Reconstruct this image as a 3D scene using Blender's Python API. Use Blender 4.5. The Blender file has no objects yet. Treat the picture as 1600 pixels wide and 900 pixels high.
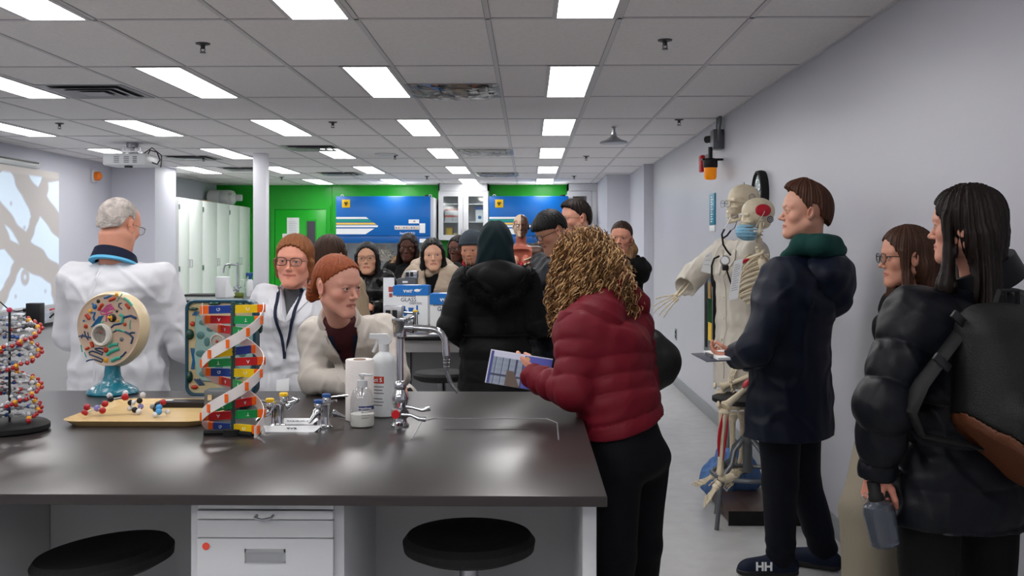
import bpy, bmesh, math, random
import numpy as np
from mathutils import Vector, Matrix, Euler

# ------------------------------------------------------------------ camera, world, exposure
SC = bpy.context.scene
COL = SC.collection
R = math.radians
YAW = R(0.95)
FPX = 1576.0
cam_d = bpy.data.cameras.new('camera')
cam = bpy.data.objects.new('camera', cam_d)
COL.objects.link(cam)
cam.location = (0, 0, 1.5)
cam.rotation_euler = (R(90), 0, YAW)
cam_d.sensor_width = 36
cam_d.lens = 36 * FPX / 1600
cam_d.shift_y = -64 / 1600
cam_d.clip_start = 0.05
SC.camera = cam
SC.view_settings.view_transform = 'Standard'
SC.view_settings.look = 'None'
SC.view_settings.gamma = 1
SC.view_settings.use_curve_mapping = False
SC.view_settings.exposure = 0.0
world = bpy.data.worlds.new('world')
SC.world = world
world.use_nodes = True
world.node_tree.nodes['Background'].inputs[0].default_value = (0.75, 0.8, 0.9, 1)
world.node_tree.nodes['Background'].inputs[1].default_value = 0.02
LIGHT_POWER = 13.5
CEIL = 2.56
random.seed(4)
RNG = np.random.default_rng(5)

# ------------------------------------------------------------------ small helpers
def C(s, k=1.0):
    s = s.lstrip('#')
    o = []
    for i in (0, 2, 4):
        c = int(s[i:i + 2], 16) / 255
        o.append((c / 12.92 if c <= 0.04045 else ((c + 0.055) / 1.055) ** 2.4) * k)
    return tuple(o)

def at(px, py, Y):
    """world point at world depth Y seen at a pixel of the 1600x900 photograph"""
    u = (px - 800) / FPX
    dx = math.cos(YAW) * u - math.sin(YAW)
    dy = math.sin(YAW) * u + math.cos(YAW)
    k = Y / dy
    return Vector((dx * k, Y, 1.5 + (386 - py) / FPX * k))

def ax(px, Y): return at(px, 386, Y).x
def az(py, Y): return at(820, py, Y).z

MATS = {}
def mat(name, col='#808080', rough=0.5, metal=0.0, noise=None, bump=None, attr=False, emit=None,
        trans=0.0, alpha=1.0, coat=0.0, sheen=0.0, spec=0.5, stretch=(1, 1, 1), ior=1.45, sss=0.0):
    """noise=(scale, amount) varies colour; bump=(scale, strength)"""
    if name in MATS: return MATS[name]
    m = bpy.data.materials.new(name); m.use_nodes = True
    nt = m.node_tree; b = nt.nodes['Principled BSDF']
    c = C(col) if isinstance(col, str) else col
    b.inputs['Base Color'].default_value = (*c, 1)
    b.inputs['Roughness'].default_value = rough
    b.inputs['Metallic'].default_value = metal
    b.inputs['IOR'].default_value = ior
    b.inputs['Specular IOR Level'].default_value = spec
    b.inputs['Transmission Weight'].default_value = trans
    b.inputs['Alpha'].default_value = alpha
    b.inputs['Coat Weight'].default_value = coat
    b.inputs['Sheen Weight'].default_value = sheen
    if sss:
        b.inputs['Subsurface Weight'].default_value = sss
        b.inputs['Subsurface Radius'].default_value = (0.012, 0.005, 0.003)
        b.inputs['Subsurface Scale'].default_value = 1.0
    if emit:
        b.inputs['Emission Color'].default_value = (*(C(emit[0]) if isinstance(emit[0], str) else emit[0]), 1)
        b.inputs['Emission Strength'].default_value = emit[1]
    src = None
    if attr:
        a = nt.nodes.new('ShaderNodeAttribute'); a.attribute_name = 'Col'
        src = a.outputs['Color']
        nt.links.new(src, b.inputs['Base Color'])
    if noise or bump:
        tc = nt.nodes.new('ShaderNodeTexCoord'); mp = nt.nodes.new('ShaderNodeMapping')
        mp.inputs['Scale'].default_value = stretch
        nt.links.new(tc.outputs['Object'], mp.inputs['Vector'])
    if noise:
        n = nt.nodes.new('ShaderNodeTexNoise'); n.inputs['Scale'].default_value = noise[0]
        n.inputs['Detail'].default_value = 4
        nt.links.new(mp.outputs['Vector'], n.inputs['Vector'])
        rp = nt.nodes.new('ShaderNodeMapRange')
        rp.inputs['From Min'].default_value = 0.3; rp.inputs['From Max'].default_value = 0.7
        rp.inputs['To Min'].default_value = 1 - noise[1]; rp.inputs['To Max'].default_value = 1 + noise[1]
        nt.links.new(n.outputs['Fac'], rp.inputs['Value'])
        vm = nt.nodes.new('ShaderNodeVectorMath'); vm.operation = 'SCALE'
        if src: nt.links.new(src, vm.inputs[0])
        else: vm.inputs[0].default_value = c
        nt.links.new(rp.outputs['Result'], vm.inputs['Scale'])
        nt.links.new(vm.outputs['Vector'], b.inputs['Base Color'])
    if bump:
        n = nt.nodes.new('ShaderNodeTexNoise'); n.inputs['Scale'].default_value = bump[0]
        n.inputs['Detail'].default_value = 4
        nt.links.new(mp.outputs['Vector'], n.inputs['Vector'])
        bp = nt.nodes.new('ShaderNodeBump'); bp.inputs['Strength'].default_value = bump[1]
        bp.inputs['Distance'].default_value = 0.01
        nt.links.new(n.outputs['Fac'], bp.inputs['Height'])
        nt.links.new(bp.outputs['Normal'], b.inputs['Normal'])
    MATS[name] = m
    return m

def clear_mat(name, tint=(1, 1, 1), gloss=0.12, rough=0.05):
    if name in MATS: return MATS[name]
    m = bpy.data.materials.new(name); m.use_nodes = True
    nt = m.node_tree; nt.nodes.remove(nt.nodes['Principled BSDF'])
    out = nt.nodes['Material Output']
    t = nt.nodes.new('ShaderNodeBsdfTransparent'); t.inputs[0].default_value = (*tint, 1)
    g = nt.nodes.new('ShaderNodeBsdfGlossy'); g.inputs['Roughness'].default_value = rough
    mx = nt.nodes.new('ShaderNodeMixShader'); mx.inputs[0].default_value = gloss
    nt.links.new(t.outputs[0], mx.inputs[1]); nt.links.new(g.outputs[0], mx.inputs[2])
    nt.links.new(mx.outputs[0], out.inputs['Surface'])
    MATS[name] = m
    return m

def frame_of(d):
    d = Vector(d).normalized()
    a = Vector((0, 0, 1)) if abs(d.z) < 0.9 else Vector((1, 0, 0))
    u = d.cross(a).normalized(); v = d.cross(u).normalized()
    return u, v

class MB:
    def __init__(s): s.v = []; s.f = []; s.m = []; s.T = None
    def add(s, vs, fs, mi=0, T=None):
        o = len(s.v)
        for p in vs:
            p = Vector(p)
            if T is not None: p = T @ p
            if s.T is not None: p = s.T @ p
            s.v.append(tuple(p))
        for f in fs: s.f.append([i + o for i in f]); s.m.append(mi)
        return s
    def box(s, x0, x1, y0, y1, z0, z1, bev=0.0, mi=0, T=None):
        if bev <= 0:
            vs = [(x, y, z) for x in (x0, x1) for y in (y0, y1) for z in (z0, z1)]
            fs = [(0, 1, 3, 2), (4, 6, 7, 5), (0, 4, 5, 1), (2, 3, 7, 6), (0, 2, 6, 4), (1, 5, 7, 3)]
            return s.add(vs, fs, mi, T)
        bm = bmesh.new(); bmesh.ops.create_cube(bm, size=1)
        for v in bm.verts:
            v.co = Vector(((x0 + x1) / 2 + v.co.x * (x1 - x0), (y0 + y1) / 2 + v.co.y * (y1 - y0), (z0 + z1) / 2 + v.co.z * (z1 - z0)))
        bmesh.ops.bevel(bm, geom=list(bm.edges), offset=bev, segments=2, profile=0.5, affect='EDGES')
        bm.verts.index_update()
        s.add([v.co.copy() for v in bm.verts], [[v.index for v in f.verts] for f in bm.faces], mi, T)
        bm.free(); return s
    def cyl(s, p0, p1, r0, r1=None, n=16, mi=0, cap=True, T=None):
        return s.tube([p0, p1], [r0, r0 if r1 is None else r1], n, mi, cap, T)
    def tube(s, pts, r, n=8, mi=0, cap=True, T=None, closed=False, flat=None):
        pts = [Vector(p) for p in pts]; k = len(pts)
        if not isinstance(r, (list, tuple)): r = [r] * k
        vs = []; fs = []; u = None
        for i, p in enumerate(pts):
            if closed: d = pts[(i + 1) % k] - pts[i - 1]
            else: d = pts[min(i + 1, k - 1)] - pts[max(i - 1, 0)]
            if d.length < 1e-9: d = Vector((0, 0, 1))
            d.normalize()
            if u is None: u, w = frame_of(d)
            u = (u - d * u.dot(d))
            if u.length < 1e-6: u, w = frame_of(d)
            u.normalize(); w = d.cross(u)
            for j in range(n):
                a = 2 * math.pi * j / n
                fl = 1 if flat is None else flat
                vs.append(p + u * math.cos(a) * r[i] + w * math.sin(a) * r[i] * fl)
        m = k if closed else k - 1
        for i in range(m):
            for j in range(n):
                a = i * n + j; b = i * n + (j + 1) % n
                c = ((i + 1) % k) * n + (j + 1) % n; d_ = ((i + 1) % k) * n + j
                fs.append((a, b, c, d_))
        if cap and not closed:
            fs.append(tuple(range(n - 1, -1, -1))); fs.append(tuple((k - 1) * n + j for j in range(n)))
        return s.add(vs, fs, mi, T)
    def lathe(s, prof, c=(0, 0, 0), n=24, mi=0, T=None, axis=None, sx=1, sy=1):
        vs = []; fs = []; k = len(prof)
        M = Matrix.Translation(Vector(c))
        if axis is not None:
            M = M @ Vector((0, 0, 1)).rotation_difference(Vector(axis)).to_matrix().to_4x4()
        for (r, z) in prof:
            for j in range(n):
                a = 2 * math.pi * j / n
                vs.append(M @ Vector((r * math.cos(a) * sx, r * math.sin(a) * sy, z)))
        for i in range(k - 1):
            for j in range(n):
                fs.append((i * n + j, i * n + (j + 1) % n, (i + 1) * n + (j + 1) % n, (i + 1) * n + j))
        if prof[0][0] > 1e-6: fs.append(tuple(range(n - 1, -1, -1)))
        if prof[-1][0] > 1e-6: fs.append(tuple((k - 1) * n + j for j in range(n)))
        return s.add(vs, fs, mi, T)
    def sph(s, c, r, n=12, mi=0, sc=(1, 1, 1), T=None):
        vs = []; fs = []; m = max(4, n // 2)
        for i in range(m + 1):
            t = math.pi * i / m
            for j in range(n):
                a = 2 * math.pi * j / n
                vs.append((c[0] + r * sc[0] * math.sin(t) * math.cos(a), c[1] + r * sc[1] * math.sin(t) * math.sin(a), c[2] + r * sc[2] * math.cos(t)))
        for i in range(m):
            for j in range(n):
                fs.append((i * n + j, (i + 1) * n + j, (i + 1) * n + (j + 1) % n, i * n + (j + 1) % n))
        return s.add(vs, fs, mi, T)
    def prism(s, pts, d, mi=0, T=None):
        """pts: 3-D outline, d: extrusion vector"""
        pts = [Vector(p) for p in pts]; d = Vector(d); n = len(pts)
        vs = pts + [p + d for p in pts]
        fs = [tuple(range(n - 1, -1, -1)), tuple(range(n, 2 * n))]
        for i in range(n): fs.append((i, (i + 1) % n, (i + 1) % n + n, i + n))
        return s.add(vs, fs, mi, T)
    def grid(s, fn, nu, nv, mi=0, T=None):
        vs = [fn(i / nu, j / nv) for i in range(nu + 1) for j in range(nv + 1)]
        fs = [(i * (nv + 1) + j, (i + 1) * (nv + 1) + j, (i + 1) * (nv + 1) + j + 1, i * (nv + 1) + j + 1) for i in range(nu) for j in range(nv)]
        return s.add(vs, fs, mi, T)

def tag(o, label=None, cat=None, group=None, kind=None):
    if label: o['label'] = label
    if cat: o['category'] = cat
    if group: o['group'] = group
    if kind: o['kind'] = kind
    return o

def obj(name, mb, mats, parent=None, loc=None, rot=None, smooth=40, col=None, fix=True):
    me = bpy.data.meshes.new(name)
    me.from_pydata(mb.v, [], mb.f)
    if not isinstance(mats, (list, tuple)): mats = [mats]
    for m in mats: me.materials.append(m)
    if len(mats) > 1: me.polygons.foreach_set('material_index', mb.m)
    if fix:
        bm = bmesh.new(); bm.from_mesh(me); bmesh.ops.recalc_face_normals(bm, faces=bm.faces); bm.to_mesh(me); bm.free()
    if smooth:
        me.shade_smooth(); me.set_sharp_from_angle(angle=R(smooth))
    if col is not None:
        a = me.color_attributes.new('Col', 'FLOAT_COLOR', 'POINT')
        a.data.foreach_set('color', np.asarray(col, dtype=np.float32).ravel())
    o = bpy.data.objects.new(name, me); COL.objects.link(o)
    if parent: o.parent = parent
    if loc is not None: o.location = loc
    if rot is not None: o.rotation_euler = rot
    return o

def struct(name, mb, m, **k): return tag(obj(name, mb, m, **k), kind='structure')

def thing(name, label, cat, loc=(0, 0, 0), rotz=0, group=None):
    o = bpy.data.objects.new(name, None); COL.objects.link(o)
    o.empty_display_size = 0.1
    o.location = loc; o.rotation_euler = (0, 0, rotz)
    return tag(o, label, cat, group)

def text(body, size, m, parent, loc, rot=(0, 0, 0), ext=0.0006, align='CENTER', name='lettering', sx=1.0, bold=0.0):
    cu = bpy.data.curves.new(name, 'FONT'); cu.body = body; cu.size = size; cu.extrude = ext
    cu.align_x = align; cu.align_y = 'CENTER'; cu.resolution_u = 3; cu.offset = bold
    t = bpy.data.objects.new(name, cu); COL.objects.link(t)
    bpy.context.view_layer.update()
    me = bpy.data.meshes.new_from_object(t)
    COL.objects.unlink(t); bpy.data.objects.remove(t)
    me.materials.clear(); me.materials.append(m)
    o = bpy.data.objects.new(name, me); COL.objects.link(o)
    o.parent = parent; o.location = loc; o.rotation_euler = rot; o.scale = (sx, 1, 1)
    return o

def copy_tree(o, parent=None):
    c = o.copy(); COL.objects.link(c)
    if parent: c.parent = parent
    for ch in list(o.children): copy_tree(ch, c)
    return c

def painted(name, fn, w, h, nu, nv, m, parent=None, loc=None, rot=None, thick=0.002):
    """a flat sheet in its local xz plane facing -y whose picture is computed per vertex: fn(u, v) -> (N,3)"""
    us, vs_ = np.meshgrid(np.linspace(0, 1, nu + 1), np.linspace(0, 1, nv + 1), indexing='ij')
    u = us.ravel(); v = vs_.ravel()
    c = fn(u, v)
    mb = MB()
    mb.v = [((a - 0.5) * w, 0.0, (b - 0.5) * h) for a, b in zip(u, v)]
    mb.f = [(i * (nv + 1) + j, (i + 1) * (nv + 1) + j, (i + 1) * (nv + 1) + j + 1, i * (nv + 1) + j + 1) for i in range(nu) for j in range(nv)]
    mb.m = [0] * len(mb.f)
    n0 = len(mb.v)
    e = 0.0003
    mb.box(-w / 2, w / 2, e, thick, -h / 2, h / 2)
    cc = np.ones((len(mb.v), 4)); cc[:n0, :3] = c; cc[n0:, :3] = 0.8
    return obj(name, mb, m, parent, loc, rot, smooth=0, col=cc, fix=False)

# ------------------------------------------------------------------ distance-field modelling
def sn(P, f=1.0, seed=0):
    r = np.random.default_rng(seed); out = 0
    for i in range(6):
        d = r.normal(size=3); d /= np.linalg.norm(d); d = d * f * r.uniform(0.7, 1.5)
        out = out + np.sin(P[0] * d[0] + P[1] * d[1] + P[2] * d[2] + r.uniform(0, 6.28))
    return out / 3.0

def smin(a, b, k):
    if k <= 0: return np.minimum(a, b)
    h = np.clip(0.5 + 0.5 * (b - a) / k, 0, 1)
    return b + (a - b) * h - k * h * (1 - h)

class Field:
    def __init__(s, lo, hi, h):
        s.h = h; s.lo = np.array(lo, float) - 2 * h
        n = np.ceil((np.array(hi, float) + 2 * h - s.lo) / h).astype(int) + 1
        s.ax = [(s.lo[i] + h * np.arange(n[i])).astype(np.float32) for i in range(3)]
        s.F = np.full(tuple(n), 1.0, np.float32)
    def _sl(s, lo, hi):
        sl = []
        for i in range(3):
            a = int(max(0, math.floor((lo[i] - s.lo[i]) / s.h))); b = int(min(len(s.ax[i]), math.ceil((hi[i] - s.lo[i]) / s.h) + 1))
            if b <= a: return None
            sl.append(slice(a, b))
        return tuple(sl)
    def _pts(s, sl):
        return s.ax[0][sl[0]][:, None, None], s.ax[1][sl[1]][None, :, None], s.ax[2][sl[2]][None, None, :]
    def _op(s, sl, d, k, op):
        f = s.F[sl]
        if op == 'u': s.F[sl] = smin(f, d, k)
        elif op == 's': s.F[sl] = -smin(-f, d, k)
        return s
    def cap(s, a, b, ra, rb=None, k=0.01, op='u', quilt=None):
        rb = ra if rb is None else rb
        a = np.array(a, float); b = np.array(b, float); mg = max(ra, rb) + max(k, 3 * s.h) + 0.02
        sl = s._sl(np.minimum(a, b) - mg, np.maximum(a, b) + mg)
        if sl is None: return s
        X, Y, Z = s._pts(sl); ab = b - a; L2 = float(ab @ ab) + 1e-12
        t = np.clip(((X - a[0]) * ab[0] + (Y - a[1]) * ab[1] + (Z - a[2]) * ab[2]) / L2, 0, 1)
        d = np.sqrt((X - a[0] - t * ab[0]) ** 2 + (Y - a[1] - t * ab[1]) ** 2 + (Z - a[2] - t * ab[2]) ** 2)
        r = ra + (rb - ra) * t
        if quilt:
            r = r + quilt[1] * (np.abs(np.sin(np.pi * (t * math.sqrt(L2) + (quilt[2] if len(quilt) > 2 else 0)) / quilt[0])) ** 0.5 - 0.6)
        return s._op(sl, d - r, k, op)
    def chain(s, pts, rs, k=0.01, op='u'):
        for i in range(len(pts) - 1):
            s.cap(pts[i], pts[i + 1], rs[i] if isinstance(rs, (list, tuple)) else rs, rs[i + 1] if isinstance(rs, (list, tuple)) else rs, k, op)
        return s
    def ecap(s, a, b, A, B, side=(1, 0, 0), k=0.03, op='u', quilt=None, pw=2.0):
        a = np.array(a, float); b = np.array(b, float); ab = b - a; L = np.linalg.norm(ab) + 1e-9; w = ab / L
        u = np.array(side, float); u = u - w * (u @ w); u /= np.linalg.norm(u); v = np.cross(w, u)
        mg = max(*A, *B) + max(k, 3 * s.h) + 0.02
        sl = s._sl(np.minimum(a, b) - mg, np.maximum(a, b) + mg)
        if sl is None: return s
        X, Y, Z = s._pts(sl); X = X - a[0]; Y = Y - a[1]; Z = Z - a[2]
        ww = X * w[0] + Y * w[1] + Z * w[2]; t = np.clip(ww / L, 0, 1); wr = ww - t * L
        uu = X * u[0] + Y * u[1] + Z * u[2]; vv = X * v[0] + Y * v[1] + Z * v[2]
        ru = A[0] + (B[0] - A[0]) * t; rv = A[1] + (B[1] - A[1]) * t
        if quilt:
            q = quilt[1] * (np.abs(np.sin(np.pi * (t * L + (quilt[2] if len(quilt) > 2 else 0)) / quilt[0])) ** 0.5 - 0.6)
            ru = ru + q; rv = rv + q
        rm = np.minimum(ru, rv)
        if pw == 2.0: g = np.sqrt((uu / ru) ** 2 + (vv / rv) ** 2 + (wr / (rm * 0.6)) ** 2)
        else: g = (np.abs(uu / ru) ** pw + np.abs(vv / rv) ** pw + np.abs(wr / (rm * 0.6)) ** pw) ** (1 / pw)
        return s._op(sl, (g - 1) * rm, k, op)
    def ell(s, c, r, rot=None, k=0.01, op='u'):
        c = np.array(c, float); r = np.array(r if hasattr(r, '__len__') else (r, r, r), float)
        mg = r.max() + max(k, 3 * s.h) + 0.01
        sl = s._sl(c - mg, c + mg)
        if sl is None: return s
        X, Y, Z = s._pts(sl); X = X - c[0]; Y = Y - c[1]; Z = Z - c[2]
        if rot is not None:
            M = np.array(Euler(tuple(R(x) for x in rot)).to_matrix()).T
            X, Y, Z = (M[i][0] * X + M[i][1] * Y + M[i][2] * Z for i in range(3))
        g = np.sqrt((X / r[0]) ** 2 + (Y / r[1]) ** 2 + (Z / r[2]) ** 2)
        g2 = np.sqrt((X / r[0] ** 2) ** 2 + (Y / r[1] ** 2) ** 2 + (Z / r[2] ** 2) ** 2) + 1e-9
        d = g * (g - 1) / g2
        d = np.where(g < 0.3, -r.min() * 0.7, d)
        return s._op(sl, d, k, op)
    def box(s, c, hf, rot=None, rd=0.005, k=0.0, op='u'):
        c = np.array(c, float); hf = np.array(hf, float); mg = float(np.linalg.norm(hf)) + max(k, 3 * s.h) + 0.01
        sl = s._sl(c - mg, c + mg)
        if sl is None: return s
        X, Y, Z = s._pts(sl); X = X - c[0]; Y = Y - c[1]; Z = Z - c[2]
        if rot is not None:
            M = np.array(Euler(tuple(R(x) for x in rot)).to_matrix()).T
            X, Y, Z = (M[i][0] * X + M[i][1] * Y + M[i][2] * Z for i in range(3))
        qx = np.abs(X) - hf[0] + rd; qy = np.abs(Y) - hf[1] + rd; qz = np.abs(Z) - hf[2] + rd
        d = np.sqrt(np.maximum(qx, 0) ** 2 + np.maximum(qy, 0) ** 2 + np.maximum(qz, 0) ** 2) + np.minimum(np.maximum(qx, np.maximum(qy, qz)), 0) - rd
        return s._op(sl, d, k, op)
    def cut(s, fn, k=0.0):
        """keep where fn(X,Y,Z) < 0"""
        X, Y, Z = s.ax[0][:, None, None], s.ax[1][None, :, None], s.ax[2][None, None, :]
        d = fn(X, Y, Z); s.F = (-smin(-s.F, -d + 0 * s.F, k)).astype(np.float32)
        return s
    def disp(s, fn, band=0.05):
        I = np.nonzero(np.abs(s.F) < band)
        P = (s.ax[0][I[0]], s.ax[1][I[1]], s.ax[2][I[2]])
        s.F[I] += fn(P).astype(np.float32)
        return s
    def mesh(s):
        F = s.F; h = s.h
        F[0], F[-1], F[:, 0], F[:, -1], F[:, :, 0], F[:, :, -1] = (np.maximum(F[0], h), np.maximum(F[-1], h), np.maximum(F[:, 0], h), np.maximum(F[:, -1], h), np.maximum(F[:, :, 0], h), np.maximum(F[:, :, -1], h))
        S = F < 0; n = S.shape
        c = np.zeros((n[0] - 1, n[1] - 1, n[2] - 1), np.int8)
        for a in (0, 1):
            for b in (0, 1):
                for d in (0, 1): c += S[a:n[0] - 1 + a, b:n[1] - 1 + b, d:n[2] - 1 + d]
        act = (c > 0) & (c < 8); I, J, K = np.nonzero(act); m = len(I)
        idx = np.full(c.shape, -1, np.int32); idx[I, J, K] = np.arange(m)
        acc = np.zeros((m, 3)); cnt = np.zeros(m)
        cr = [(a, b, d) for a in (0, 1) for b in (0, 1) for d in (0, 1)]
        for p in cr:
            for q in cr:
                if sum(q) - sum(p) == 1 and all(q[i] >= p[i] for i in range(3)):
                    fa = F[I + p[0], J + p[1], K + p[2]]; fb = F[I + q[0], J + q[1], K + q[2]]
                    mm = (fa < 0) != (fb < 0); t = np.where(mm, fa / np.where(fa == fb, 1, fa - fb), 0)
                    pos = np.array(p)[None, :] + (np.array(q) - np.array(p))[None, :] * t[:, None]
                    acc += pos * mm[:, None]; cnt += mm
        V = s.lo + h * (np.stack([I, J, K], 1) + acc / cnt[:, None])
        Q = []
        for axx in range(3):
            sa = [slice(None)] * 3; sb = [slice(None)] * 3
            sa[axx] = slice(0, -1); sb[axx] = slice(1, None)
            o1, o2 = (axx + 1) % 3, (axx + 2) % 3
            sa[o1] = sb[o1] = slice(1, -1); sa[o2] = sb[o2] = slice(1, -1)
            A = S[tuple(sa)]; B = S[tuple(sb)]
            G = np.stack(np.nonzero(A != B), 1)
            if not len(G): continue
            ins = A[tuple(G.T)]
            base = G.copy(); base[:, o1] += 1; base[:, o2] += 1
            def cell(d1, d2):
                g = base.copy(); g[:, o1] += d1; g[:, o2] += d2
                return idx[g[:, 0], g[:, 1], g[:, 2]]
            q = np.stack([cell(-1, -1), cell(0, -1), cell(0, 0), cell(-1, 0)], 1)
            q[~ins] = q[~ins][:, ::-1]
            Q.append(q)
        return V, np.concatenate(Q) if Q else np.zeros((0, 4), int)
    def val(s, x, y, z):
        g = [(v - s.lo[i]) / s.h for i, v in enumerate((x, y, z))]
        i = [int(min(max(math.floor(a), 0), len(s.ax[k]) - 2)) for k, a in enumerate(g)]
        f = [min(max(a - b, 0), 1) for a, b in zip(g, i)]
        B = s.F[i[0]:i[0] + 2, i[1]:i[1] + 2, i[2]:i[2] + 2]
        B = B[0] * (1 - f[0]) + B[1] * f[0]; B = B[0] * (1 - f[1]) + B[1] * f[1]
        return float(B[0] * (1 - f[2]) + B[1] * f[2])
    def hit(s, p, d, L=1.0):
        """march from p along d to the surface"""
        p = np.array(p, float); d = np.array(d, float); t = 0; st = s.h * 0.7
        while t < L:
            if s.val(*(p + d * t)) < 0:
                a, b = t - st, t
                for _ in range(5):
                    c = (a + b) / 2
                    if s.val(*(p + d * c)) < 0: b = c
                    else: a = c
                return p + d * b
            t += st
        return None

def nobj(name, VQ, m, parent=None, col=None, smooth=True, T=None):
    V, Q = VQ
    if T is not None:
        M = np.array(T); V = V @ M[:3, :3].T + M[:3, 3]
    me = bpy.data.meshes.new(name)
    me.from_pydata(V.tolist(), [], Q.tolist())
    for q in (m if isinstance(m, (list, tuple)) else [m]): me.materials.append(q)
    if smooth: me.shade_smooth()
    if col is not None:
        a = me.color_attributes.new('Col', 'FLOAT_COLOR', 'POINT')
        cc = np.ones((len(V), 4), np.float32); cc[:, :3] = col
        a.data.foreach_set('color', cc.ravel())
    o = bpy.data.objects.new(name, me); COL.objects.link(o)
    if parent: o.parent = parent
    return o

def joinVQ(parts):
    V = []; Q = []; n = 0
    for v, q in parts:
        V.append(v); Q.append(q + n); n += len(v)
    return np.concatenate(V), np.concatenate(Q)

def xf(VQ, T):
    M = np.array(T); return VQ[0] @ M[:3, :3].T + M[:3, 3], VQ[1]
# ------------------------------------------------------------------ materials
m_wall = mat('wall_paint', '#c9cad4', 0.55, bump=(160, 0.03))
m_wallr = mat('wall_paint_grey', '#c4c4cc', 0.38, bump=(160, 0.03))
m_green = mat('green_paint', '#0fa31f', 0.3)
m_green2 = mat('green_door_paint', '#12ad22', 0.3)
m_ceil = mat('ceiling_tile', '#e9e6e6', 0.85, noise=(60, 0.04), bump=(220, 0.25))
m_tbar = mat('tbar_grid', '#cfcdd0', 0.5)
m_gap_shade = mat('tile_gap_shade', '#8d8c90', 0.8)
m_white = mat('white_metal', '#cdcfd2', 0.35)
m_cab = mat('white_laminate', '#e4e9e6', 0.3)
m_cabg = mat('pale_grey_steel', '#c4c8cc', 0.35)
m_panel = mat('grey_panel', '#b4b4b6', 0.45)
m_epoxy = mat('black_epoxy', '#1b1a1c', 0.19, noise=(40, 0.15), spec=0.6)
m_edge = mat('black_epoxy_edge', '#131214', 0.35)
m_dark = mat('dark_plastic', '#131316', 0.45)
m_black = mat('black_matte', '#0b0b0d', 0.7)
m_chrome = mat('chrome', '#d0d2d6', 0.08, metal=1.0)
m_steel = mat('brushed_steel', '#a9abb0', 0.3, metal=1.0)
m_gsteel = mat('grey_tube', '#6f7276', 0.35, metal=0.6)
m_paper = mat('paper', '#eceef0', 0.8)
m_glass = clear_mat('pane_glass', (0.93, 0.96, 0.96), 0.10)
m_blue = mat('cabinet_blue', '#0064b8', 0.3)
m_blue2 = mat('cabinet_blue_lower', '#0058a4', 0.3)
m_yel = mat('yellow', '#f2c41c', 0.4)
m_ink = mat('ink_black', '#17181c', 0.6)
m_inkb = mat('ink_blue', '#1c66b4', 0.6)
m_inkw = mat('ink_white', '#f2f4f6', 0.5)
m_red = mat('red', '#c41c24', 0.4)
m_orange = mat('orange', '#f07018', 0.4)
m_attr = mat('painted_surface', '#ffffff', 0.45, attr=True)
m_attr_g = mat('painted_gloss', '#ffffff', 0.28, attr=True)
m_paint_matte = mat('printed_paper', '#ffffff', 0.5, attr=True)

# floor: pale grey sheet vinyl, slightly mottled
m_floor = mat('vinyl_floor', '#b9b9b8', 0.25, noise=(9, 0.05), bump=(3, 0.03))
XR, XL, YB = 1.59, -5.35, 17.2
struct('floor', MB().box(XL - 0.1, XR + 0.1, -4, YB + 0.1, -0.1, 0), m_floor, smooth=0)
struct('ceiling', MB().box(XL - 0.1, XR + 0.1, -4, YB + 0.1, CEIL, CEIL + 0.1), m_ceil, smooth=0)
struct('wall_right', MB().box(XR, XR + 0.1, -4, 12.9, 0, CEIL), m_wallr, smooth=0)
struct('wall_left', MB().box(XL - 0.1, XL, -4, YB, 0, CEIL), m_wall, smooth=0)
struct('wall_back', MB().box(XL, 1.3, YB, YB + 0.1, 0, CEIL), m_green, smooth=0)
struct('wall_front', MB().box(XL, XR, -4.1, -4, 0, CEIL), m_wall, smooth=0)
struct('wall_right_return', MB().box(1.47, XR + 0.1, 12.9, 14.7, 0, CEIL), m_wall, smooth=0)
struct('wall_right_recess', MB().box(1.14, XR + 0.1, 14.7, YB + 0.1, 0, CEIL), m_wall, smooth=0)
struct('wall_left_column', MB().box(XL, -4.79, 12.85, 13.62, 0, CEIL), m_wall, smooth=0)
m_base = mat('baseboard_grey', '#8d9094', 0.45)
struct('baseboard_right', MB().box(XR - 0.012, XR, -4, 12.9, 0, 0.11, 0.003), m_base)
struct('baseboard_left', MB().box(XL, XL + 0.012, -4, 12.85, 0, 0.11, 0.003), m_base)

# ceiling grid bars with a shadow line each side
tb = MB()
ys = [4.67 + 1.22 * k for k in range(-7, 11)]
xs = [0.42 + 0.61 * k for k in range(-10, 3)]
xs = [x for x in xs if XL < x < XR]
for y in ys: tb.box(XL, XR, y - 0.012, y + 0.012, CEIL - 0.004, CEIL + 0.01)
for x in xs: tb.box(x - 0.012, x + 0.012, -4, YB, CEIL - 0.004, CEIL + 0.01)
tb.box(XR - 0.02, XR, -4, 12.9, CEIL - 0.006, CEIL); tb.box(XL, XL + 0.02, -4, 12.85, CEIL - 0.006, CEIL)
struct('ceiling_grid', tb, m_tbar, smooth=0)
gp = MB()  # solid grey strips; their colour stands for the shade beside each bar
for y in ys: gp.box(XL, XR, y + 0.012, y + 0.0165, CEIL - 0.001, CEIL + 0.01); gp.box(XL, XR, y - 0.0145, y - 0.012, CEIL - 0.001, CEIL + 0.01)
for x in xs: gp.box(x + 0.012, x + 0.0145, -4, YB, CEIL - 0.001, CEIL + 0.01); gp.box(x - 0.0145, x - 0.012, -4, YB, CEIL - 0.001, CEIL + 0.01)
struct('ceiling_grid_shade_line', gp, m_gap_shade, smooth=0)

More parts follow.
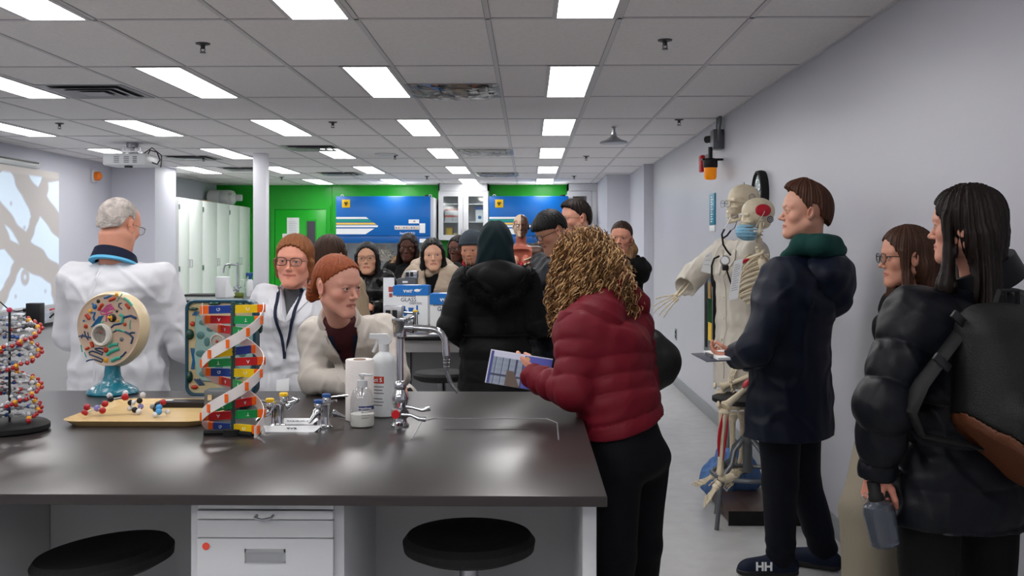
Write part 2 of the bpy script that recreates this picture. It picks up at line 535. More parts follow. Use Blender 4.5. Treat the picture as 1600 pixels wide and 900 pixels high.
# ------------------------------------------------------------------ ceiling lights
m_light = mat('light_diffuser', '#ffffff', 0.5, emit=((1.0, 0.985, 0.975), LIGHT_POWER))
def light(x1, y1, label, on=True):
    t = thing('ceiling_light', label, 'ceiling light', (x1 - 0.15, y1 - 0.61, CEIL), group='recessed ceiling lights')
    fr = MB()
    for a, b, c, d in ((-0.15, -0.128, -0.61, 0.61), (0.128, 0.15, -0.61, 0.61), (-0.128, 0.128, -0.61, -0.595), (-0.128, 0.128, 0.595, 0.61)):
        fr.box(a, b, c, d, -0.008, 0.001)
    obj('frame', fr, m_tbar, t, smooth=0)
    obj('diffuser', MB().box(-0.128, 0.128, -0.595, 0.595, -0.005, 0.001), m_light, t, smooth=0)
ROWN = {-2: 'far behind the viewer', -1: 'just behind the viewer', 0: 'row at the photo top edge', 1: 'second row of lights', 2: 'third row of lights', 3: 'fourth row of lights', 4: 'fifth row of lights', 5: 'row by the green wall'}
COLN = ['in the line nearest the right wall', 'in the second line from the right wall', 'in the middle line', 'in the second line from the left wall', 'in the line nearest the left wall']
for r in range(-2, 6):
    for c in range(5):
        x1 = 0.42 - 1.22 * c - 0.012; y1 = 4.67 + 2.44 * r - 0.012
        if r == 0 and c > 3: continue
        if c == 4 and r >= 4: x1 += 0.1
        if c == 4 and r == 5: continue
        light(x1, y1, 'ceiling light %s, %s' % (COLN[c], ROWN[r]))

# ------------------------------------------------------------------ ceiling vents
m_vent = mat('vent_metal', '#97979b', 0.4, metal=0.5)
m_ventd = mat('vent_dark', '#3c3c40', 0.8)
m_film = clear_mat('plastic_film', (0.9, 0.9, 0.92), 0.35, 0.12)
def vent(x, y, label, film):
    t = thing('ceiling_vent', label, 'vent', (x, y, CEIL), group='square ceiling vents')
    fr = MB()
    for k, (a, b, z0, z1) in enumerate(((0.29, 0.235, -0.005, 0.0), (0.225, 0.165, -0.018, -0.004), (0.155, 0.10, -0.02, -0.006), (0.085, 0.0, -0.02, -0.017))):
        o = [(-a, -a), (a, -a), (a, a), (-a, a)]; i = [(-b, -b), (b, -b), (b, b), (-b, b)]
        if b > 0:
            vs = [(p[0], p[1], z0) for p in o] + [(p[0], p[1], z1) for p in i]
            vs += [(p[0], p[1], z0 + 0.004) for p in o] + [(p[0], p[1], z1 + 0.004) for p in i]
            fs = []
            for j in range(4):
                n = (j + 1) % 4
                fs += [(j, n, n + 4, j + 4), (j + 8, j + 12, n + 12, n + 8), (j, j + 8, n + 8, n)]
            fr.add(vs, fs)
        else: fr.box(-a, a, -a, a, z0, z1)
    obj('louvre', fr, m_vent, t, smooth=0, fix=False)
    obj('duct_opening', MB().box(-0.235, 0.235, -0.235, 0.235, -0.003, 0.0), m_ventd, t, smooth=0)
    if film:
        r = random.Random(film)
        hts = {}
        def fn(u, v):
            ed = min(u, 1 - u, v, 1 - v)
            return ((u - 0.5) * 0.62, (v - 0.5) * 0.62, -0.006 - (0.028 * min(1, ed * 6)) + r.uniform(-0.01, 0.01) * (ed > 0.01))
        obj('plastic_film', MB().grid(fn, 14, 14), m_film, t, smooth=0)
VENTS = [(-0.5, 6.82, 'square ceiling vent wrapped in crumpled clear plastic, nearest the camera', 3),
         (-2.94, 6.82, 'grey ceiling vent over the man in the white coat, nearest the left wall', 0),
         (-2.3, 10.75, 'ceiling vent above the white post', 0),
         (-0.48, 11.2, 'plastic-wrapped ceiling vent in the middle of the room', 5),
         (-4.0, 11.9, 'ceiling vent just right of the projector', 0),
         (-3.85, 13.6, 'ceiling vent above the tall white cupboards', 0),
         (-2.72, 14.5, 'ceiling vent in front of the green door', 0),
         (-0.45, 14.6, 'ceiling vent before the white glass-door wall cabinet', 7)]
for v in VENTS: vent(*v)

# sprinklers
m_spr = mat('sprinkler_metal', '#4c4b4c', 0.35, metal=0.7)
def sprinkler(px, py, label):
    z = 1.06 * FPX / (386 - py + 6)
    p = at(px, 386, z)
    t = thing('ceiling_sprinkler', label, 'sprinkler', (p.x, z, CEIL), group='ceiling sprinklers')
    obj('escutcheon', MB().lathe([(0.038, 0), (0.036, -0.006), (0.012, -0.012), (0.012, -0.02)], n=20), m_spr, t)
    s = MB(); s.cyl((0, 0, -0.012), (0, 0, -0.03), 0.008, n=10)
    s.tube([(-0.008, 0, -0.02), (-0.012, 0, -0.035), (0, 0, -0.048)], 0.0025, 6); s.tube([(0.008, 0, -0.02), (0.012, 0, -0.035), (0, 0, -0.048)], 0.0025, 6)
    s.cyl((0, 0, -0.046), (0, 0, -0.05), 0.016, n=12)
    obj('sprinkler_head', s, m_spr, t)
for px, py, lb in ((317, 72, 'sprinkler nearest the camera on the left half of the ceiling'), (1039, 69, 'sprinkler nearest the camera on the right half of the ceiling'),
                   (1061, 193, 'sprinkler close to the orange beacon'), (520, 196, 'sprinkler between two lit ceiling panels, just left of centre'),
                   (93, 197, 'sprinkler above the projection screen'), (916, 250, 'sprinkler beyond the emergency shower head'),
                   (617, 248, 'sprinkler before the first blue cabinet'), (318, 251, 'sprinkler beside the projector, far left'),
                   (667, 281, 'small sprinkler over the glass-door wall cabinet'), (897, 281, 'small sprinkler over the right glass-door cabinet'), (440, 282, 'small sprinkler above the green door')):
    sprinkler(px, py, lb)
p = at(602, 386, 1.06 * FPX / 146)
t = tag(obj('smoke_detector', MB().lathe([(0.12, 0), (0.12, -0.012), (0.09, -0.02), (0.0, -0.022)], (0, 0, 0), 28), m_white, loc=(p.x, p.y, CEIL)), 'flat round white disc on the ceiling in the middle of the room', 'ceiling disc')

# emergency shower head
p = at(959, 386, 8.9)
t = thing('emergency_shower', 'chrome emergency shower head hanging from the ceiling', 'shower head', (p.x, p.y, CEIL))
obj('pipe', MB().lathe([(0.022, 0), (0.022, -0.008), (0.014, -0.01), (0.014, -0.05), (0.022, -0.052), (0.022, -0.075)], n=16), m_steel, t)
obj('shower_rose', MB().lathe([(0.022, -0.07), (0.03, -0.09), (0.07, -0.115), (0.115, -0.13), (0.125, -0.14), (0.12, -0.148), (0.05, -0.152), (0, -0.152)], n=32), m_steel, t)

# ------------------------------------------------------------------ projector
p = at(207, 386, 10.2)
t = thing('projector', 'white ceiling projector with vent grilles hanging on a short bracket', 'projector', (p.x, p.y, CEIL))
obj('body', MB().box(-0.24, 0.2, -0.17, 0.17, -0.24, -0.12, 0.02), m_white, t)
g = MB()
for x in (-0.12, -0.02, 0.07):
    for k in range(4): g.box(x, x + 0.05 if x < 0 else x + 0.04, -0.175, -0.168, -0.215 + k * 0.018, -0.205 + k * 0.018)
o = obj('grille', g, m_gsteel, t, smooth=0); o['kind'] = 'stuff'
obj('bracket', MB().cyl((0, 0, 0), (0, 0, -0.05), 0.06, n=16).box(-0.1, 0.08, -0.06, 0.06, -0.1, -0.085).box(-0.1, -0.08, -0.02, 0.02, -0.12, -0.03).box(0.06, 0.08, -0.02, 0.02, -0.12, -0.03).cyl((0, 0, -0.04), (0, 0, -0.1), 0.02, n=10), m_steel, t)
obj('lens', MB().cyl((0.0, -0.1, -0.18), (0.0, -0.1, -0.26), 0.04, n=16), m_dark, t)
obj('cable', MB().tube([(0.15, 0, -0.13), (0.2, -0.05, -0.08), (0.27, -0.05, -0.1), (0.3, -0.05, -0.18), (0.26, -0.02, -0.22), (0.2, 0, -0.2)], 0.007, 6).tube([(0.1, 0, -0.12), (0.2, 0, -0.05), (0.3, 0, -0.13), (0.29, 0, -0.25)], 0.006, 6), m_dark, t)

# ------------------------------------------------------------------ projection screen on the left wall
m_screen = bpy.data.materials.new('projected_picture'); m_screen.use_nodes = True
nt = m_screen.node_tree; b = nt.nodes['Principled BSDF']; a = nt.nodes.new('ShaderNodeAttribute'); a.attribute_name = 'Col'
nt.links.new(a.outputs['Color'], b.inputs['Base Color']); nt.links.new(a.outputs['Color'], b.inputs['Emission Color'])
b.inputs['Emission Strength'].default_value = 0.3; b.inputs['Roughness'].default_value = 0.7
SX = -5.2
def seg(u, v, a, b):
    ax_, ay = a; bx, by = b; L = (bx - ax_) ** 2 + (by - ay) ** 2
    t = np.clip(((u - ax_) * (bx - ax_) + (v - ay) * (by - ay)) / L, 0, 1)
    return np.hypot(u - ax_ - t * (bx - ax_), v - ay - t * (by - ay))
def poly_d(x, y, P):
    d = np.full(x.shape, 1e9); ins = np.zeros(x.shape, bool)
    for i in range(len(P)):
        a, b = P[i], P[(i + 1) % len(P)]
        d = np.minimum(d, seg(x, y, a, b))
        c = ((a[1] > y) != (b[1] > y)) & (x < (b[0] - a[0]) * (y - a[1]) / ((b[1] - a[1]) or 1e-9) + a[0])
        ins ^= c
    return np.where(ins, -d, d)
def slide(u, v):
    # a micrograph: pale blue openings between grey strands, measured in units of the picture
    x = 345 * (u * 3.9 - 2.74) / 1.16; y = 95 + 790 * (1 - v)
    wob = 5 * np.sin(x * 0.04 + y * 0.02) + 3 * np.sin(y * 0.07)
    k = np.ones(x.shape)
    H = [[(0, 110), (30, 130), (165, 370), (130, 470), (0, 320), (-90, 220)], [(215, 365), (345, 500), (420, 560), (400, 720), (345, 660), (165, 510)], [(270, 160), (345, 150), (420, 200), (420, 420), (345, 340), (265, 240)],
         [(130, 125), (225, 135), (205, 195)], [(0, 560), (60, 625), (0, 760), (-60, 820), (-160, 560)], [(100, 665), (290, 760), (300, 880), (280, 960), (-40, 960), (10, 850)], [(0, 420), (50, 470), (95, 540), (40, 500)],
         [(-300, 150), (-120, 260), (-160, 420), (-320, 330)], [(-420, 520), (-230, 480), (-200, 800), (-420, 760)], [(-600, 150), (-420, 240), (-460, 420), (-620, 380)], [(-760, 500), (-560, 520), (-520, 860), (-760, 820)]]
    for P in H: k = np.minimum(k, np.clip(0.5 + (poly_d(x, y, P) + wob) / 8, 0, 1))
    k = np.maximum(k, np.clip(1.6 - np.abs(np.hypot((x - 122), (y - 715) * 0.55) - 17) / 9, 0, 1) * 0.9)
    for cx, cy in ((38, 305), (118, 435), (252, 805), (65, 820)): k = np.maximum(k, np.clip(1.6 - np.hypot(x - cx, (y - cy) * .6) / 7, 0, 1) * 0.7)
    k = k[:, None]; top = np.clip((v - 0.94) / 0.02, 0, 1)[:, None]
    col = np.array(C('#d3e4f5')) * (1 - k) + np.array(C('#aeaaa8')) * k
    return col * (1 - top) + np.array(C('#b9b4b0')) * top
t = thing('projection_screen', 'large pull-down projection screen showing a grey and pale blue micrograph', 'projection screen', (SX, 9.0, 1.6))
painted('screen_fabric', slide, 3.9, 1.44, 260, 120, m_screen, t, (0, 0.13, 0), (0, 0, R(90)))
obj('housing', MB().box(-0.06, 0.03, -1.9, 1.6, 0.725, 0.80, 0.01), m_white, t)
obj('housing_strip', MB().box(0.03, 0.04, -1.9, 1.55, 0.775, 0.79), m_dark, t, smooth=0)
obj('bottom_bar', MB().box(-0.012, 0.012, -1.82, 2.08, -0.75, -0.72, 0.004), m_white, t)

# strobe on the left wall, near the column
p = at(163, 277, 12.5)
t = thing('wall_strobe', 'round orange strobe light on a white base near the column', 'strobe light', (XL, 12.3, p.z))
obj('base', MB().box(0, 0.03, -0.07, 0.07, -0.08, 0.08, 0.01), m_white, t)
obj('lens', MB().lathe([(0.055, 0), (0.055, 0.05), (0.035, 0.07), (0, 0.072)], (0.03, 0, 0), 20, axis=(1, 0, 0)), mat('amber_lens', '#e8781a', 0.2), t)

# ------------------------------------------------------------------ tall white cupboards
def handle(mb, x, y, z, L=0.11, ax_='x'):
    d = {'x': Vector((0.028, 0, 0)), '-y': Vector((0, -0.028, 0))}[ax_]
    a = Vector((x, y, z - L / 2)); b_ = Vector((x, y, z + L / 2))
    mb.tube([a, a + d, b_ + d, b_], 0.005, 8)
for i, (y0, ym, y1, lb) in enumerate(((13.64, 14.07, 14.65, 'tall white two-door cupboard nearest the column'), (14.65, 15.33, 15.96, 'middle tall white two-door cupboard'), (15.96, 16.55, 17.15, 'tall white two-door cupboard in the corner by the green wall'))):
    t = thing('tall_cupboard', lb, 'cupboard', (-5.05, (y0 + y1) / 2, 0), group='tall white cupboards')
    c = (y0 + y1) / 2
    obj('body', MB().box(-0.29, 0.27, y0 - c + 0.002, y1 - c - 0.002, 0.1, 2.18, 0.003).box(-0.29, 0.22, y0 - c + 0.002, y1 - c - 0.002, 0, 0.1), m_cab, t)
    for a, b_, hx in ((y0, ym, ym - 0.05), (ym, y1, ym + 0.05)):
        d = obj('door', MB().box(0.272, 0.292, a - c + 0.004, b_ - c - 0.004, 0.12, 2.17, 0.003), m_cab, t)
        h = MB(); handle(h, 0.29, hx - c, 1.27); obj('handle', h, m_steel, d)
        hg = MB(); ye = (a + 0.015 if b_ == ym else b_ - 0.015) - c
        for z in (0.3, 1.2, 2.05): hg.box(0.29, 0.302, ye - 0.015, ye + 0.015, z - 0.035, z + 0.035)
        obj('hinge', hg, m_steel, d, smooth=0)
# carboy lying on the far cupboard
t = thing('carboy', 'large white plastic carboy lying on its side on the corner cupboard', 'carboy', (-5.05, 16.62, 2.185))
m_poly = mat('milky_plastic', '#dfe3df', 0.35, trans=0.15)
obj('bottle', MB().lathe([(0.0, 0), (0.115, 0.0), (0.13, 0.015), (0.13, 0.2), (0.122, 0.21), (0.13, 0.22), (0.13, 0.35), (0.122, 0.36), (0.125, 0.37), (0.11, 0.42), (0.05, 0.46), (0.045, 0.49)], (-0.25, 0, 0.13), 28, axis=(1, 0, 0)), m_poly, t)
obj('cap', MB().lathe([(0.055, 0.48), (0.055, 0.55), (0.0, 0.552)], (-0.25, 0, 0.13), 20, axis=(1, 0, 0)), m_white, t)
obj('carry_handle', MB().tube([(0.1, -0.1, 0.19), (0.17, -0.14, 0.18), (0.21, -0.05, 0.13)], 0.012, 8), m_poly, t)
tag(obj('cardboard_tray', MB().box(-0.2, 0.2, -0.15, 0.15, 0, 0.012, 0.003), mat('cardboard', '#a08565', 0.8), loc=(-4.98, 15.0, 2.182)), 'flat brown cardboard lying on the middle cupboard', 'cardboard')
# white post
t = tag(obj('service_post', MB().box(-0.145, 0.0, -0.07, 0.07, 0.92, CEIL, 0.004), mat('post_white', '#e2e2ea', 0.4), loc=(-2.965, 11.4, 0)), 'white square service post rising from the far bench to the ceiling', 'post')

# ------------------------------------------------------------------ green wall and door
gz = YB - 0.02
x0, x1 = ax(428, gz), ax(512, gz)
t = thing('door_1', None, None, ((x0 + x1) / 2, YB, 0)); t['kind'] = 'structure'
w = (x1 - x0) / 2
obj('door_leaf', MB().box(-w + 0.02, w - 0.02, -0.03, 0, 0.01, 2.14, 0.003), m_green2, t)
obj('door_frame', MB().box(-w - 0.05, -w + 0.015, -0.045, 0, 0, 2.21).box(w - 0.015, w + 0.05, -0.045, 0, 0, 2.21).box(-w + 0.015, w - 0.015, -0.045, 0, 2.145, 2.21), m_green, t, smooth=0)
wx0, wx1 = ax(480, gz) - (x0 + x1) / 2, ax(493, gz) - (x0 + x1) / 2
obj('window_pane', MB().box(wx0, wx1, -0.036, -0.03, 1.48, 1.94), mat('dark_glass', '#4a4450', 0.1), t, smooth=0)
obj('window_trim', MB().box(wx0 - 0.02, wx0, -0.042, -0.03, 1.45, 1.97).box(wx1, wx1 + 0.02, -0.042, -0.03, 1.45, 1.97).box(wx0, wx1, -0.042, -0.03, 1.45, 1.48).box(wx0, wx1, -0.042, -0.03, 1.94, 1.97), m_green, t, smooth=0)
struct('trim_1', MB().box(ax(516, gz), ax(518.5, gz), YB - 0.02, YB, 0, CEIL), m_green, smooth=0)
for (a, b_, c, d, lb) in ((448, 467, 340, 368, 'upper white notice sheet on the green door'), (441, 466, 365, 392, 'lower white notice sheet on the green door')):
    pa, pb = at(a, d, YB - 0.05), at(b_, c, YB - 0.05)
    t = thing('notice_sheet', lb, 'paper notice', ((pa.x + pb.x) / 2, YB - 0.032, pa.z), group='paper notices')
    obj('sheet', MB().box(-(pb.x - pa.x) / 2, (pb.x - pa.x) / 2, -0.004 if c < 350 else -0.008, 0, 0, pb.z - pa.z), m_paper, t, smooth=0)
    g = MB()
    for k in range(7): g.box(-0.07, 0.05 + 0.02 * (k % 2), -0.0095, -0.0085, 0.05 + k * 0.03, 0.053 + k * 0.03)
    obj('printed_lines', g, m_gsteel, t, smooth=0)

# ------------------------------------------------------------------ blue safety cabinets
def biohazard(parent, x, z, y, s):
    pl = obj('warning_plate', MB().box(x - s, x + s, y - 0.004, y, z - s, z + s, 0.001), m_yel, parent)
    g = MB(); q = s * 0.42
    for k in range(3):
        a = R(90 + 120 * k); cx, cz = x + math.cos(a) * q * 0.8, z + math.sin(a) * q * 0.8
        pts = [(cx + math.cos(a + R(u)) * q * 0.8, y - 0.006, cz + math.sin(a + R(u)) * q * 0.8) for u in range(35, 326, 20)]
        g.tube(pts, [s * 0.03 + s * 0.13 * math.sin(math.pi * i / (len(pts) - 1)) for i in range(len(pts))], 6, flat=0.5)
    pts = [(x + math.cos(R(u)) * q * 0.75, y - 0.006, z + math.sin(R(u)) * q * 0.75) for u in range(0, 360, 20)]
    g.tube(pts, s * 0.045, 5, closed=True)
    obj('biohazard_symbol', g, m_ink, pl)
def bsc(px0, px1, label, marks):
    Y = 16.35
    X0, X1 = ax(px0, Y), ax(px1, Y); W = X1 - X0
    t = thing('biosafety_cabinet', label, 'biosafety cabinet', ((X0 + X1) / 2, Y, 0), group='blue fronted safety cabinets')
    h = W / 2
    obj('upper_body', MB().box(-h, h + 0.055, 0.03, YB - Y, 1.565, 2.31, 0.01), m_white, t)
    f = obj('front_panel', MB().box(-h, h, -0.01, 0.035, 1.68, 2.325, 0.008), m_blue, t)
    obj('front_rail', MB().box(-h, h, 0.0, 0.035, 1.565, 1.678, 0.004), m_blue2, t)
    obj('sash_glass', MB().box(-h + 0.05, h - 0.05, 0.05, 0.056, 1.15, 1.57), m_glass, t, smooth=0)
    sp = MB(); sp.box(-h, -h + 0.07, 0.03, YB - Y, 0.95, 1.565).box(h - 0.07, h + 0.055, 0.03, YB - Y, 0.95, 1.565).box(-h, h, 0.6, YB - Y, 0.95, 1.565)
    obj('chamber', sp, m_cabg, t, smooth=0)
    obj('work_base', MB().box(-h, h + 0.055, 0.0, YB - Y, 0.75, 0.95, 0.01), m_cabg, t)
    for (a, b_) in ((-h + 0.05, 0.1), (h, 0.1), (-h + 0.05, 0.6), (h, 0.6)):
        obj('leg', MB().box(a - 0.03, a + 0.03, b_ - 0.03, b_ + 0.03, 0, 0.76), m_gsteel, t, smooth=0)
    st = MB()
    def stripe(z0, z1, xa, xb0, xb1, mi):  # left edge, right end at bottom/top
        st.prism([(xa, -0.0105, z0), (xb0, -0.0105, z0), (xb1, -0.0105, z1), (xa, -0.0105, z1)], (0, -0.002, 0), mi)
    k = 16.35 / FPX
    def zz(py): return 1.5 + (386 - py) * k
    L = -h + 0.004
    stripe(zz(342), zz(339), L, L + 51 * k, L + 47 * k, 0)
    stripe(zz(346.5), zz(342.5), L, L + 57 * k, L + 52 * k, 1)
    stripe(zz(351), zz(347.8), L, L + 64 * k, L + 59 * k, 2)
    stripe(zz(355), zz(352), L, L + 65 * k, L + 66 * k, 0)
    stripe(zz(366), zz(357), L, L + 46 * k, L + 60 * k, 0)
    obj('stripes', st, [m_inkw, mat('stripe_green', '#1a9a8a', 0.4), mat('stripe_yellow', '#ecc85a', 0.4)], f, smooth=0)
    biohazard(f, -h + 16 * k, zz(318), -0.012, 6.3 * k)
    if marks:
        obj('control_panel', MB().box(h - 56 * k, h - 16 * k, -0.016, -0.01, zz(359), zz(352.5), 0.002), m_cabg, f)
        g = MB(); r = random.Random(3)
        for i in range(9): g.box(h - (54 - i * 4.0) * k, h - (52.5 - i * 4.0) * k, -0.018, -0.015, zz(356.6), zz(354.8), mi=(i % 3))
        obj('control_buttons', g, [m_ink, m_red, m_yel], f, smooth=0)
        obj('label_tag', MB().box(h - 34 * k, h - 17.5 * k, -0.0135, -0.01, zz(349), zz(343)), m_paper, f, smooth=0)
        text('88', 3.4 * k, m_ink, f, (h - 25 * k, -0.0145, zz(346)), (R(90), 0, 0), name='label_number')
        obj('notice_label', MB().box(h - 17 * k, h - 8 * k, -0.013, -0.01, zz(364), zz(349)), m_paper, f, smooth=0)
        obj('lower_label', MB().box(h - 17 * k, h - 7 * k, -0.003, 0.0, zz(379), zz(373)), m_paper, f, smooth=0)
        text('SterilGARD', 5.0 * k, m_inkw, f, (h - 36 * k, -0.0112, zz(364.5)), (R(90), 0, 0), name='brand_lettering')
    for x in (-h + 8 * k, h - 1 * k):
        obj('lifting_eye', MB().tube([(x + 0.022 * math.cos(R(q)), 0.1, 2.335 + 0.022 * math.sin(R(q))) for q in range(0, 360, 30)], 0.006, 6, closed=True), m_white, t)
    obj('exhaust_collar', MB().cyl((h - 8 * k, 0.3, 2.31), (h - 8 * k, 0.3, 2.36), 0.045, n=16), m_black, t)
    return t
bsc(525, 672.5, 'blue fronted safety cabinet behind the two women with long black hair', True)
bsc(764, 888, 'blue fronted safety cabinet behind the anatomical torso', False)

# upper wall cabinets with glass doors
def wall_cab(px0, px1, label, kind):
    Y = 16.8; X0, X1 = ax(px0, Y), ax(px1, Y); h = (X1 - X0) / 2
    zb, zt = az(375, Y), CEIL - 0.005
    t = thing('wall_cabinet', label, 'wall cabinet', ((X0 + X1) / 2, Y, 0), group='white wall cabinets')
    b = MB(); b.box(-h, -h + 0.02, 0, YB - Y, zb, zt).box(h - 0.02, h, 0, YB - Y, zb, zt).box(-h, h, 0, YB - Y, zb, zb + 0.02).box(-h, h, 0, YB - Y, zt - 0.12, zt).box(-h, h, YB - Y - 0.02, YB - Y, zb, zt)
    for z in (zb + 0.3, zb + 0.6): b.box(-h, h, 0.02, YB - Y, z - 0.01, z + 0.01)
    obj('carcass', b, m_white, t, smooth=0)
    dz1 = zt - 0.125
    for a, b_ in ((-h, 0), (0, h)):
        fr = 0.085
        d = MB(); d.box(a + 0.003, a + fr, -0.022, 0, zb, dz1).box(b_ - fr, b_ - 0.003, -0.022, 0, zb, dz1).box(a + fr, b_ - fr, -0.022, 0, zb, zb + 0.085).box(a + fr, b_ - fr, -0.022, 0, dz1 - 0.085, dz1)
        d = obj('door', d, m_white, t, smooth=0)
        obj('glass', MB().box(a + fr, b_ - fr, -0.014, -0.010, zb + 0.085, dz1 - 0.085), m_glass, d, smooth=0)
        g = MB(); handle(g, (-0.03 if a < -0.01 else 0.03), -0.022, zb + 0.13, 0.09, '-y'); obj('handle', g, m_steel, d)
    return t, (X0 + X1) / 2, zb, h
t, cx, zb, h = wall_cab(685, 763, 'white wall cabinet with two glass doors, between the blue cabinets', 0)
Yc = 16.98
mr = mat('red_top', '#c8543a', 0.6)
def shelf_item(name, label, cat, x, z, parts, group=None):
    t = thing(name, label, cat, (x, Yc, z), group=group)
    for n, mb, m in parts: obj(n, mb, m, t)
for i in range(2):
    for j in range(2):
        x = cx - h + 0.16 + j * 0.13; z = zb + 0.31 + i * 0.11
        shelf_item('reagent_box', 'red-lidded box, %s layer, %s side, behind the left cabinet door' % ('lower upper'.split()[i], 'left right'.split()[j]), 'box', x, z, [('box', MB().box(-0.06, 0.06, -0.06, 0.06, 0, 0.075), m_white), ('lid', MB().box(-0.062, 0.062, -0.062, 0.062, 0.075, 0.105), mr)], 'red lidded boxes in the wall cabinet')
shelf_item('sharps_bin', 'yellow sharps bin on the bottom shelf of the left glass-door cabinet', 'sharps bin', cx - h + 0.17, zb + 0.02, [('bin', MB().box(-0.055, 0.055, -0.05, 0.05, 0, 0.17, 0.01), m_yel), ('lid', MB().box(-0.06, 0.06, -0.055, 0.055, 0.17, 0.19, 0.004), m_yel)])
shelf_item('sharps_bin', 'small pale yellow bin beside the sharps bin', 'sharps bin', cx - h + 0.28, zb + 0.02, [('bin', MB().box(-0.04, 0.04, -0.04, 0.04, 0, 0.10, 0.008), mat('pale_yellow', '#e8dc9a', 0.5))])
shelf_item('glass_disposal_carton', 'small blue and white carton on the middle shelf behind the right glass door', 'carton', cx + h - 0.15, zb + 0.31, [('carton', MB().box(-0.07, 0.07, -0.05, 0.05, 0, 0.2), m_paper), ('lid', MB().box(-0.073, 0.073, -0.053, 0.053, 0.2, 0.26), m_inkb), ('flask_mark', MB().cyl((0, -0.051, 0.07), (0, -0.053, 0.07), 0.03, n=14), m_inkb)])
for i in range(4):
    shelf_item('glass_beaker', 'clear glass beaker in the row on the bottom shelf behind the right door', 'beaker', cx + 0.13 + i * 0.06, zb + 0.02, [('beaker', MB().lathe([(0.025, 0), (0.025, 0.12), (0.027, 0.125)], n=14), m_glass)], 'glass beakers in the wall cabinet')
t, cx, zb, h = wall_cab(887, 962, 'white glass-door wall cabinet in the right corner', 1)
shelf_item('storage_box', 'brown cardboard box on the top shelf of the corner cabinet', 'box', cx - h + 0.19, zb + 0.61, [('box', MB().box(-0.09, 0.09, -0.07, 0.07, 0, 0.14), mat('cardboard2', '#7d6350', 0.8))])
shelf_item('storage_box', 'dark box on the middle shelf of the corner cabinet', 'box', cx - h + 0.2, zb + 0.31, [('box', MB().box(-0.09, 0.09, -0.07, 0.07, 0, 0.17), m_dark)])
shelf_item('storage_bag', 'white and blue plastic bag on the middle shelf of the corner cabinet', 'bag', cx + h - 0.19, zb + 0.31, [('bag', MB().lathe([(0.06, 0), (0.075, 0.04), (0.05, 0.12), (0.015, 0.2), (0.03, 0.24)], n=12), m_cabg), ('bag_print', MB().lathe([(0.066, 0.03), (0.077, 0.045), (0.072, 0.07)], n=12), m_inkb)])
shelf_item('storage_box', 'grey box at the bottom of the corner cabinet', 'box', cx, zb + 0.02, [('box', MB().box(-0.2, 0.2, -0.08, 0.08, 0.002, 0.2), m_dark)])
# base cabinets along the green wall
for (a, b_, lb) in ((672, 762, 'grey base cabinet under the glass-door wall cabinet'), (888, 962, 'grey base cabinet in the right corner')):
    X0, X1 = ax(a, 16.6) + 0.14, min(ax(b_, 16.6) - 0.05, 1.12)
    t = thing('base_cabinet', lb, 'base cabinet', ((X0 + X1) / 2, 16.6, 0), group='base cabinets along the green wall')
    h = (X1 - X0) / 2
    obj('body', MB().box(-h, h, 0, YB - 16.61, 0.1, 0.88).box(-h, h, 0.05, YB - 16.61, 0, 0.1), m_cabg, t, smooth=0)
    obj('worktop', MB().box(-h, h, -0.03, YB - 16.61, 0.88, 0.914, 0.004), m_epoxy, t)
    for s in (-1, 1):
        d = obj('door', MB().box(min(0, s * h) + 0.005, max(0, s * h) - 0.005, -0.02, 0, 0.12, 0.86, 0.003), m_cabg, t)
        g = MB(); handle(g, s * 0.04, -0.02, 0.75, 0.09, '-y'); obj('handle', g, m_steel, d)

# ------------------------------------------------------------------ things on the right wall
t = thing('warning_beacon', 'orange warning beacon with a grey junction box and conduits', 'beacon', (XR, 8.3, 2.2))
z0 = 2.2
obj('junction_box', MB().box(-0.09, 0, -0.07, 0.07, 0.10, 0.26, 0.008), m_gsteel, t)
cd = MB()
for dy, oo in ((-0.06, 0.0), (-0.11, 0.02), (0.0, 0.0)):
    cd.tube([(-0.04, dy, CEIL - z0), (-0.04, dy, 0.32), (-0.045, dy * 0.8, 0.24), (-0.045, dy * 0.2 - 0.05, 0.17), (-0.045, -0.03, 0.16)], 0.013, 8)
obj('conduit', cd, m_gsteel, t)
obj('stem', MB().cyl((-0.1, 0, 0.12), (-0.1, 0, 0.02), 0.018, n=12), m_dark, t)
obj('lamp_cage', MB().box(-0.17, 0, -0.03, 0.03, 0.01, 0.025).lathe([(0.055, -0.05), (0.06, -0.04), (0.06, 0.015), (0.03, 0.03)], (-0.1, 0, 0), 18), m_dark, t)
obj('amber_lens', MB().lathe([(0.0, -0.15), (0.04, -0.148), (0.05, -0.13), (0.052, -0.05)], (-0.1, 0, 0), 20), mat('amber_beacon', '#f09010', 0.15, emit=('#f08a10', 0.25)), t)
obj('camera_knob', MB().cyl((-0.05, 0.1, 0.2), (-0.1, 0.18, 0.2), 0.03, n=12), m_black, t)
t = thing('fire_alarm_strobe', 'red fire alarm strobe beside the orange beacon', 'fire alarm', (XR, 9.0, 2.24))
obj('base_plate', MB().box(-0.03, 0, -0.06, 0.06, -0.06, 0.08, 0.006), m_white, t)
obj('housing', MB().box(-0.07, -0.03, -0.055, 0.055, -0.075, 0.075, 0.012), m_red, t)
p = at(1190, 300, 6.75)
t = thing('wall_clock', 'round wall clock with a thick black rim and reflective face', 'clock', (XR, 6.85, 1.86))
obj('rim', MB().lathe([(0.13, 0), (0.155, 0.0), (0.16, 0.02), (0.155, 0.05), (0.14, 0.055), (0.135, 0.03), (0.0, 0.03)], n=40, axis=(-1, 0, 0)), m_black, t)
obj('dial', MB().cyl((-0.031, 0, 0), (-0.034, 0, 0), 0.134, n=40), m_paper, t)
nu = MB()
for k in range(12):
    a = R(30 * k); nu.box(-0.036, -0.034, -0.004, 0.004, 0.1, 0.122, T=Matrix.Rotation(a, 4, 'X'))
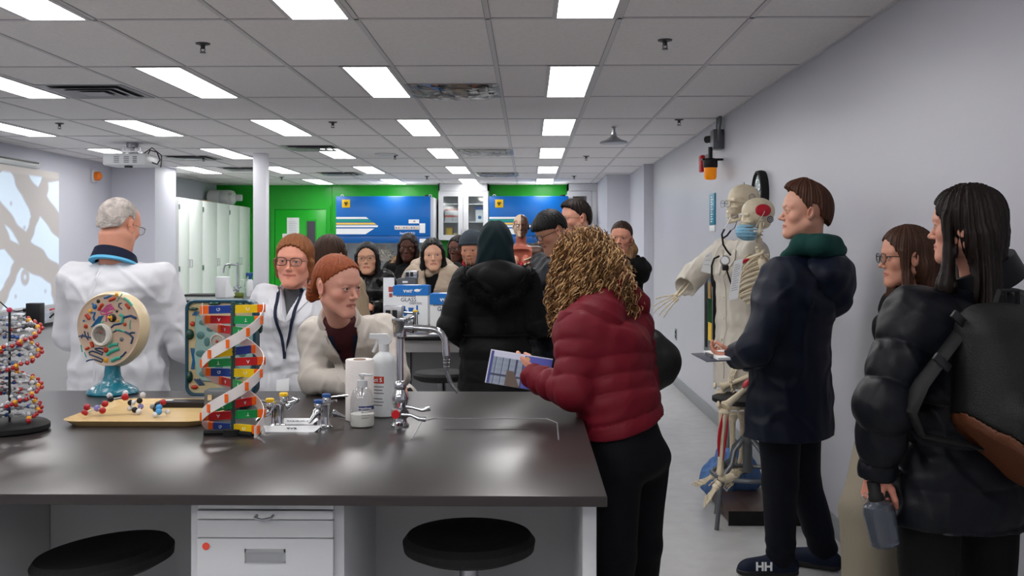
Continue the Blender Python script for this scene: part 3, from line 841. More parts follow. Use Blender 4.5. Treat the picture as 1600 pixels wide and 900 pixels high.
nu.box(-0.038, -0.036, -0.004, 0.004, -0.01, 0.06, T=Matrix.Rotation(R(-50), 4, 'X')).box(-0.038, -0.036, -0.003, 0.003, -0.01, 0.095, T=Matrix.Rotation(R(60), 4, 'X'))
obj('hour_marks', nu, m_ink, t, smooth=0)
obj('clock_glass', MB().lathe([(0.137, 0.045), (0.09, 0.055), (0.0, 0.06)], n=40, axis=(-1, 0, 0)), m_glass, t)
t = thing('wall_sign', 'narrow vertical teal sign with white lettering on the right wall', 'sign', (XR, 8.72, 1.62))
obj('sign_board', MB().box(-0.012, 0, -0.12, 0.12, 0.07, 0.34, 0.001), mat('teal_sign', '#1187a6', 0.4), t)
obj('sign_foot', MB().box(-0.012, 0, -0.12, 0.12, 0.015, 0.068, 0.001), m_paper, t)
g = MB(); r = random.Random(8)
for k in range(11): g.box(-0.014, -0.012, -0.02 - 0.03 * (k % 2), 0.05, 0.095 + k * 0.021, 0.105 + k * 0.021)
obj('sign_marks', g, m_inkw, t, smooth=0)
t = thing('extinguisher_cabinet', 'dark framed glass-front wall cabinet with a yellow label', 'wall cabinet', (XR, 8.45, 0.62))
obj('frame', MB().box(-0.09, -0.075, -0.2, -0.17, 0, 0.68).box(-0.09, -0.075, 0.17, 0.2, 0, 0.68).box(-0.09, -0.075, -0.2, 0.2, 0, 0.03).box(-0.09, -0.075, -0.2, 0.2, 0.65, 0.68).box(-0.075, 0, -0.2, 0.2, 0, 0.68), m_gsteel, t, smooth=0)
obj('dark_window', MB().box(-0.078, -0.0755, -0.17, 0.17, 0.03, 0.65), mat('dark_window', '#2a2c30', 0.1), t, smooth=0)
obj('yellow_label', MB().box(-0.082, -0.078, -0.1, 0.06, 0.1, 0.25), m_yel, t, smooth=0)
obj('amber_label', MB().box(-0.082, -0.078, -0.05, 0.06, 0.45, 0.58), mat('amber_label', '#a5791e', 0.4), t, smooth=0)
obj('end_panel', MB().box(-0.088, 0.0, -0.206, -0.2, 0.0, 0.68), m_black, t, smooth=0)
t = thing('safety_notice', 'green and white safety notice card on the wall by the dark cabinet', 'notice', (XR - 0.02, 7.9, 0.97))
obj('card', MB().box(-0.004, 0.02, -0.06, 0.06, 0, 0.26), mat('green_card', '#1d8a5a', 0.5), t, smooth=0)
g = MB()
for k in range(3): g.box(-0.006, -0.004, -0.045, 0.045, 0.03 + k * 0.075, 0.08 + k * 0.075)
obj('pictogram', g, m_inkw, t, smooth=0)
t = thing('wall_outlet', 'small grey outlet plate low on the right wall', 'outlet', (XR, 10.9, 0.5))
obj('plate', MB().box(-0.008, 0, -0.06, 0.06, 0, 0.12, 0.003), m_steel, t)
obj('sockets', MB().box(-0.011, -0.008, -0.03, 0.03, 0.02, 0.05).box(-0.011, -0.008, -0.03, 0.03, 0.07, 0.1), m_dark, t, smooth=0)
# ------------------------------------------------------------------ front bench
TOP = 0.914
BY0, BY1, BX0, BX1 = 2.375, 4.09, -2.62, 0.185
t = thing('lab_bench', 'long black-topped laboratory bench in the foreground', 'lab bench', (-1.2, 3.2, 0))
o = Vector((-1.2, 3.2, 0))
def L(x, y=0, z=0): return (x + 1.2, y - 3.2, z)
def lbox(mb, x0, x1, y0, y1, z0, z1, b=0, mi=0): return mb.box(x0 + 1.2, x1 + 1.2, y0 - 3.2, y1 - 3.2, z0, z1, b, mi)
m_top = mat('bench_top', '#342f2f', 0.29, noise=(3, 0.1), spec=0.42, bump=(300, 0.015))
obj('worktop', lbox(MB(), BX0, BX1, BY0, BY1, TOP - 0.026, TOP, 0.003), m_top, t)
YF = 2.46
def X(px, Y=YF): return ax(px, Y)
k = YF / FPX
xa, xb = X(298), X(538)
p = obj('drawer_pedestal', lbox(lbox(MB(), xa, xb, YF, 2.98, 0.1, TOP - 0.027, 0.003), xa + 0.01, xb - 0.01, YF + 0.06, 2.98, 0, 0.1), m_white, t)
da, db = X(312), X(523)
def zf(py): return az(py, YF)
obj('top_rail', lbox(MB(), da, db, YF - 0.016, YF, zf(795), TOP - 0.028, 0.002), m_white, p)
d = obj('writing_shelf', lbox(MB(), da, db, YF - 0.02, YF, zf(810), zf(796.5), 0.002), m_white, p)
g = MB(); xc = (da + db) / 2 + 1.2
g.tube([(xc - 0.02, YF - 3.22, zf(804)), (xc - 0.02, YF - 3.24, zf(804.5)), (xc, YF - 3.25, zf(806)), (xc + 0.02, YF - 3.24, zf(804.5)), (xc + 0.02, YF - 3.22, zf(804))], 0.0035, 8)
obj('pull', g, m_steel, d)
obj('drawer', lbox(MB(), da, db, YF - 0.02, YF, zf(838.5), zf(811.5), 0.002), m_white, p)
d = obj('drawer', lbox(MB(), da, db, YF - 0.02, YF, 0.42, zf(840), 0.002), m_white, p)
hz = (zf(857) + zf(877)) / 2
g = MB(); lbox(g, X(386), X(449), YF - 0.0225, YF - 0.02, zf(861), zf(856)); lbox(g, X(386), X(388), YF - 0.0225, YF - 0.02, zf(877), zf(856)); lbox(g, X(447), X(449), YF - 0.0225, YF - 0.02, zf(877), zf(856)); lbox(g, X(386), X(449), YF - 0.0225, YF - 0.02, zf(877), zf(875.5))
obj('recessed_handle', g, mat('handle_grey', '#a9abad', 0.3, metal=0.5), d, smooth=0)
obj('handle_recess_shade', lbox(MB(), X(388), X(447), YF - 0.0212, YF - 0.02, zf(875.5), zf(861)), mat('recess_shadow', '#97999c', 0.6), d, smooth=0)  # flat plate, the shade of the handle hollow put in as grey
obj('round_sticker', MB().cyl((X(326) + 1.2, YF - 3.2205, zf(852)), (X(326) + 1.2, YF - 3.2215, zf(852)), 0.009, n=20), mat('sticker_orange', '#f0503c', 0.5), d)
obj('drawer', lbox(MB(), da, db, YF - 0.02, YF, 0.12, 0.415, 0.002), m_white, p)
BP = 2.97
obj('back_panel', lbox(MB(), ax(79, BP), xa + 0.005, BP, BP + 0.02, 0, TOP - 0.027), m_panel, t, smooth=0)
obj('back_panel', lbox(MB(), xb - 0.005, ax(896, BP), BP, BP + 0.02, 0, TOP - 0.027), m_panel, t, smooth=0)
g = lbox(MB(), ax(583, BP) - 0.004, ax(583, BP) + 0.004, BP - 0.003, BP, 0, TOP - 0.027)
obj('panel_joint', g, m_gsteel, t, smooth=0)
xe0, xe1 = X(910), X(932)
obj('end_panel', lbox(MB(), xe0, xe1, YF, 4.02, 0, TOP - 0.027, 0.002), mat('end_panel_white', '#d4d6d8', 0.35), t)
obj('end_panel', lbox(MB(), ax(77, BP) - 0.55, ax(77, BP), YF, 4.02, 0, TOP - 0.027, 0.002), m_panel, t)
obj('rear_panel', lbox(MB(), -2.5, xe0, 3.9, 3.92, 0, TOP - 0.027), m_panel, t, smooth=0)
# sink cover with slot
sc = MB()
x0, x1 = ax(643, 3.06), ax(873, 3.06)
pts = [(x0, 3.06), (x1, 3.06), (x1 + 0.004, 3.36), (x1 - 0.03, 3.44), (x0 + 0.03, 3.44), (x0 - 0.004, 3.38)]
for i in range(len(pts)):
    if i == 0: continue
    a, b = pts[i], pts[(i + 1) % 6]
    if i == 5: b = pts[0]
    sc.tube([(a[0] + 1.2, a[1] - 3.2, TOP + 0.0003), (b[0] + 1.2, b[1] - 3.2, TOP + 0.0003)], 0.0022, 6)
obj('sink_cover_groove', sc, mat('groove_rim', '#7b7c80', 0.3), t)
xs0, xs1 = ax(691, 3.24), ax(831, 3.24)
obj('sink_slot', MB().prism([(xs0 + 1.2, 0.035, TOP + 0.0002), (xs0 + 1.215, 0.028, TOP + 0.0002), (xs1 + 1.185, 0.028, TOP + 0.0002), (xs1 + 1.2, 0.035, TOP + 0.0002), (xs1 + 1.185, 0.043, TOP + 0.0002), (xs0 + 1.215, 0.043, TOP + 0.0002)], (0, 0, 0.0006)), m_black, t, smooth=0)

# ------------------------------------------------------------------ stools
m_seat = mat('black_mesh_seat', '#0c0c0e', 0.6, bump=(500, 0.6))
def stool(px, ytop, Y, hz, label, r=0.175, group=None, tilt=0):
    p = at(px, ytop, Y)
    t = thing('lab_stool', label, 'stool', (p.x, Y, 0), 0, group)
    T = Matrix.Translation((0, 0, hz)) @ Matrix.Rotation(R(tilt), 4, 'Y')
    obj('seat', MB().lathe([(0, -0.055), (r * 0.8, -0.055), (r * 0.98, -0.04), (r, -0.018), (r * 0.93, -0.002), (r * 0.7, 0.003), (0, -0.006)], n=40, T=T), m_seat, t)
    obj('post', MB().cyl((0, 0, 0.12), (0, 0, hz - 0.05), 0.025, n=16).cyl((0, 0, 0.12), (0, 0, hz - 0.25), 0.035, n=16), m_steel, t)
    obj('foot_ring', MB().tube([(0.2 * math.cos(R(a)), 0.2 * math.sin(R(a)), 0.25) for a in range(0, 360, 15)], 0.01, 8, closed=True).tube([(-0.2, 0, 0.25), (0.2, 0, 0.25)], 0.008, 6), m_steel, t)
    for i in range(5):
        a = R(72 * i + 20); c, s_ = math.cos(a), math.sin(a)
        lg = obj('leg', MB().tube([(0, 0, 0.13), (0.12 * c, 0.12 * s_, 0.11), (0.25 * c, 0.25 * s_, 0.06)], [0.022, 0.018, 0.014], 8), m_dark, t)
        obj('caster', MB().cyl((0.25 * c - 0.012 * s_, 0.25 * s_ + 0.012 * c, 0.026), (0.25 * c + 0.012 * s_, 0.25 * s_ - 0.012 * c, 0.026), 0.026, n=14), m_dark, lg)
stool(733, 838, 2.66, 0.745, 'round black stool seat in the foreground, right of the drawers')
stool(160, 860, 2.63, 0.71, 'round black stool seat in the foreground, left of the drawers', tilt=-6, r=0.18)
stool(690, 575, 6.2, 0.735, 'round black stool under the second bench, left of the woman in a long black coat')

# ------------------------------------------------------------------ second bench and the far bench
def bench(name, label, x0, x1, y0, y1, joints=()):
    t = thing(name, label, 'lab bench', ((x0 + x1) / 2, (y0 + y1) / 2, 0))
    a, b = (x1 - x0) / 2, (y1 - y0) / 2
    obj('worktop', MB().box(-a, a, -b, b, TOP - 0.03, TOP, 0.004), m_epoxy, t)
    obj('apron', MB().box(-a + 0.04, a - 0.04, -b + 0.04, b - 0.04, TOP - 0.11, TOP - 0.031), m_panel, t, smooth=0)
    obj('back_panel', MB().box(-a + 0.06, a - 0.06, -b + 0.35, -b + 0.37, 0, TOP - 0.11), mat('grey_panel_b', '#8a8c90', 0.45), t, smooth=0)
    obj('rear_panel', MB().box(-a + 0.06, a - 0.06, b - 0.1, b - 0.08, 0, TOP - 0.11), m_panel, t, smooth=0)
    for x in joints:
        obj('panel_joint', MB().box(x - (x0 + x1) / 2 - 0.004, x - (x0 + x1) / 2 + 0.004, -b + 0.345, -b + 0.35, 0, TOP - 0.11), m_dark, t, smooth=0)
    for s in (-1, 1):
        obj('end_panel', MB().box(min(s * a - s * 0.03, s * a - s * 0.055), max(s * a - s * 0.03, s * a - s * 0.055), -b + 0.05, b - 0.05, 0, TOP - 0.031), m_panel, t, smooth=0)
    return t
bench('lab_bench', 'second black-topped bench carrying the glass disposal boxes', -2.9, 0.10, 6.62, 7.98, (ax(643, 7.0),))
bench('lab_bench', 'far bench with a tall faucet and paper towels by the white cupboards', -4.25, -0.9, 11.0, 12.75)
t = thing('instructor_bench', 'pale grey side bench with a black top under the projection screen', 'side bench', (-4.45, 6.6, 0))
obj('worktop', MB().box(-0.65, 0.72, -2.4, 2.3, TOP - 0.03, TOP, 0.004), m_epoxy, t)
obj('cabinet_body', MB().box(-0.62, 0.69, -2.37, 2.27, 0, TOP - 0.031, 0.003), mat('side_bench_body', '#b4b5b8', 0.4), t)

def on(px, py):  # a point of the bench-top plane
    z = (1.5 - TOP) * FPX / (py - 386)
    u = (px - 800) / FPX
    return Vector((z * (math.cos(YAW) * u - math.sin(YAW)), z * (math.sin(YAW) * u + math.cos(YAW)), TOP))

# ------------------------------------------------------------------ ball-and-stick DNA model
def palette(): return [mat('atom_red', '#b01822', 0.3), mat('atom_white', '#d8d9dc', 0.3), mat('atom_grey', '#8f9296', 0.3), mat('atom_blue', '#2c56a0', 0.3), mat('atom_yellow', '#e8a81c', 0.3), mat('atom_black', '#16161a', 0.25), mat('atom_lilac', '#8c86c8', 0.3), mat('atom_sky', '#3f96d6', 0.3)]
RD, WH, GY, BL, YL, BK, LI, SK = range(8)
p = on(12, 673)
t = thing('molecule_model', 'ball-and-stick double helix model on a round black base at the left edge', 'molecule model', p)
obj('base', MB().lathe([(0.0, 0), (0.118, 0), (0.125, 0.006), (0.125, 0.02), (0.115, 0.028), (0, 0.028)], n=40), m_black, t)
obj('rod', MB().cyl((0.006, 0, 0.02), (0.006, 0, 0.385), 0.004, n=10), m_dark, t)
obj('rod_cap', MB().sph((0.006, 0, 0.385), 0.009, 10), mat('cap_pink', '#c8325a', 0.4), t)
rr = random.Random(11); NR = 17
def strand(ph):
    mb = MB(); prev = None
    for i in range(NR * 2):
        th = R(ph + i * 18.5); z = 0.045 + i * 0.32 / (NR * 2)
        R0 = 0.088
        c = Vector((R0 * math.cos(th), R0 * math.sin(th), z))
        if i % 2 == 0:
            mb.sph(c, 0.0085, 8, YL)
            for da, dz, dr in ((7, 0.006, 0.010), (-7, -0.004, 0.012), (2, -0.010, -0.002)):
                q = Vector(((R0 + dr) * math.cos(th + R(da)), (R0 + dr) * math.sin(th + R(da)), z + dz)); mb.sph(q, 0.0072, 8, RD)
        else:
            for da, dr, cc in ((0, -0.008, GY), (5, -0.018, GY), (-5, -0.016, WH), (3, 0.004, RD)):
                q = Vector(((R0 + dr) * math.cos(th + R(da)), (R0 + dr) * math.sin(th + R(da)), z + rr.uniform(-.004, .004))); mb.sph(q, 0.0075, 8, cc)
        if prev is not None: mb.tube([prev, c], 0.003, 5, GY)
        prev = c
    return mb
obj('backbone_strand', strand(200), palette(), t); obj('backbone_strand', strand(340), palette(), t)
for i in range(NR):
    a0 = R(200 + (2 * i + 1) * 18.5); a1 = R(340 + (2 * i + 1) * 18.5); z = 0.045 + (2 * i + 1) * 0.32 / (NR * 2)
    A = Vector((0.072 * math.cos(a0), 0.072 * math.sin(a0), z)); B = Vector((0.072 * math.cos(a1), 0.072 * math.sin(a1), z))
    mb = MB(); mb.tube([A, B], 0.0035, 5, GY); n = 9; pv = (B - A).cross(Vector((0, 0, 1))).normalized()
    for j in range(n):
        q = A.lerp(B, j / (n - 1)) + pv * (0.009 * (1 if j % 2 else -1)) + Vector((0, 0, rr.uniform(-.003, .003)))
        mb.sph(q, 0.0074, 8, rr.choice([WH, WH, GY, BL, GY, WH, RD]))
        if j > 0: mb.sph(q + pv * rr.choice((-.012, .012)), 0.006, 8, rr.choice([WH, BL, GY, WH]))
    obj('base_pair', mb, palette(), t)

# ------------------------------------------------------------------ animal cell model on a teal pedestal
p = on(176, 615)
t = thing('cell_model', 'painted animal cell model, an oval disc on a blue-green pedestal', 'cell model', p, R(-9))
m_teal = mat('teal_glaze', '#0f6d82', 0.18, bump=(60, 0.4), coat=0.3)
obj('pedestal', MB().lathe([(0.0, 0), (0.095, 0), (0.1, 0.006), (0.095, 0.018), (0.07, 0.034), (0.045, 0.048), (0.033, 0.07), (0.03, 0.1), (0.027, 0.135), (0.0, 0.14)], n=36), m_teal, t)
obj('chip', MB().lathe([(0.0972, 0.006), (0.0925, 0.0195), (0.075, 0.0325)], n=40).__class__().grid(lambda u, v: ((0.0985 - 0.022 * v) * math.cos(R(225 + 20 * u)), (0.0985 - 0.022 * v) * math.sin(R(225 + 20 * u)), 0.008 + 0.026 * v), 6, 4), m_paper, t)
HZ = 0.257
def disc():
    mb = MB(); n = 56
    prof = [(0.0, -0.028, 0), (0.9, -0.028, 0), (0.965, -0.031, 0), (1.0, -0.022, 1), (1.03, 0.0, 1), (1.04, 0.02, 1), (1.0, 0.04, 1), (0.8, 0.055, 1), (0.4, 0.062, 1), (0, 0.064, 1)]
    rings = []
    for r_, y, mi in prof:
        rings.append([((0.140 * r_) * math.cos(2 * math.pi * j / n) + 0.006 * math.sin(4 * math.pi * j / n) * r_, y, HZ + 0.147 * r_ * math.sin(2 * math.pi * j / n)) for j in range(n)])
    for a, b in zip(range(len(rings) - 1), range(1, len(rings))):
        vs = rings[a] + rings[b]
        mb.add(vs, [(j, (j + 1) % n, (j + 1) % n + n, j + n) for j in range(n)], prof[b][2])
    return mb
obj('cell_body', disc(), [mat('cell_face', '#c9b19a', 0.3), mat('cell_rim', '#d8c7a4', 0.28)], t)
fy = -0.029; K = 0.000395
def q(x, y, dy=0.0): return ((x - 395) * K, fy + dy, HZ - (y - 470) * K)
M_ = {'red': mat('organelle_red', '#b83a1c', 0.3), 'blue': mat('organelle_blue', '#14659c', 0.3), 'teal': mat('organelle_teal', '#3fa890', 0.3), 'navy': mat('organelle_navy', '#1c3f66', 0.3),
      'pink': mat('organelle_pink', '#c8508c', 0.3), 'yel': mat('organelle_yellow', '#e2a62c', 0.3), 'blk': mat('organelle_black', '#1e1c1c', 0.3), 'grey': mat('organelle_grey', '#6d7078', 0.3), 'wht': mat('cell_white', '#dfdcd2', 0.3), 'nuc': mat('nucleus_grey', '#8f8279', 0.4)}
def cap2(c, x, y, ang, L_, w, name='organelle'):
    a = R(ang); dx, dy = math.cos(a) * L_ / 2, -math.sin(a) * L_ / 2
    obj(name, MB().tube([q(x - dx, y - dy), q(x - dx * .8, y - dy * .8), q(x + dx * .8, y + dy * .8), q(x + dx, y + dy)], [w * K * .5, w * K, w * K, w * K * .5], 10), M_[c], t)
def pathm(c, pts, w, name='membrane'):
    obj(name, MB().tube([q(*a) for a in pts], w * K, 7), M_[c], t)
for a in ((435, 162, 20, 80, 17), (308, 240, 52, 85, 17), (168, 340, -50, 70, 20), (603, 230, -48, 70, 15), (213, 620, -70, 62, 19), (162, 660, 22, 48, 14)): cap2('red', *a, name='mitochondrion')
for c, x, y, r_ in (('red', 143, 437, 22), ('red', 573, 412, 19), ('red', 365, 672, 28), ('yel', 483, 115, 20), ('yel', 192, 282, 22), ('yel', 365, 772, 26), ('blk', 282, 183, 20), ('blk', 487, 282, 14), ('grey', 538, 562, 22), ('blue', 243, 238, 26), ('blue', 122, 382, 12), ('yel', 495, 375, 15)):
    obj('vesicle', MB().sph(q(x, y), r_ * K, 12, sc=(1, 0.6, 1)), M_[c], t)
obj('centrosome', MB().lathe([(0.0, 0.006), (0.008, 0.008), (0.016, 0.005), (0.0165, 0)], q(440, 350), 20, axis=(0, -1, 0)), M_['blk'], t)
obj('centriole', MB().cyl(q(395, 345, -.004), q(450, 345, -.008), 0.005, n=10).cyl(q(438, 320, -.008), q(438, 375, -.008), 0.003, n=8), M_['yel'], t)
pathm('blue', [(345, 152), (385, 140), (425, 122)], 10); pathm('blue', [(215, 205), (243, 235)], 9); pathm('blue', [(205, 300), (245, 295), (230, 345), (240, 380)], 10)
for i in range(4): pathm('pink', [(300 + i * 22, 275 + i * 9), (335 + i * 22, 262 - i * 2 + 10), (385 + i * 18, 222 + i * 12), (425 + i * 14, 212 + i * 18)], 7, 'golgi_fold')
pathm('pink', [(305, 290), (320, 315), (365, 310), (440, 290)], 7, 'golgi_fold'); pathm('pink', [(365, 390), (372, 350), (380, 312)], 8, 'golgi_fold')
for i in range(4): pathm('blue', [(205 + i * 26, 445 - i * 8), (255 + i * 22, 385 - i * 12), (295 + i * 14, 335 - i * 2)], 6)
pathm('teal', [(220, 465), (290, 405), (350, 385)], 6)
pathm('navy', [(150, 790), (190, 775), (240, 770), (320, 795), (332, 770), (270, 745), (190, 722), (180, 700), (215, 685), (270, 700), (325, 722), (335, 700), (260, 675), (245, 660), (300, 655), (340, 665)], 8)
pathm('navy', [(66, 540), (110, 532), (160, 545), (212, 553)], 8); pathm('navy', [(130, 485), (140, 530), (172, 575)], 7); pathm('navy', [(95, 560), (110, 515)], 6); pathm('navy', [(165, 495), (175, 540)], 6)
pathm('navy', [(425, 445), (455, 418), (500, 410), (540, 400)], 10); pathm('teal', [(540, 400), (552, 360), (555, 330), (520, 315)], 15)
pathm('navy', [(556, 345), (600, 333), (640, 325), (700, 352)], 13); pathm('navy', [(445, 492), (490, 470), (570, 485)], 8); pathm('teal', [(470, 468), (520, 470), (575, 487)], 9)
pathm('navy', [(575, 487), (620, 505), (662, 545), (640, 605)], 10); pathm('navy', [(620, 505), (650, 492), (682, 495)], 9)
pathm('teal', [(400, 640), (440, 618), (500, 612)], 17); pathm('teal', [(380, 722), (420, 690), (470, 668), (515, 655)], 20); pathm('teal', [(430, 780), (480, 755), (530, 745)], 18); pathm('navy', [(500, 755), (550, 725), (588, 685)], 9)
pathm('teal', [(565, 150), (610, 175), (655, 225)], 12); pathm('teal', [(485, 185), (515, 145), (545, 105)], 5); pathm('navy', [(540, 200), (510, 205), (505, 235), (545, 262)], 6); pathm('teal', [(635, 370), (628, 420), (630, 460)], 6)
pathm('teal', [(90, 625), (105, 700)], 6); pathm('teal', [(130, 700), (150, 750)], 6); pathm('teal', [(440, 575), (420, 610), (385, 640)], 5)
obj('nucleus', MB().lathe([(0.044, 0), (0.045, 0.008), (0.042, 0.014), (0.036, 0.013), (0.034, 0.006)], q(330, 520), 32, axis=(0, -1, 0)), M_['wht'], t)
obj('nucleus_inside', MB().lathe([(0.035, 0.006), (0.02, 0.003), (0.0, 0.002)], q(318, 512), 24, axis=(0, -1, 0)), M_['nuc'], t)
obj('nucleus_shell', MB().grid(lambda u, v: ((330 - 395) * K + math.cos(R(-75 + 150 * u)) * (0.038 - 0.018 * v), fy - 0.006 - 0.010 * math.sin(math.pi * (0.35 + v * 0.5)), HZ - 50 * K + math.sin(R(-75 + 150 * u)) * (0.038 - 0.008 * v)), 12, 5), M_['wht'], t)
obj('nucleolus', MB().sph(q(320, 490, -.003), 0.009, 10, sc=(1.2, 0.5, 1)), mat('nucleolus', '#9d5a4e', 0.4), t)

# ------------------------------------------------------------------ tray and three small molecule models
xa = on(88, 668); 
t = thing('wooden_tray', 'shallow beige wood-grain tray holding small molecule models', 'tray', ((on(90, 668).x + on(316, 668).x) / 2, 3.50, TOP))
w = (on(316, 668).x - on(90, 668).x) / 2
m_tray = mat('tray_wood', '#cfb07a', 0.35, noise=(5, 0.12), stretch=(1, 14, 8))
def rr_pts(w, d, r, z, n=6):
    o_ = []
    for cx, cy, a0 in ((w - r, d - r, 0), (-w + r, d - r, 90), (-w + r, -d + r, 180), (w - r, -d + r, 270)):
        for i in range(n + 1):
            a = R(a0 + 90 * i / n); o_.append((cx + r * math.cos(a), cy + r * math.sin(a), z))
    return o_
mb = MB(); lv = [(w - 0.02, 0.225, 0.05, 0.0), (w, 0.245, 0.06, 0.018), (w + 0.004, 0.249, 0.062, 0.02), (w - 0.004, 0.241, 0.06, 0.018), (w - 0.022, 0.223, 0.05, 0.005)]
rings = [rr_pts(a, b, c, z) for a, b, c, z in lv]; n = len(rings[0])
for i in range(len(rings) - 1): mb.add(rings[i] + rings[i + 1], [(j, (j + 1) % n, (j + 1) % n + n, j + n) for j in range(n)])
mb.add(rings[0], [tuple(range(n - 1, -1, -1))]); mb.add(rings[-1], [tuple(range(n))])
obj('tray_body', mb, m_tray, t)
def molecule(label, atoms, bonds, base, Y):
    p0 = at(base[0], base[1], Y)
    t = thing('molecule_model', label, 'molecule model', p0, group='small molecule models on the tray')
    zs = min(at(a[0], a[1], Y).z - a[3] for a in atoms)
    ps = [at(a[0], a[1], Y) + Vector((0, a[4] if len(a) > 4 else 0, 0)) - p0 for a in atoms]
    sh = TOP + 0.006 - zs
    ps = [p_ + Vector((0, 0, sh)) for p_ in ps]
    for (x, y, c, r_, *_), p_ in zip(atoms, ps): obj('atom', MB().sph(p_, r_, 14), palette()[c], t)
    g = MB()
    for a, b in bonds: g.tube([ps[a], ps[b]], 0.0022, 6)
    obj('bond', g, mat('bond_clear', '#c9ccd2', 0.2), t)
A = 0.0115
molecule('molecule model with red balls around a lilac one, left on the tray', [(136, 646, RD, A), (138, 653, RD, A, -.03), (152, 648, LI, A), (164, 641, RD, A), (166, 649, RD, A, -.03)], [(0, 2), (1, 2), (3, 2), (4, 2)], (152, 655), 3.46)
molecule('long black, white and red molecule model in the middle of the tray', [(171, 629, WH, .010), (175, 634, BK, .0105, -.01), (196, 625, WH, .010), (194, 631, BK, .0105), (199, 630, RD, .0125, -.02), (204, 640, BK, .0105), (203, 649, WH, .0095), (214, 650, BK, .0105, -.02), (208, 640, WH, .009), (218, 637, BK, .0105), (223, 628, WH, .010), (220, 646, LI, .010), (222, 652, WH, .010, -.03)],
         [(0, 1), (1, 3), (2, 3), (3, 4), (4, 5), (5, 6), (5, 7), (5, 9), (9, 10), (9, 11), (11, 12), (7, 12)], (205, 655), 3.50)
molecule('molecule model with sky-blue balls, rightmost on the tray', [(246, 645, BK, .010), (255, 641, RD, .0105), (252, 648, SK, .0115, -.02), (243, 652, BK, .010), (253, 654, SK, .0115, -.03), (249, 658, WH, .009, -.04), (262, 656, WH, .009), (238, 648, GY, .009)], [(0, 1), (0, 2), (2, 3), (2, 4), (4, 5), (4, 6), (0, 7)], (250, 660), 3.45)

# ------------------------------------------------------------------ plant cell model
p = on(344, 624)
t = thing('plant_cell_model', 'rectangular plant cell model with a dark blue rounded frame and green chloroplasts', 'cell model', p, R(-3))
hw, hh = 0.139, 0.186; CZ = 0.197
def rrp(w, h, r, y, n=6): return [(a, y, CZ + b) for a, b, _ in rr_pts(w, h, r, 0, n)]
mb = MB(); n = 28
R1 = [rrp(hw, hh, 0.035, 0.05), rrp(hw, hh, 0.035, 0.0), rrp(hw - 0.004, hh - 0.004, 0.033, -0.006), rrp(hw - 0.012, hh - 0.012, 0.028, -0.004), rrp(hw - 0.013, hh - 0.013, 0.027, 0.004)]
for i in range(4): mb.add(R1[i] + R1[i + 1], [(j, (j + 1) % n, (j + 1) % n + n, j + n) for j in range(n)], 0)
mb.add(R1[0], [tuple(range(n))], 0); mb.add(R1[4], [tuple(range(n))], 1)
obj('cell_wall', mb, [mat('plant_frame', '#17465a', 0.3), mat('plant_cytoplasm', '#c9bb93', 0.35)], t)
fy = 0.004; K = 3.9 / FPX / 6
def q(x, y, dy=0.0): return ((x - 415) * K + 0.012, fy + dy, CZ - (y - 590) * K)
vs = [(160, 290), (230, 300), (330, 330), (420, 320), (560, 300), (640, 330), (700, 420), (700, 700), (660, 830), (520, 880), (350, 900), (220, 890), (165, 820), (145, 650), (165, 520), (150, 400)]
mb = MB(); c = [q(x, y, -0.004) for x, y in vs]
mb.prism(c, (0, -0.006, 0)); obj('vacuole', mb, mat('vacuole_teal', '#8fb0ac', 0.2), t)
obj('vacuole_membrane', MB().tube(c, 0.0035, 7, closed=True), mat('vacuole_edge', '#5f8f92', 0.3), t)
mb_d = mat('vacuole_spot', '#4c7577', 0.3)
for x, y, a, b in ((230, 350, 42, 28), (205, 470, 40, 38), (300, 410, 40, 28), (265, 530, 28, 45), (205, 640, 48, 34), (235, 830, 48, 28), (430, 400, 35, 25), (560, 480, 35, 30), (600, 640, 40, 30), (450, 620, 30, 40), (540, 780, 40, 28), (380, 760, 40, 26)):
    obj('spot', MB().sph(q(x, y, -0.010), K, 14, sc=(a, 8, b)), mb_d, t)
m_chl = mat('chloroplast', '#143c30', 0.25)
for x, y, a, b in ((98, 465, 38, 50), (95, 860, 30, 55), (130, 225, 48, 14), (330, 175, 60, 20), (560, 180, 60, 20), (770, 400, 20, 50), (770, 700, 20, 55), (360, 985, 60, 22), (570, 985, 50, 20)):
    obj('chloroplast', MB().sph(q(x, y, -0.004), K, 16, sc=(a, 40, b)), m_chl, t)
pathm2 = lambda c, pts, w, nm='golgi_fold': obj(nm, MB().tube([q(a, b, -0.004) for a, b in pts], w * K, 6), M_[c], t)
for i in range(3): pathm2('blue', [(120 + 18 * i, 285), (150 + 18 * i, 250)], 6)
for i in range(3): pathm2('blue', [(105 + 14 * i, 590), (125 + 10 * i, 700), (110 + 12 * i, 790)], 5)
for i in range(3): pathm2('navy', [(140 + 22 * i, 880), (190 + 22 * i, 935)], 8)
obj('mitochondrion', MB().sph(q(122, 365, -.004), K, 12, sc=(24, 20, 24)), M_['red'], t); obj('mitochondrion', MB().sph(q(140, 955, -.004), K, 12, sc=(34, 20, 20), T=None), M_['red'], t)
obj('nucleus', MB().lathe([(0.0, 0.004), (0.02, 0.005), (0.0235, 0.012), (0.028, 0.010), (0.03, 0.0)], q(370, 520, -0.01), 24, axis=(0, -1, 0)), [mat('nucleus_rim', '#b6b4ae', 0.3)], t)
obj('nucleolus', MB().sph(q(365, 525, -0.016), 0.006, 10), M_['red'], t)
p2 = on(333, 630)
t = thing('model_stand', 'flat black stand board under the plant cell model', 'stand', (p2.x, p2.y - 0.02, TOP))
obj('board', MB().box(-0.165, 0.165, -0.045, 0.03, 0, 0.026, 0.003), mat('stand_black', '#1a1414', 0.35), t)
obj('label_tag', MB().box(-0.155, -0.115, -0.02, 0.0, 0.026, 0.028), m_paper, t, smooth=0)
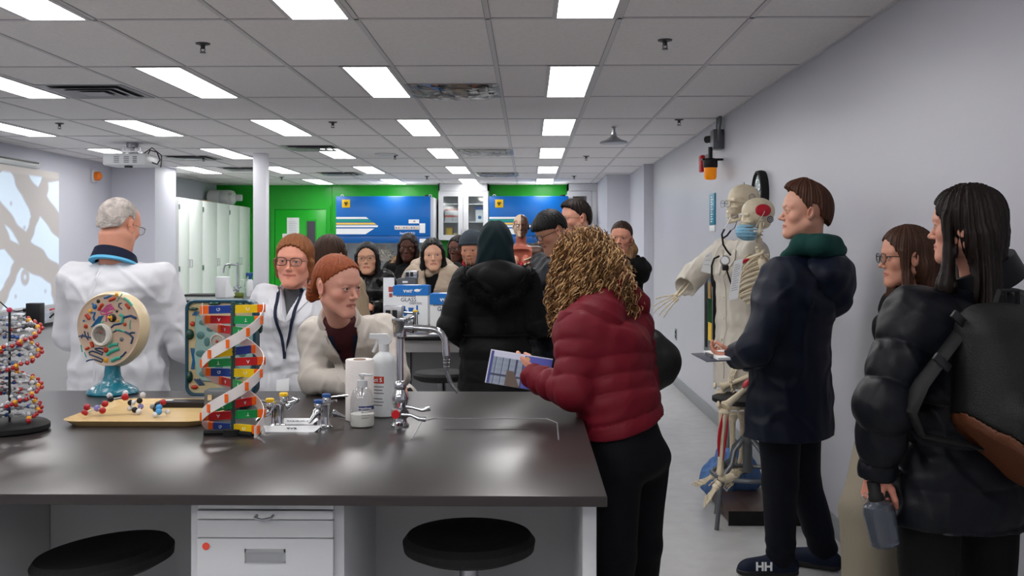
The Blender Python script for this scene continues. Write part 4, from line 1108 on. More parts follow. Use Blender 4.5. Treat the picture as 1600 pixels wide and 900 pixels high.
bpy.data.objects[t.name].location.y -= 0.075
p2 = on(350, 640)
t = thing('metal_case', 'small grey metal case behind the coloured helix', 'case', (p2.x, p2.y + 0.0, TOP))
obj('case_body', MB().box(-0.06, 0.055, -0.04, 0.03, 0, 0.075, 0.004), m_gsteel, t)
obj('case_clasp', MB().box(-0.045, -0.03, -0.045, -0.04, 0.04, 0.06).box(0.02, 0.035, -0.045, -0.04, 0.04, 0.06), m_chrome, t, smooth=0)

# ------------------------------------------------------------------ coloured helix model
p = on(364, 680)
t = thing('helix_model', 'coloured plastic double helix with lettered red, green, blue and yellow rungs', 'helix model', p)
KK = p.y / FPX
cols = {'r': mat('rung_red', '#c4161e', 0.3), 'g': mat('rung_green', '#12924a', 0.3), 'b': mat('rung_blue', '#1c3f94', 0.3), 'y': mat('rung_yellow', '#f6cc0c', 0.3), 'o': mat('rung_orange', '#f56a14', 0.35)}
m_rib = mat('ribbon_white', '#e6dfdc', 0.3)
def hz(py): return (680 - py) * KK
RAD = 0.093; YT, YBt = 474, 684
def theta(py): return math.pi * (py - 494) / 82.0
def hp(py, ph, rad=RAD, dz=0): th = theta(py) + ph; return (rad * math.cos(th), -rad * math.sin(th), hz(py) + dz)
def ribbon(ph, ya, yb):
    mb = MB(); n = 64; vs = []; fs = []
    for i in range(n + 1):
        py = ya + (yb - ya) * i / n
        for rad in (RAD - 0.001, RAD + 0.001):
            for dz in (-0.018, 0.018): vs.append(hp(py, ph, rad, dz))
    for i in range(n):
        a = i * 4; b = a + 4
        fs += [(a, a + 1, b + 1, b), (a + 2, b + 2, b + 3, a + 3), (a, b, b + 2, a + 2), (a + 1, a + 3, b + 3, b + 1)]
    fs += [(0, 2, 3, 1), (n * 4, n * 4 + 1, n * 4 + 3, n * 4 + 2)]
    return mb.add(vs, fs)
obj('ribbon', ribbon(0, 482, 672), m_rib, t); obj('ribbon', ribbon(math.pi, 480, 668), m_rib, t)
obj('base', MB().lathe([(0.0, 0), (0.02, 0), (0.02, 0.012), (0, 0.014)], n=16).tube([(-0.09, 0.0, 0.008), (0, 0, 0.01), (0.07, -0.03, 0.008)], 0.009, 8).tube([(0, 0, 0.01), (0.07, 0.06, 0.008)], 0.009, 8).cyl((0, 0, 0), (0, 0, 0.02), 0.03, n=16), m_black, t)
obj('centre_post', MB().cyl((0, 0, 0.01), (0, 0, 0.415), 0.007, n=10), mat('post_dark', '#2b4a44', 0.4), t)
RUN = ['by', 'rg', 'rg', 'bg', 'yb', 'gr', 'by', 'rg', 'bg', 'gr', 'rg', 'by']
let = {'b': 'G', 'y': 'C', 'r': 'A', 'g': 'T'}
for i, (a, b) in enumerate(RUN):
    py = 482 + 16.6 * i if i < 11 else 666
    if i == 11: py = 668
    th = theta(py) % (2 * math.pi)
    fl = math.cos(th) >= 0
    rg = None
    T0 = Matrix.Translation((0, 0, hz(py))) @ Matrix.Rotation(-theta(py), 4, 'Z')
    # local +x end is at ribbon phase 0
    ends = ((1, b if fl else a), (-1, a if fl else b))
    for s, c in ends:
        mb = MB(); mb.box(min(s * 0.004, s * 0.074), max(s * 0.004, s * 0.074), -0.004, 0.004, -0.0125, 0.0125, T=T0)
        for zz_ in (-0.009, 0.003): mb.box(min(-s * 0.008, s * 0.005), max(-s * 0.008, s * 0.005), -0.004, 0.004, zz_ if s > 0 else zz_ + 0.006, (zz_ if s > 0 else zz_ + 0.006) + 0.006, T=T0)
        h_ = obj('rung', mb, cols[c], t, smooth=0)
        mb = MB(); mb.box(min(s * 0.074, s * 0.099), max(s * 0.074, s * 0.099), -0.005, 0.005, -0.0125, 0.0125, T=T0)
        obj('connector', mb, cols['o'], h_, smooth=0)
        side = -1
        if abs(math.cos(th)) > 0.5:
            M = T0 @ Matrix.Translation((s * 0.045, -0.0048 if fl else 0.0048, 0)) @ Matrix.Rotation(R(0 if fl else 180), 4, 'Z') @ Matrix.Rotation(R(90), 4, 'X') @ Matrix.Rotation(R(180 if c in 'rg' else 90), 4, 'Z')
            tx = text(let[c], 0.015, m_inkw, h_, (0, 0, 0), name='rung_letter'); tx.matrix_local = M

# ------------------------------------------------------------------ gas taps and cards
def gas_tap(px, py, label, capcol, levers, noz, K=1.0):
    p = on(px, py)
    t = thing('gas_tap', label, 'gas tap', p, group='chrome gas taps on the front bench')
    mb = MB().lathe([(0.03, 0), (0.03, 0.004), (0.022, 0.008), (0.02, 0.012), (0.019, 0.07), (0.021, 0.075), (0.016, 0.082), (0, 0.084)], n=24)
    obj('column', mb, m_chrome, t)
    for (dx, dy, dz, lx, ly, lz) in levers:
        v = obj('valve', MB().cyl((0, 0, 0.06), (dx, dy, dz - 0.02), 0.010, n=12).lathe([(0.011, -0.03), (0.014, -0.02), (0.014, -0.008), (0.011, 0)], (dx, dy, dz), 16), m_chrome, t)
        obj('valve_cap', MB().lathe([(0.0145, 0), (0.0145, 0.008), (0.011, 0.011), (0, 0.011)], (dx, dy, dz), 16), capcol, v)
        obj('lever', MB().tube([(dx, dy, dz - 0.004), (dx + lx * 0.3, dy + ly * 0.3, dz), (dx + lx, dy + ly, dz + lz)], [0.006, 0.007, 0.009], 8, flat=0.5), m_chrome, v)
    for (ax_, ay, az_, bx, by, bz) in noz:
        obj('nozzle', MB().lathe([(0.013, 0), (0.014, 0.008), (0.009, 0.02), (0.005, 0.045), (0.0035, 0.05)], (ax_, ay, az_), 14, axis=(bx, by, bz)), m_chrome, t)
gas_tap(434, 666, 'chrome gas tap with two yellow caps right of the helix', m_yel, [(-0.018, -0.03, 0.085, -0.045, -0.005, 0.006), (0.012, 0.03, 0.095, 0.05, -0.01, -0.012)], [(-0.02, -0.035, 0.055, -0.7, -0.3, -0.55), (0.02, 0.03, 0.06, 0.6, 0.3, 0.3)])
gas_tap(506, 668, 'chrome gas tap with two blue caps beside the paper roll', mat('cap_blue', '#27508f', 0.35), [(-0.012, -0.03, 0.085, 0.06, -0.005, 0.008), (0.002, 0.03, 0.095, 0.07, 0.01, 0.004)], [(-0.012, -0.035, 0.06, -0.4, -0.5, -0.6), (0.02, 0.02, 0.045, 0.5, 0.2, -0.2)])
def card(px0, px1, py, label, lines):
    a, b = on(px0, py), on(px1, py)
    t = thing('label_card', label, 'label card', ((a.x + b.x) / 2, a.y, TOP), 0, 'folded white cards between the gas taps')
    w = (b.x - a.x) / 2
    obj('card', MB().prism([(-w + 0.012, -0.022, 0.0), (w - 0.02, -0.022, 0.0), (w, 0.0, 0.016), (-w, 0.0, 0.016)], (0, 0.0012, -0.0006)).prism([(-w, 0.0, 0.016), (w, 0.0, 0.016), (w - 0.02, 0.022, 0.0), (-w + 0.012, 0.022, 0.0)], (0, 0.0012, 0.0006)), mat('laminated_card', '#d9dbde', 0.15), t, smooth=0)
    for s, x in lines: text(s, 0.02, m_ink, t, (x, -0.012, 0.0085), (R(36), 0, R(180)), name='card_lettering')
card(412, 503, 673, 'white folded card in front of the gas taps', [('EYE', 0.0)])
card(440, 500, 661, 'white folded card behind, between the two gas taps', [('Equipment', 0.0)])

# ------------------------------------------------------------------ paper roll, bottles
p = on(562, 656)
t = thing('paper_roll', 'white paper towel roll standing on end behind the soap bottle', 'paper towel roll', p)
obj('paper', MB().lathe([(0.0, 0), (0.045, 0), (0.0475, 0.002), (0.0475, 0.203), (0.045, 0.206), (0.022, 0.204), (0.021, 0.16), (0, 0.16)], n=40), mat('towel_paper', '#e6e1de', 0.9, bump=(250, 0.3)), t)
obj('core', MB().lathe([(0.0215, 0.205), (0.0205, 0.206), (0.0195, 0.2), (0.0195, 0.165)], n=32), mat('core_card', '#8f7460', 0.8), t)
p = on(600, 650)
t = thing('spray_bottle', 'white spray bottle with a red label behind the paper roll', 'spray bottle', p)
m_hd = mat('hdpe_white', '#e4e8ea', 0.4, trans=0.1)
obj('bottle', MB().lathe([(0.0, 0), (0.038, 0), (0.043, 0.004), (0.043, 0.185), (0.04, 0.2), (0.028, 0.215), (0.018, 0.222), (0.015, 0.228)], n=36), m_hd, t)
obj('trigger_head', MB().cyl((0, 0, 0.225), (0, 0, 0.25), 0.018, n=18).prism([(0.02, -0.011, 0.25), (0.028, -0.011, 0.262), (0.01, -0.011, 0.285), (-0.05, -0.011, 0.285), (-0.05, -0.011, 0.27), (-0.018, -0.011, 0.266), (-0.02, -0.011, 0.25)], (0, 0.022, 0)), m_white, t, smooth=0)
obj('trigger', MB().tube([(-0.022, 0, 0.268), (-0.027, 0, 0.245), (-0.038, 0, 0.222)], 0.005, 8), m_white, t)
def curved(z0, z1, a0, a1, r_, m, nm):
    obj(nm, MB().grid(lambda u, v: (r_ * math.sin(R(a0 + (a1 - a0) * u)), -r_ * math.cos(R(a0 + (a1 - a0) * u)), z0 + (z1 - z0) * v), 12, 1), m, t)
curved(0.118, 0.142, -60, 8, 0.0437, mat('label_red', '#c8402e', 0.5), 'red_label')
text('act 5', 0.019, m_inkw, t, (-0.018, -0.0435, 0.13), (R(90), 0, R(-14)), name='label_lettering', bold=0.0004)
for k in range(6): curved(0.105 - k * 0.011 - (0.008 if k > 2 else 0), 0.108 - k * 0.011 - (0.008 if k > 2 else 0), -55, 6 - 5 * (k % 2), 0.0436, m_gsteel, 'label_line')
p = on(566, 666)
t = thing('soap_bottle', 'clear pump bottle half full of white soap', 'soap bottle', p)
obj('bottle', MB().lathe([(0.0, 0), (0.036, 0), (0.0395, 0.005), (0.0395, 0.08), (0.037, 0.1), (0.03, 0.118), (0.02, 0.128), (0.014, 0.132), (0.014, 0.136)], n=36), clear_mat('clear_bottle', (0.93, 0.94, 0.95), 0.13, 0.05), t)
obj('soap', MB().lathe([(0.0, 0.003), (0.036, 0.003), (0.038, 0.008), (0.038, 0.042), (0, 0.042)], n=36), mat('soap_white', '#e9e7df', 0.4), t)
obj('pump', MB().lathe([(0.017, 0.128), (0.018, 0.132), (0.0165, 0.15), (0.006, 0.152), (0.006, 0.163), (0.011, 0.164), (0.011, 0.172), (0, 0.173)], n=20).box(-0.006, 0.034, -0.006, 0.006, 0.164, 0.171, 0.002).cyl((0, 0, 0.01), (0, 0, 0.13), 0.003, n=8), m_white, t)
curved(0.058, 0.071, -8, 80, 0.0402, mat('label_navy', '#1b2f66', 0.5), 'navy_label')
text('HypaSoap', 0.0105, m_inkw, t, (0.0155, -0.0392, 0.0645), (R(90), 0, R(20)), name='label_lettering')
for k in range(3): curved(0.05 - k * 0.009, 0.0515 - k * 0.009, 5, 60 - 9 * k, 0.0400, m_gsteel, 'label_line')

# ------------------------------------------------------------------ lab faucet with hose
p = on(625, 666)
t = thing('lab_faucet', 'chrome laboratory faucet with red-capped handle and clear hose at the sink', 'faucet', p)
kf = p.y / FPX
def F(px, py, dy=0): return ((px - 625) * kf, dy, (667 - py) * kf)
obj('body', MB().lathe([(0.03, 0), (0.03, 0.006), (0.024, 0.012), (0.022, 0.02), (0.022, 0.07), (0.026, 0.078), (0.028, 0.095), (0.022, 0.11), (0.018, 0.12), (0.02, 0.125), (0.02, 0.14), (0.015, 0.148), (0.012, 0.15)], n=28), m_chrome, t)
obj('riser', MB().cyl((0, 0, 0.14), F(625, 526), 0.012, n=20), m_chrome, t)
obj('vacuum_breaker', MB().lathe([(0.014, 0), (0.022, 0.008), (0.023, 0.05), (0.027, 0.055), (0.027, 0.066), (0, 0.068)], F(625, 530), 24).cyl(F(625, 512), F(645, 512), 0.017, n=18).cyl(F(641, 512), F(646, 512), 0.02, n=18), m_chrome, t)
obj('spout', MB().tube([F(640, 512), F(672, 514), F(682, 516, -.002), F(690, 521, -.003), F(695, 530, -.004), F(697, 542, -.004)], 0.0105, 14).cyl(F(697, 540, -.004), F(698, 556, -.004), 0.0125, n=16), m_chrome, t)
obj('barbed_nozzle', MB().lathe([(0.011, 0), (0.009, -0.012), (0.011, -0.013), (0.009, -0.022), (0.011, -0.023), (0.008, -0.034), (0.010, -0.035), (0.007, -0.05)], F(698, 556, -.004), 16), m_steel, t)
obj('hose', MB().tube([F(698, 570, -.004), F(699, 582, -.004), F(703, 595, -.006), (F(709, 604, -.01)), F(717, 613, -.012)], 0.0075, 12), clear_mat('hose_clear', (0.72, 0.74, 0.76), 0.25, 0.15), t)
obj('handle', MB().tube([F(630, 636), F(645, 637, -.01), F(660, 641, -.012), F(673, 638, -.012)], [0.007, 0.005, 0.006, 0.008], 10), m_chrome, t)
h_ = obj('handle', MB().cyl(F(618, 645, -0.0), F(634, 645, -0.04), 0.018, n=18).tube([F(628, 646, -.04), F(645, 646, -.045), F(657, 651, -.05), F(668, 652, -.05)], [0.008, 0.005, 0.007, 0.009], 10), m_chrome, t)
obj('red_cap', MB().cyl(F(621, 645, -0.03), F(621, 645, -0.05), 0.0135, n=20), m_red, h_)

# ------------------------------------------------------------------ things on the second bench
def glass_box(px0, px1, pt, pb, Y, label):
    a, b = at(px0, pb, Y), at(px1, pt, Y)
    w = (b.x - a.x) / 2; H = b.z - TOP - 0.001; d = w * 1.6
    t = thing('disposal_box', label, 'disposal box', ((a.x + b.x) / 2, Y + d / 2, TOP + 0.001), 0, 'glass disposal cartons on the second bench')
    obj('carton', MB().box(-w * .97, w * .97, -d / 2 * .97, d / 2 * .97, 0, H - 0.02), m_paper, t, smooth=0)
    lid = obj('lid', MB().box(-w, w, -d / 2, d / 2, H - 0.075, H - 0.004).box(-w * .9, w * .9, -d * .42, d * .42, H - 0.004, H), mat('lid_blue', '#1672c4', 0.5), t, smooth=0)
    obj('lid_opening', MB().cyl((0, 0, H), (0, 0, H + 0.001), w * 0.55, n=24), m_paper, lid)
    fy = -d / 2 * .97 - 0.001
    text('vwr', 0.045, m_inkw, lid, (-w * 0.15, -d / 2 - 0.001, H - 0.04), (R(90), 0, 0), name='brand_lettering', bold=0.001)
    obj('logo_mark', MB().sph((w * 0.38, -d / 2 - 0.001, H - 0.038), 0.02, 12, sc=(1.2, 0.05, 0.55)).prism([(w * .38, -d / 2 - .002, H - .036), (w * .66, -d / 2 - .002, H - .024), (w * .5, -d / 2 - .002, H - .042)], (0, -.001, 0)), m_inkw, lid)
    m_n = mat('carton_navy', '#27345e', 0.6)
    obj('zigzag', MB().add([(-w * .8 + i * w * 0.11, fy, H - 0.077) for i in range(11)] + [(-w * .745 + i * w * 0.11, fy, H - 0.088) for i in range(10)], [(i, i + 11, i + 1) for i in range(10)]), m_n, t, smooth=0, fix=False)
    text('GLASS', 0.042, m_n, t, (-w * 0.12, fy, H - 0.108), (R(90), 0, 0), name='carton_lettering')
    text('DISPOSAL', 0.022, m_n, t, (w * 0.3, fy, H - 0.135), (R(90), 0, 0), name='carton_lettering')
    z = H - 0.215
    obj('flask_print', MB().cyl((-w * .35, fy + .0005, z + 0.01), (-w * .35, fy, z + 0.01), 0.025, n=20).box(-w * .35 - .007, -w * .35 + .007, fy, fy + .0005, z + 0.02, z + 0.06), m_inkb, t, smooth=0)
    obj('beaker_print', MB().box(-w * .12, w * .16, fy, fy + .0005, z, z + 0.045).box(-w * .14, w * .18, fy, fy + .0005, z + 0.043, z + 0.048), m_inkb, t, smooth=0)
    obj('cone_print', MB().prism([(w * .22, fy, z - 0.002), (w * .52, fy, z - 0.002), (w * .42, fy, z + 0.03), (w * .42, fy, z + 0.065), (w * .32, fy, z + 0.065), (w * .32, fy, z + 0.03)], (0, .0005, 0)), m_inkb, t, smooth=0)
    text('vwr', 0.028, m_n, t, (-w * 0.1, fy, z - 0.045), (R(90), 0, 0), name='carton_lettering', bold=0.0006)
glass_box(614, 669, 446, 503, 7.55, 'white and blue glass disposal box, left of the pair')
glass_box(671, 728, 459, 515, 7.05, 'white and blue glass disposal box half hidden by the woman in the long black coat')
# power outlets on pedestals
def outlet(px0, px1, pt, Y, zb, label, ped=True):
    a, b = at(px0, pt, Y), at(px1, pt, Y); w = (b.x - a.x) / 2
    t = thing('outlet_box', label, 'outlet box', ((a.x + b.x) / 2, Y, zb))
    H = a.z - zb
    obj('housing', MB().box(-w, w + 0.02, 0, 0.1, 0, H, 0.005), m_steel, t)
    obj('socket', MB().box(-w * .72, -w * .12, -0.004, 0.001, H * .22, H * .82), m_dark, t, smooth=0)
    obj('socket', MB().box(w * .12, w * .72, -0.004, 0.001, H * .22, H * .82), m_dark, t, smooth=0)
outlet(599, 624, 478, 7.2, TOP, 'steel outlet box with two dark sockets beside the left glass disposal box')
Yc2 = 7.8
a = at(622, 435, Yc2); b = at(648, 435, Yc2)
t = thing('service_pedestal', 'dark grey service pedestal behind the left glass disposal box', 'service pedestal', ((a.x + b.x) / 2, Yc2, TOP))
obj('pedestal_body', MB().box(-(b.x - a.x) / 2 - 0.01, (b.x - a.x) / 2 + 0.01, 0, 0.15, 0, a.z - TOP, 0.006), mat('pedestal_grey', '#4b4d52', 0.4), t)
obj('pedestal_label', MB().box(-0.03, 0.01, -0.002, 0.0, a.z - TOP - 0.035, a.z - TOP - 0.02), m_paper, t, smooth=0)
outlet(632, 648, 423, Yc2 + 0.02, a.z, 'small pale outlet box on top of the dark pedestal')
a = at(607, 465, 7.75)
t = thing('sign_holder', 'white card in a stand with a red printed picture, left of the disposal boxes', 'card stand', (a.x, 7.75, TOP))
obj('card', MB().box(-0.04, 0.045, 0, 0.004, 0.0, 0.35), m_paper, t, smooth=0)
obj('printed_picture', MB().box(0.0, 0.035, -0.001, 0, 0.24, 0.28).box(0.005, 0.03, -0.001, 0, 0.2, 0.23), mat('print_red', '#b05048', 0.6), t, smooth=0)
obj('foot', MB().box(-0.045, 0.05, -0.02, 0.05, 0, 0.01), m_glass, t, smooth=0)
p = at(649, 500, 7.3)
t = thing('gas_tap', 'small chrome gas tap with a yellow cap in front of the left disposal box', 'gas tap', (p.x, 7.3, TOP))
obj('column', MB().lathe([(0.03, 0), (0.03, 0.006), (0.02, 0.01), (0.018, 0.09), (0.022, 0.1), (0.022, 0.115), (0, 0.117)], n=20), m_chrome, t)
obj('nozzle', MB().lathe([(0.013, 0), (0.014, 0.01), (0.006, 0.05)], (-0.01, -0.01, 0.08), 12, axis=(-1, -.2, -.3)), m_chrome, t)
obj('valve_cap', MB().lathe([(0.02, 0.117), (0.02, 0.127), (0.0, 0.13)], n=16), m_yel, t)
obj('lever', MB().tube([(0, 0, 0.105), (-0.08, 0, 0.11)], 0.007, 8), m_chrome, t)
p = at(735, 527, 6.85)
t = thing('wash_bottle', 'clear plastic wash bottle glimpsed beside the elbow of the long black coat', 'wash bottle', (p.x, 6.85, TOP))
obj('bottle', MB().lathe([(0.0, 0), (0.04, 0), (0.043, 0.01), (0.038, 0.06), (0.015, 0.09), (0.012, 0.1)], n=20), mat('clear_pe', '#d5d7d6', 0.25, trans=0.3), t)
obj('spout', MB().tube([(0, 0, 0.1), (0, 0, 0.13), (-0.01, 0, 0.16)], [0.006, 0.005, 0.003], 8), m_white, t)
p = at(683, 530, 6.8)
t = tag(obj('paper_sheet', MB().prism([(-0.055, -0.03, 0), (0.05, -0.04, 0), (0.06, 0.05, 0), (-0.03, 0.06, 0.004)], (0, 0, 0.001)), m_paper, loc=(p.x, 6.78, TOP + 0.001), smooth=0), 'small white paper lying at the front of the second bench', 'paper')
# far bench things
def wp(px, Y): return ax(px, Y)
Y3 = 12.2
t = thing('lab_faucet', 'tall chrome faucet on the far bench before the white cupboards', 'faucet', (wp(371, Y3), Y3, TOP)); k3 = Y3 / FPX
obj('riser', MB().cyl((0, 0, 0), (0, 0, 0.4), 0.013, n=12).cyl((0, 0, 0), (0, 0, 0.12), 0.022, n=12), m_chrome, t)
obj('spout', MB().tube([(0, 0, 0.37), (-0.12, 0, 0.375), (-0.155, 0, 0.36), (-0.168, 0, 0.32), (-0.17, 0, 0.27)], 0.011, 10), m_chrome, t)
obj('handle', MB().tube([(-0.06, -0.03, 0.05), (0, 0, 0.09), (0.05, -0.02, 0.1)], 0.011, 8).tube([(-0.04, 0, 0.1), (0.03, -0.03, 0.06)], 0.01, 8), m_steel, t)
t = thing('paper_roll', 'white paper towel roll with a loose sheet on the far bench', 'paper towel roll', (wp(348, 11.7), 11.7, TOP))
obj('paper', MB().lathe([(0, 0), (0.08, 0), (0.083, 0.005), (0.083, 0.24), (0.03, 0.242), (0.0, 0.24)], n=28), m_paper, t)
obj('loose_sheet', MB().prism([(0.06, -0.07, 0.23), (0.16, -0.05, 0.03), (0.14, -0.05, 0.005), (0.05, -0.07, 0.0)], (0, 0.002, 0)), m_paper, t, smooth=0)
t = thing('spray_bottle', 'white spray bottle with a dark blue trigger on the far bench', 'spray bottle', (wp(391, 12.0), 12.0, TOP))
obj('bottle', MB().lathe([(0, 0), (0.045, 0), (0.045, 0.17), (0.02, 0.2)], n=18), m_white, t)
obj('trigger_head', MB().box(-0.05, 0.03, -0.015, 0.015, 0.24, 0.28, 0.005).cyl((0, 0, 0.19), (0, 0, 0.25), 0.02, n=12).tube([(-0.04, 0, 0.25), (-0.05, 0, 0.21)], 0.006, 6), mat('trigger_blue', '#14467e', 0.4), t)
t = thing('soap_bottle', 'clear pump bottle on the far bench, left of the spray bottle', 'soap bottle', (wp(381, 12.1), 12.1, TOP))
obj('bottle', MB().lathe([(0, 0), (0.04, 0), (0.04, 0.11), (0.015, 0.15)], n=18), m_glass, t); obj('pump', MB().cyl((0, 0, 0.15), (0, 0, 0.19), 0.008, n=8).box(-0.04, 0.01, -0.008, 0.008, 0.19, 0.2), m_white, t)
t = tag(obj('sponge', MB().box(-0.05, 0.05, -0.03, 0.03, 0, 0.05, 0.006), mat('sponge_green', '#6f7f3a', 0.9, bump=(200, .5)), loc=(wp(373, 11.8), 11.8, TOP)), 'green sponge at the foot of the far faucet', 'sponge')
t = tag(obj('sink_basin', MB().box(-0.25, 0.2, -0.2, 0.2, 0, 0.012, 0.004), m_black, loc=(wp(322, 12.2), 12.2, TOP)), 'dark sink on the far bench, left of the paper towels', 'sink')
# books seen above the helix
t = thing('book', 'maroon book lying flat, glimpsed above the coloured helix', 'book', (ax(327, 7.8), 7.8, TOP))
obj('cover', MB().box(-0.11, 0.09, -0.08, 0.1, 0.1, 0.14, 0.002), mat('maroon', '#6e2330', 0.5), t); obj('pages', MB().box(-0.105, 0.085, -0.083, 0.1, 0.106, 0.134), mat('page_cream', '#cdb98a', 0.8), t, smooth=0)
t = thing('book', 'thick book under the maroon book above the coloured helix', 'book', (ax(327, 7.8), 7.8, TOP))
obj('cover', MB().box(-0.12, 0.1, -0.1, 0.12, 0.0, 0.1, 0.002), m_paper, t)
t = thing('storage_box', 'grey box with a blue lid above the coloured helix', 'box', (ax(362, 7.85), 7.85, TOP))
obj('box_body', MB().box(-0.055, 0.06, -0.05, 0.05, 0, 0.12, 0.003), m_gsteel, t); obj('lid', MB().box(-0.06, 0.065, -0.055, 0.055, 0.12, 0.16, 0.003), mat('lid_navy', '#1c3f78', 0.4), t)
# things on the side bench
p = on(55, 505)
t = thing('power_adapter', 'black upright power adapter box on the side bench under the screen', 'power adapter', (p.x, p.y, TOP))
obj('housing', MB().box(-0.055, 0.055, -0.04, 0.04, 0, 0.155, 0.004), m_dark, t)
obj('plug', MB().cyl((-0.055, 0, 0.1), (-0.09, 0, 0.1), 0.014, n=10), m_black, t)
obj('cable', MB().tube([(-0.09, 0, 0.1), (-0.14, 0, 0.09), (-0.2, 0.0, 0.1), (-0.28, 0.02, 0.16), (-0.4, 0.05, 0.2)], 0.005, 6).tube([(-0.06, 0, 0.08), (-0.09, -0.01, 0.05), (-0.07, -0.02, 0.01), (-0.05, -0.05, 0.006), (-0.12, -0.06, 0.006), (0.1, -0.07, 0.006)], 0.004, 6), m_black, t)
t = thing('cable_bundle', 'red and white cable ends beside the black power adapter', 'cables', (p.x + 0.09, p.y + 0.05, TOP))
for i, m in enumerate((m_red, m_white, m_dark)): obj('cable', MB().tube([(0.0, 0, 0.1 - i * 0.03), (0.04, -0.01 * i, 0.11 - i * 0.02), (0.06, -0.02, 0.05), (0.07 + 0.02 * i, -0.03, 0.008)], 0.008, 6), m, t)
p = on(30, 495)
t = tag(obj('computer_mouse', MB().sph((0, 0, 0.012), 0.055, 14, sc=(1.2, 0.7, 0.3)), m_white, loc=(p.x, p.y, TOP + 0.004)), 'small white computer mouse lying on the side bench', 'computer mouse')

# crumpled foil at the first blue cabinet
f = Field((-0.25, -0.1, -0.17), (0.25, 0.1, 0.17), 0.012)
f.ell((0, 0, 0), (0.2, 0.05, 0.14)).disp(lambda P: 0.03 * sn(P, 40, 4) * 0.5 + 0.012 * sn(P, 110, 5))
o = nobj('foil_sheet', f.mesh(), mat('crumpled_foil', '#b8a89a', 0.18, metal=1.0), smooth=False)
p = at(597, 397, 16.6); o.location = (p.x, 16.62, p.z); tag(o, 'crumpled silver foil inside the left blue cabinet, right of the woman in glasses', 'foil')
o.location.z = 0.95 + 0.16; o.location.z = p.z
# ------------------------------------------------------------------ people
m_skin = mat('skin', '#ffffff', 0.48, attr=True, sss=0.12, spec=0.35, bump=(120, 0.04))
m_lens = clear_mat('spectacle_lens', (0.97, 0.98, 0.98), 0.06)
m_eye = mat('eye', '#ffffff', 0.12, attr=True)
m_frame = mat('spectacle_frame', '#221d1e', 0.3)
m_metalf = mat('spectacle_wire', '#5a5450', 0.3, metal=0.8)
def hair_mat(name, c, st=(60, 60, 5), rough=0.5):
    return mat('hair_' + name, c, rough, spec=0.28, noise=(3.0, 0.28), bump=(3.5, 0.3), stretch=st)
def cloth(name, c, rough=0.75, b=(300, 0.15), **k): return mat('cloth_' + name, c, rough, bump=b, sheen=k.pop('sheen', 0.0), spec=k.pop('spec', 0.25), **k)

def dist_seg(P, a, b):
    a = np.array(a); b = np.array(b); ab = b - a
    t = np.clip(((P - a) @ ab) / (ab @ ab), 0, 1)
    return np.linalg.norm(P - a - t[:, None] * ab, axis=1)

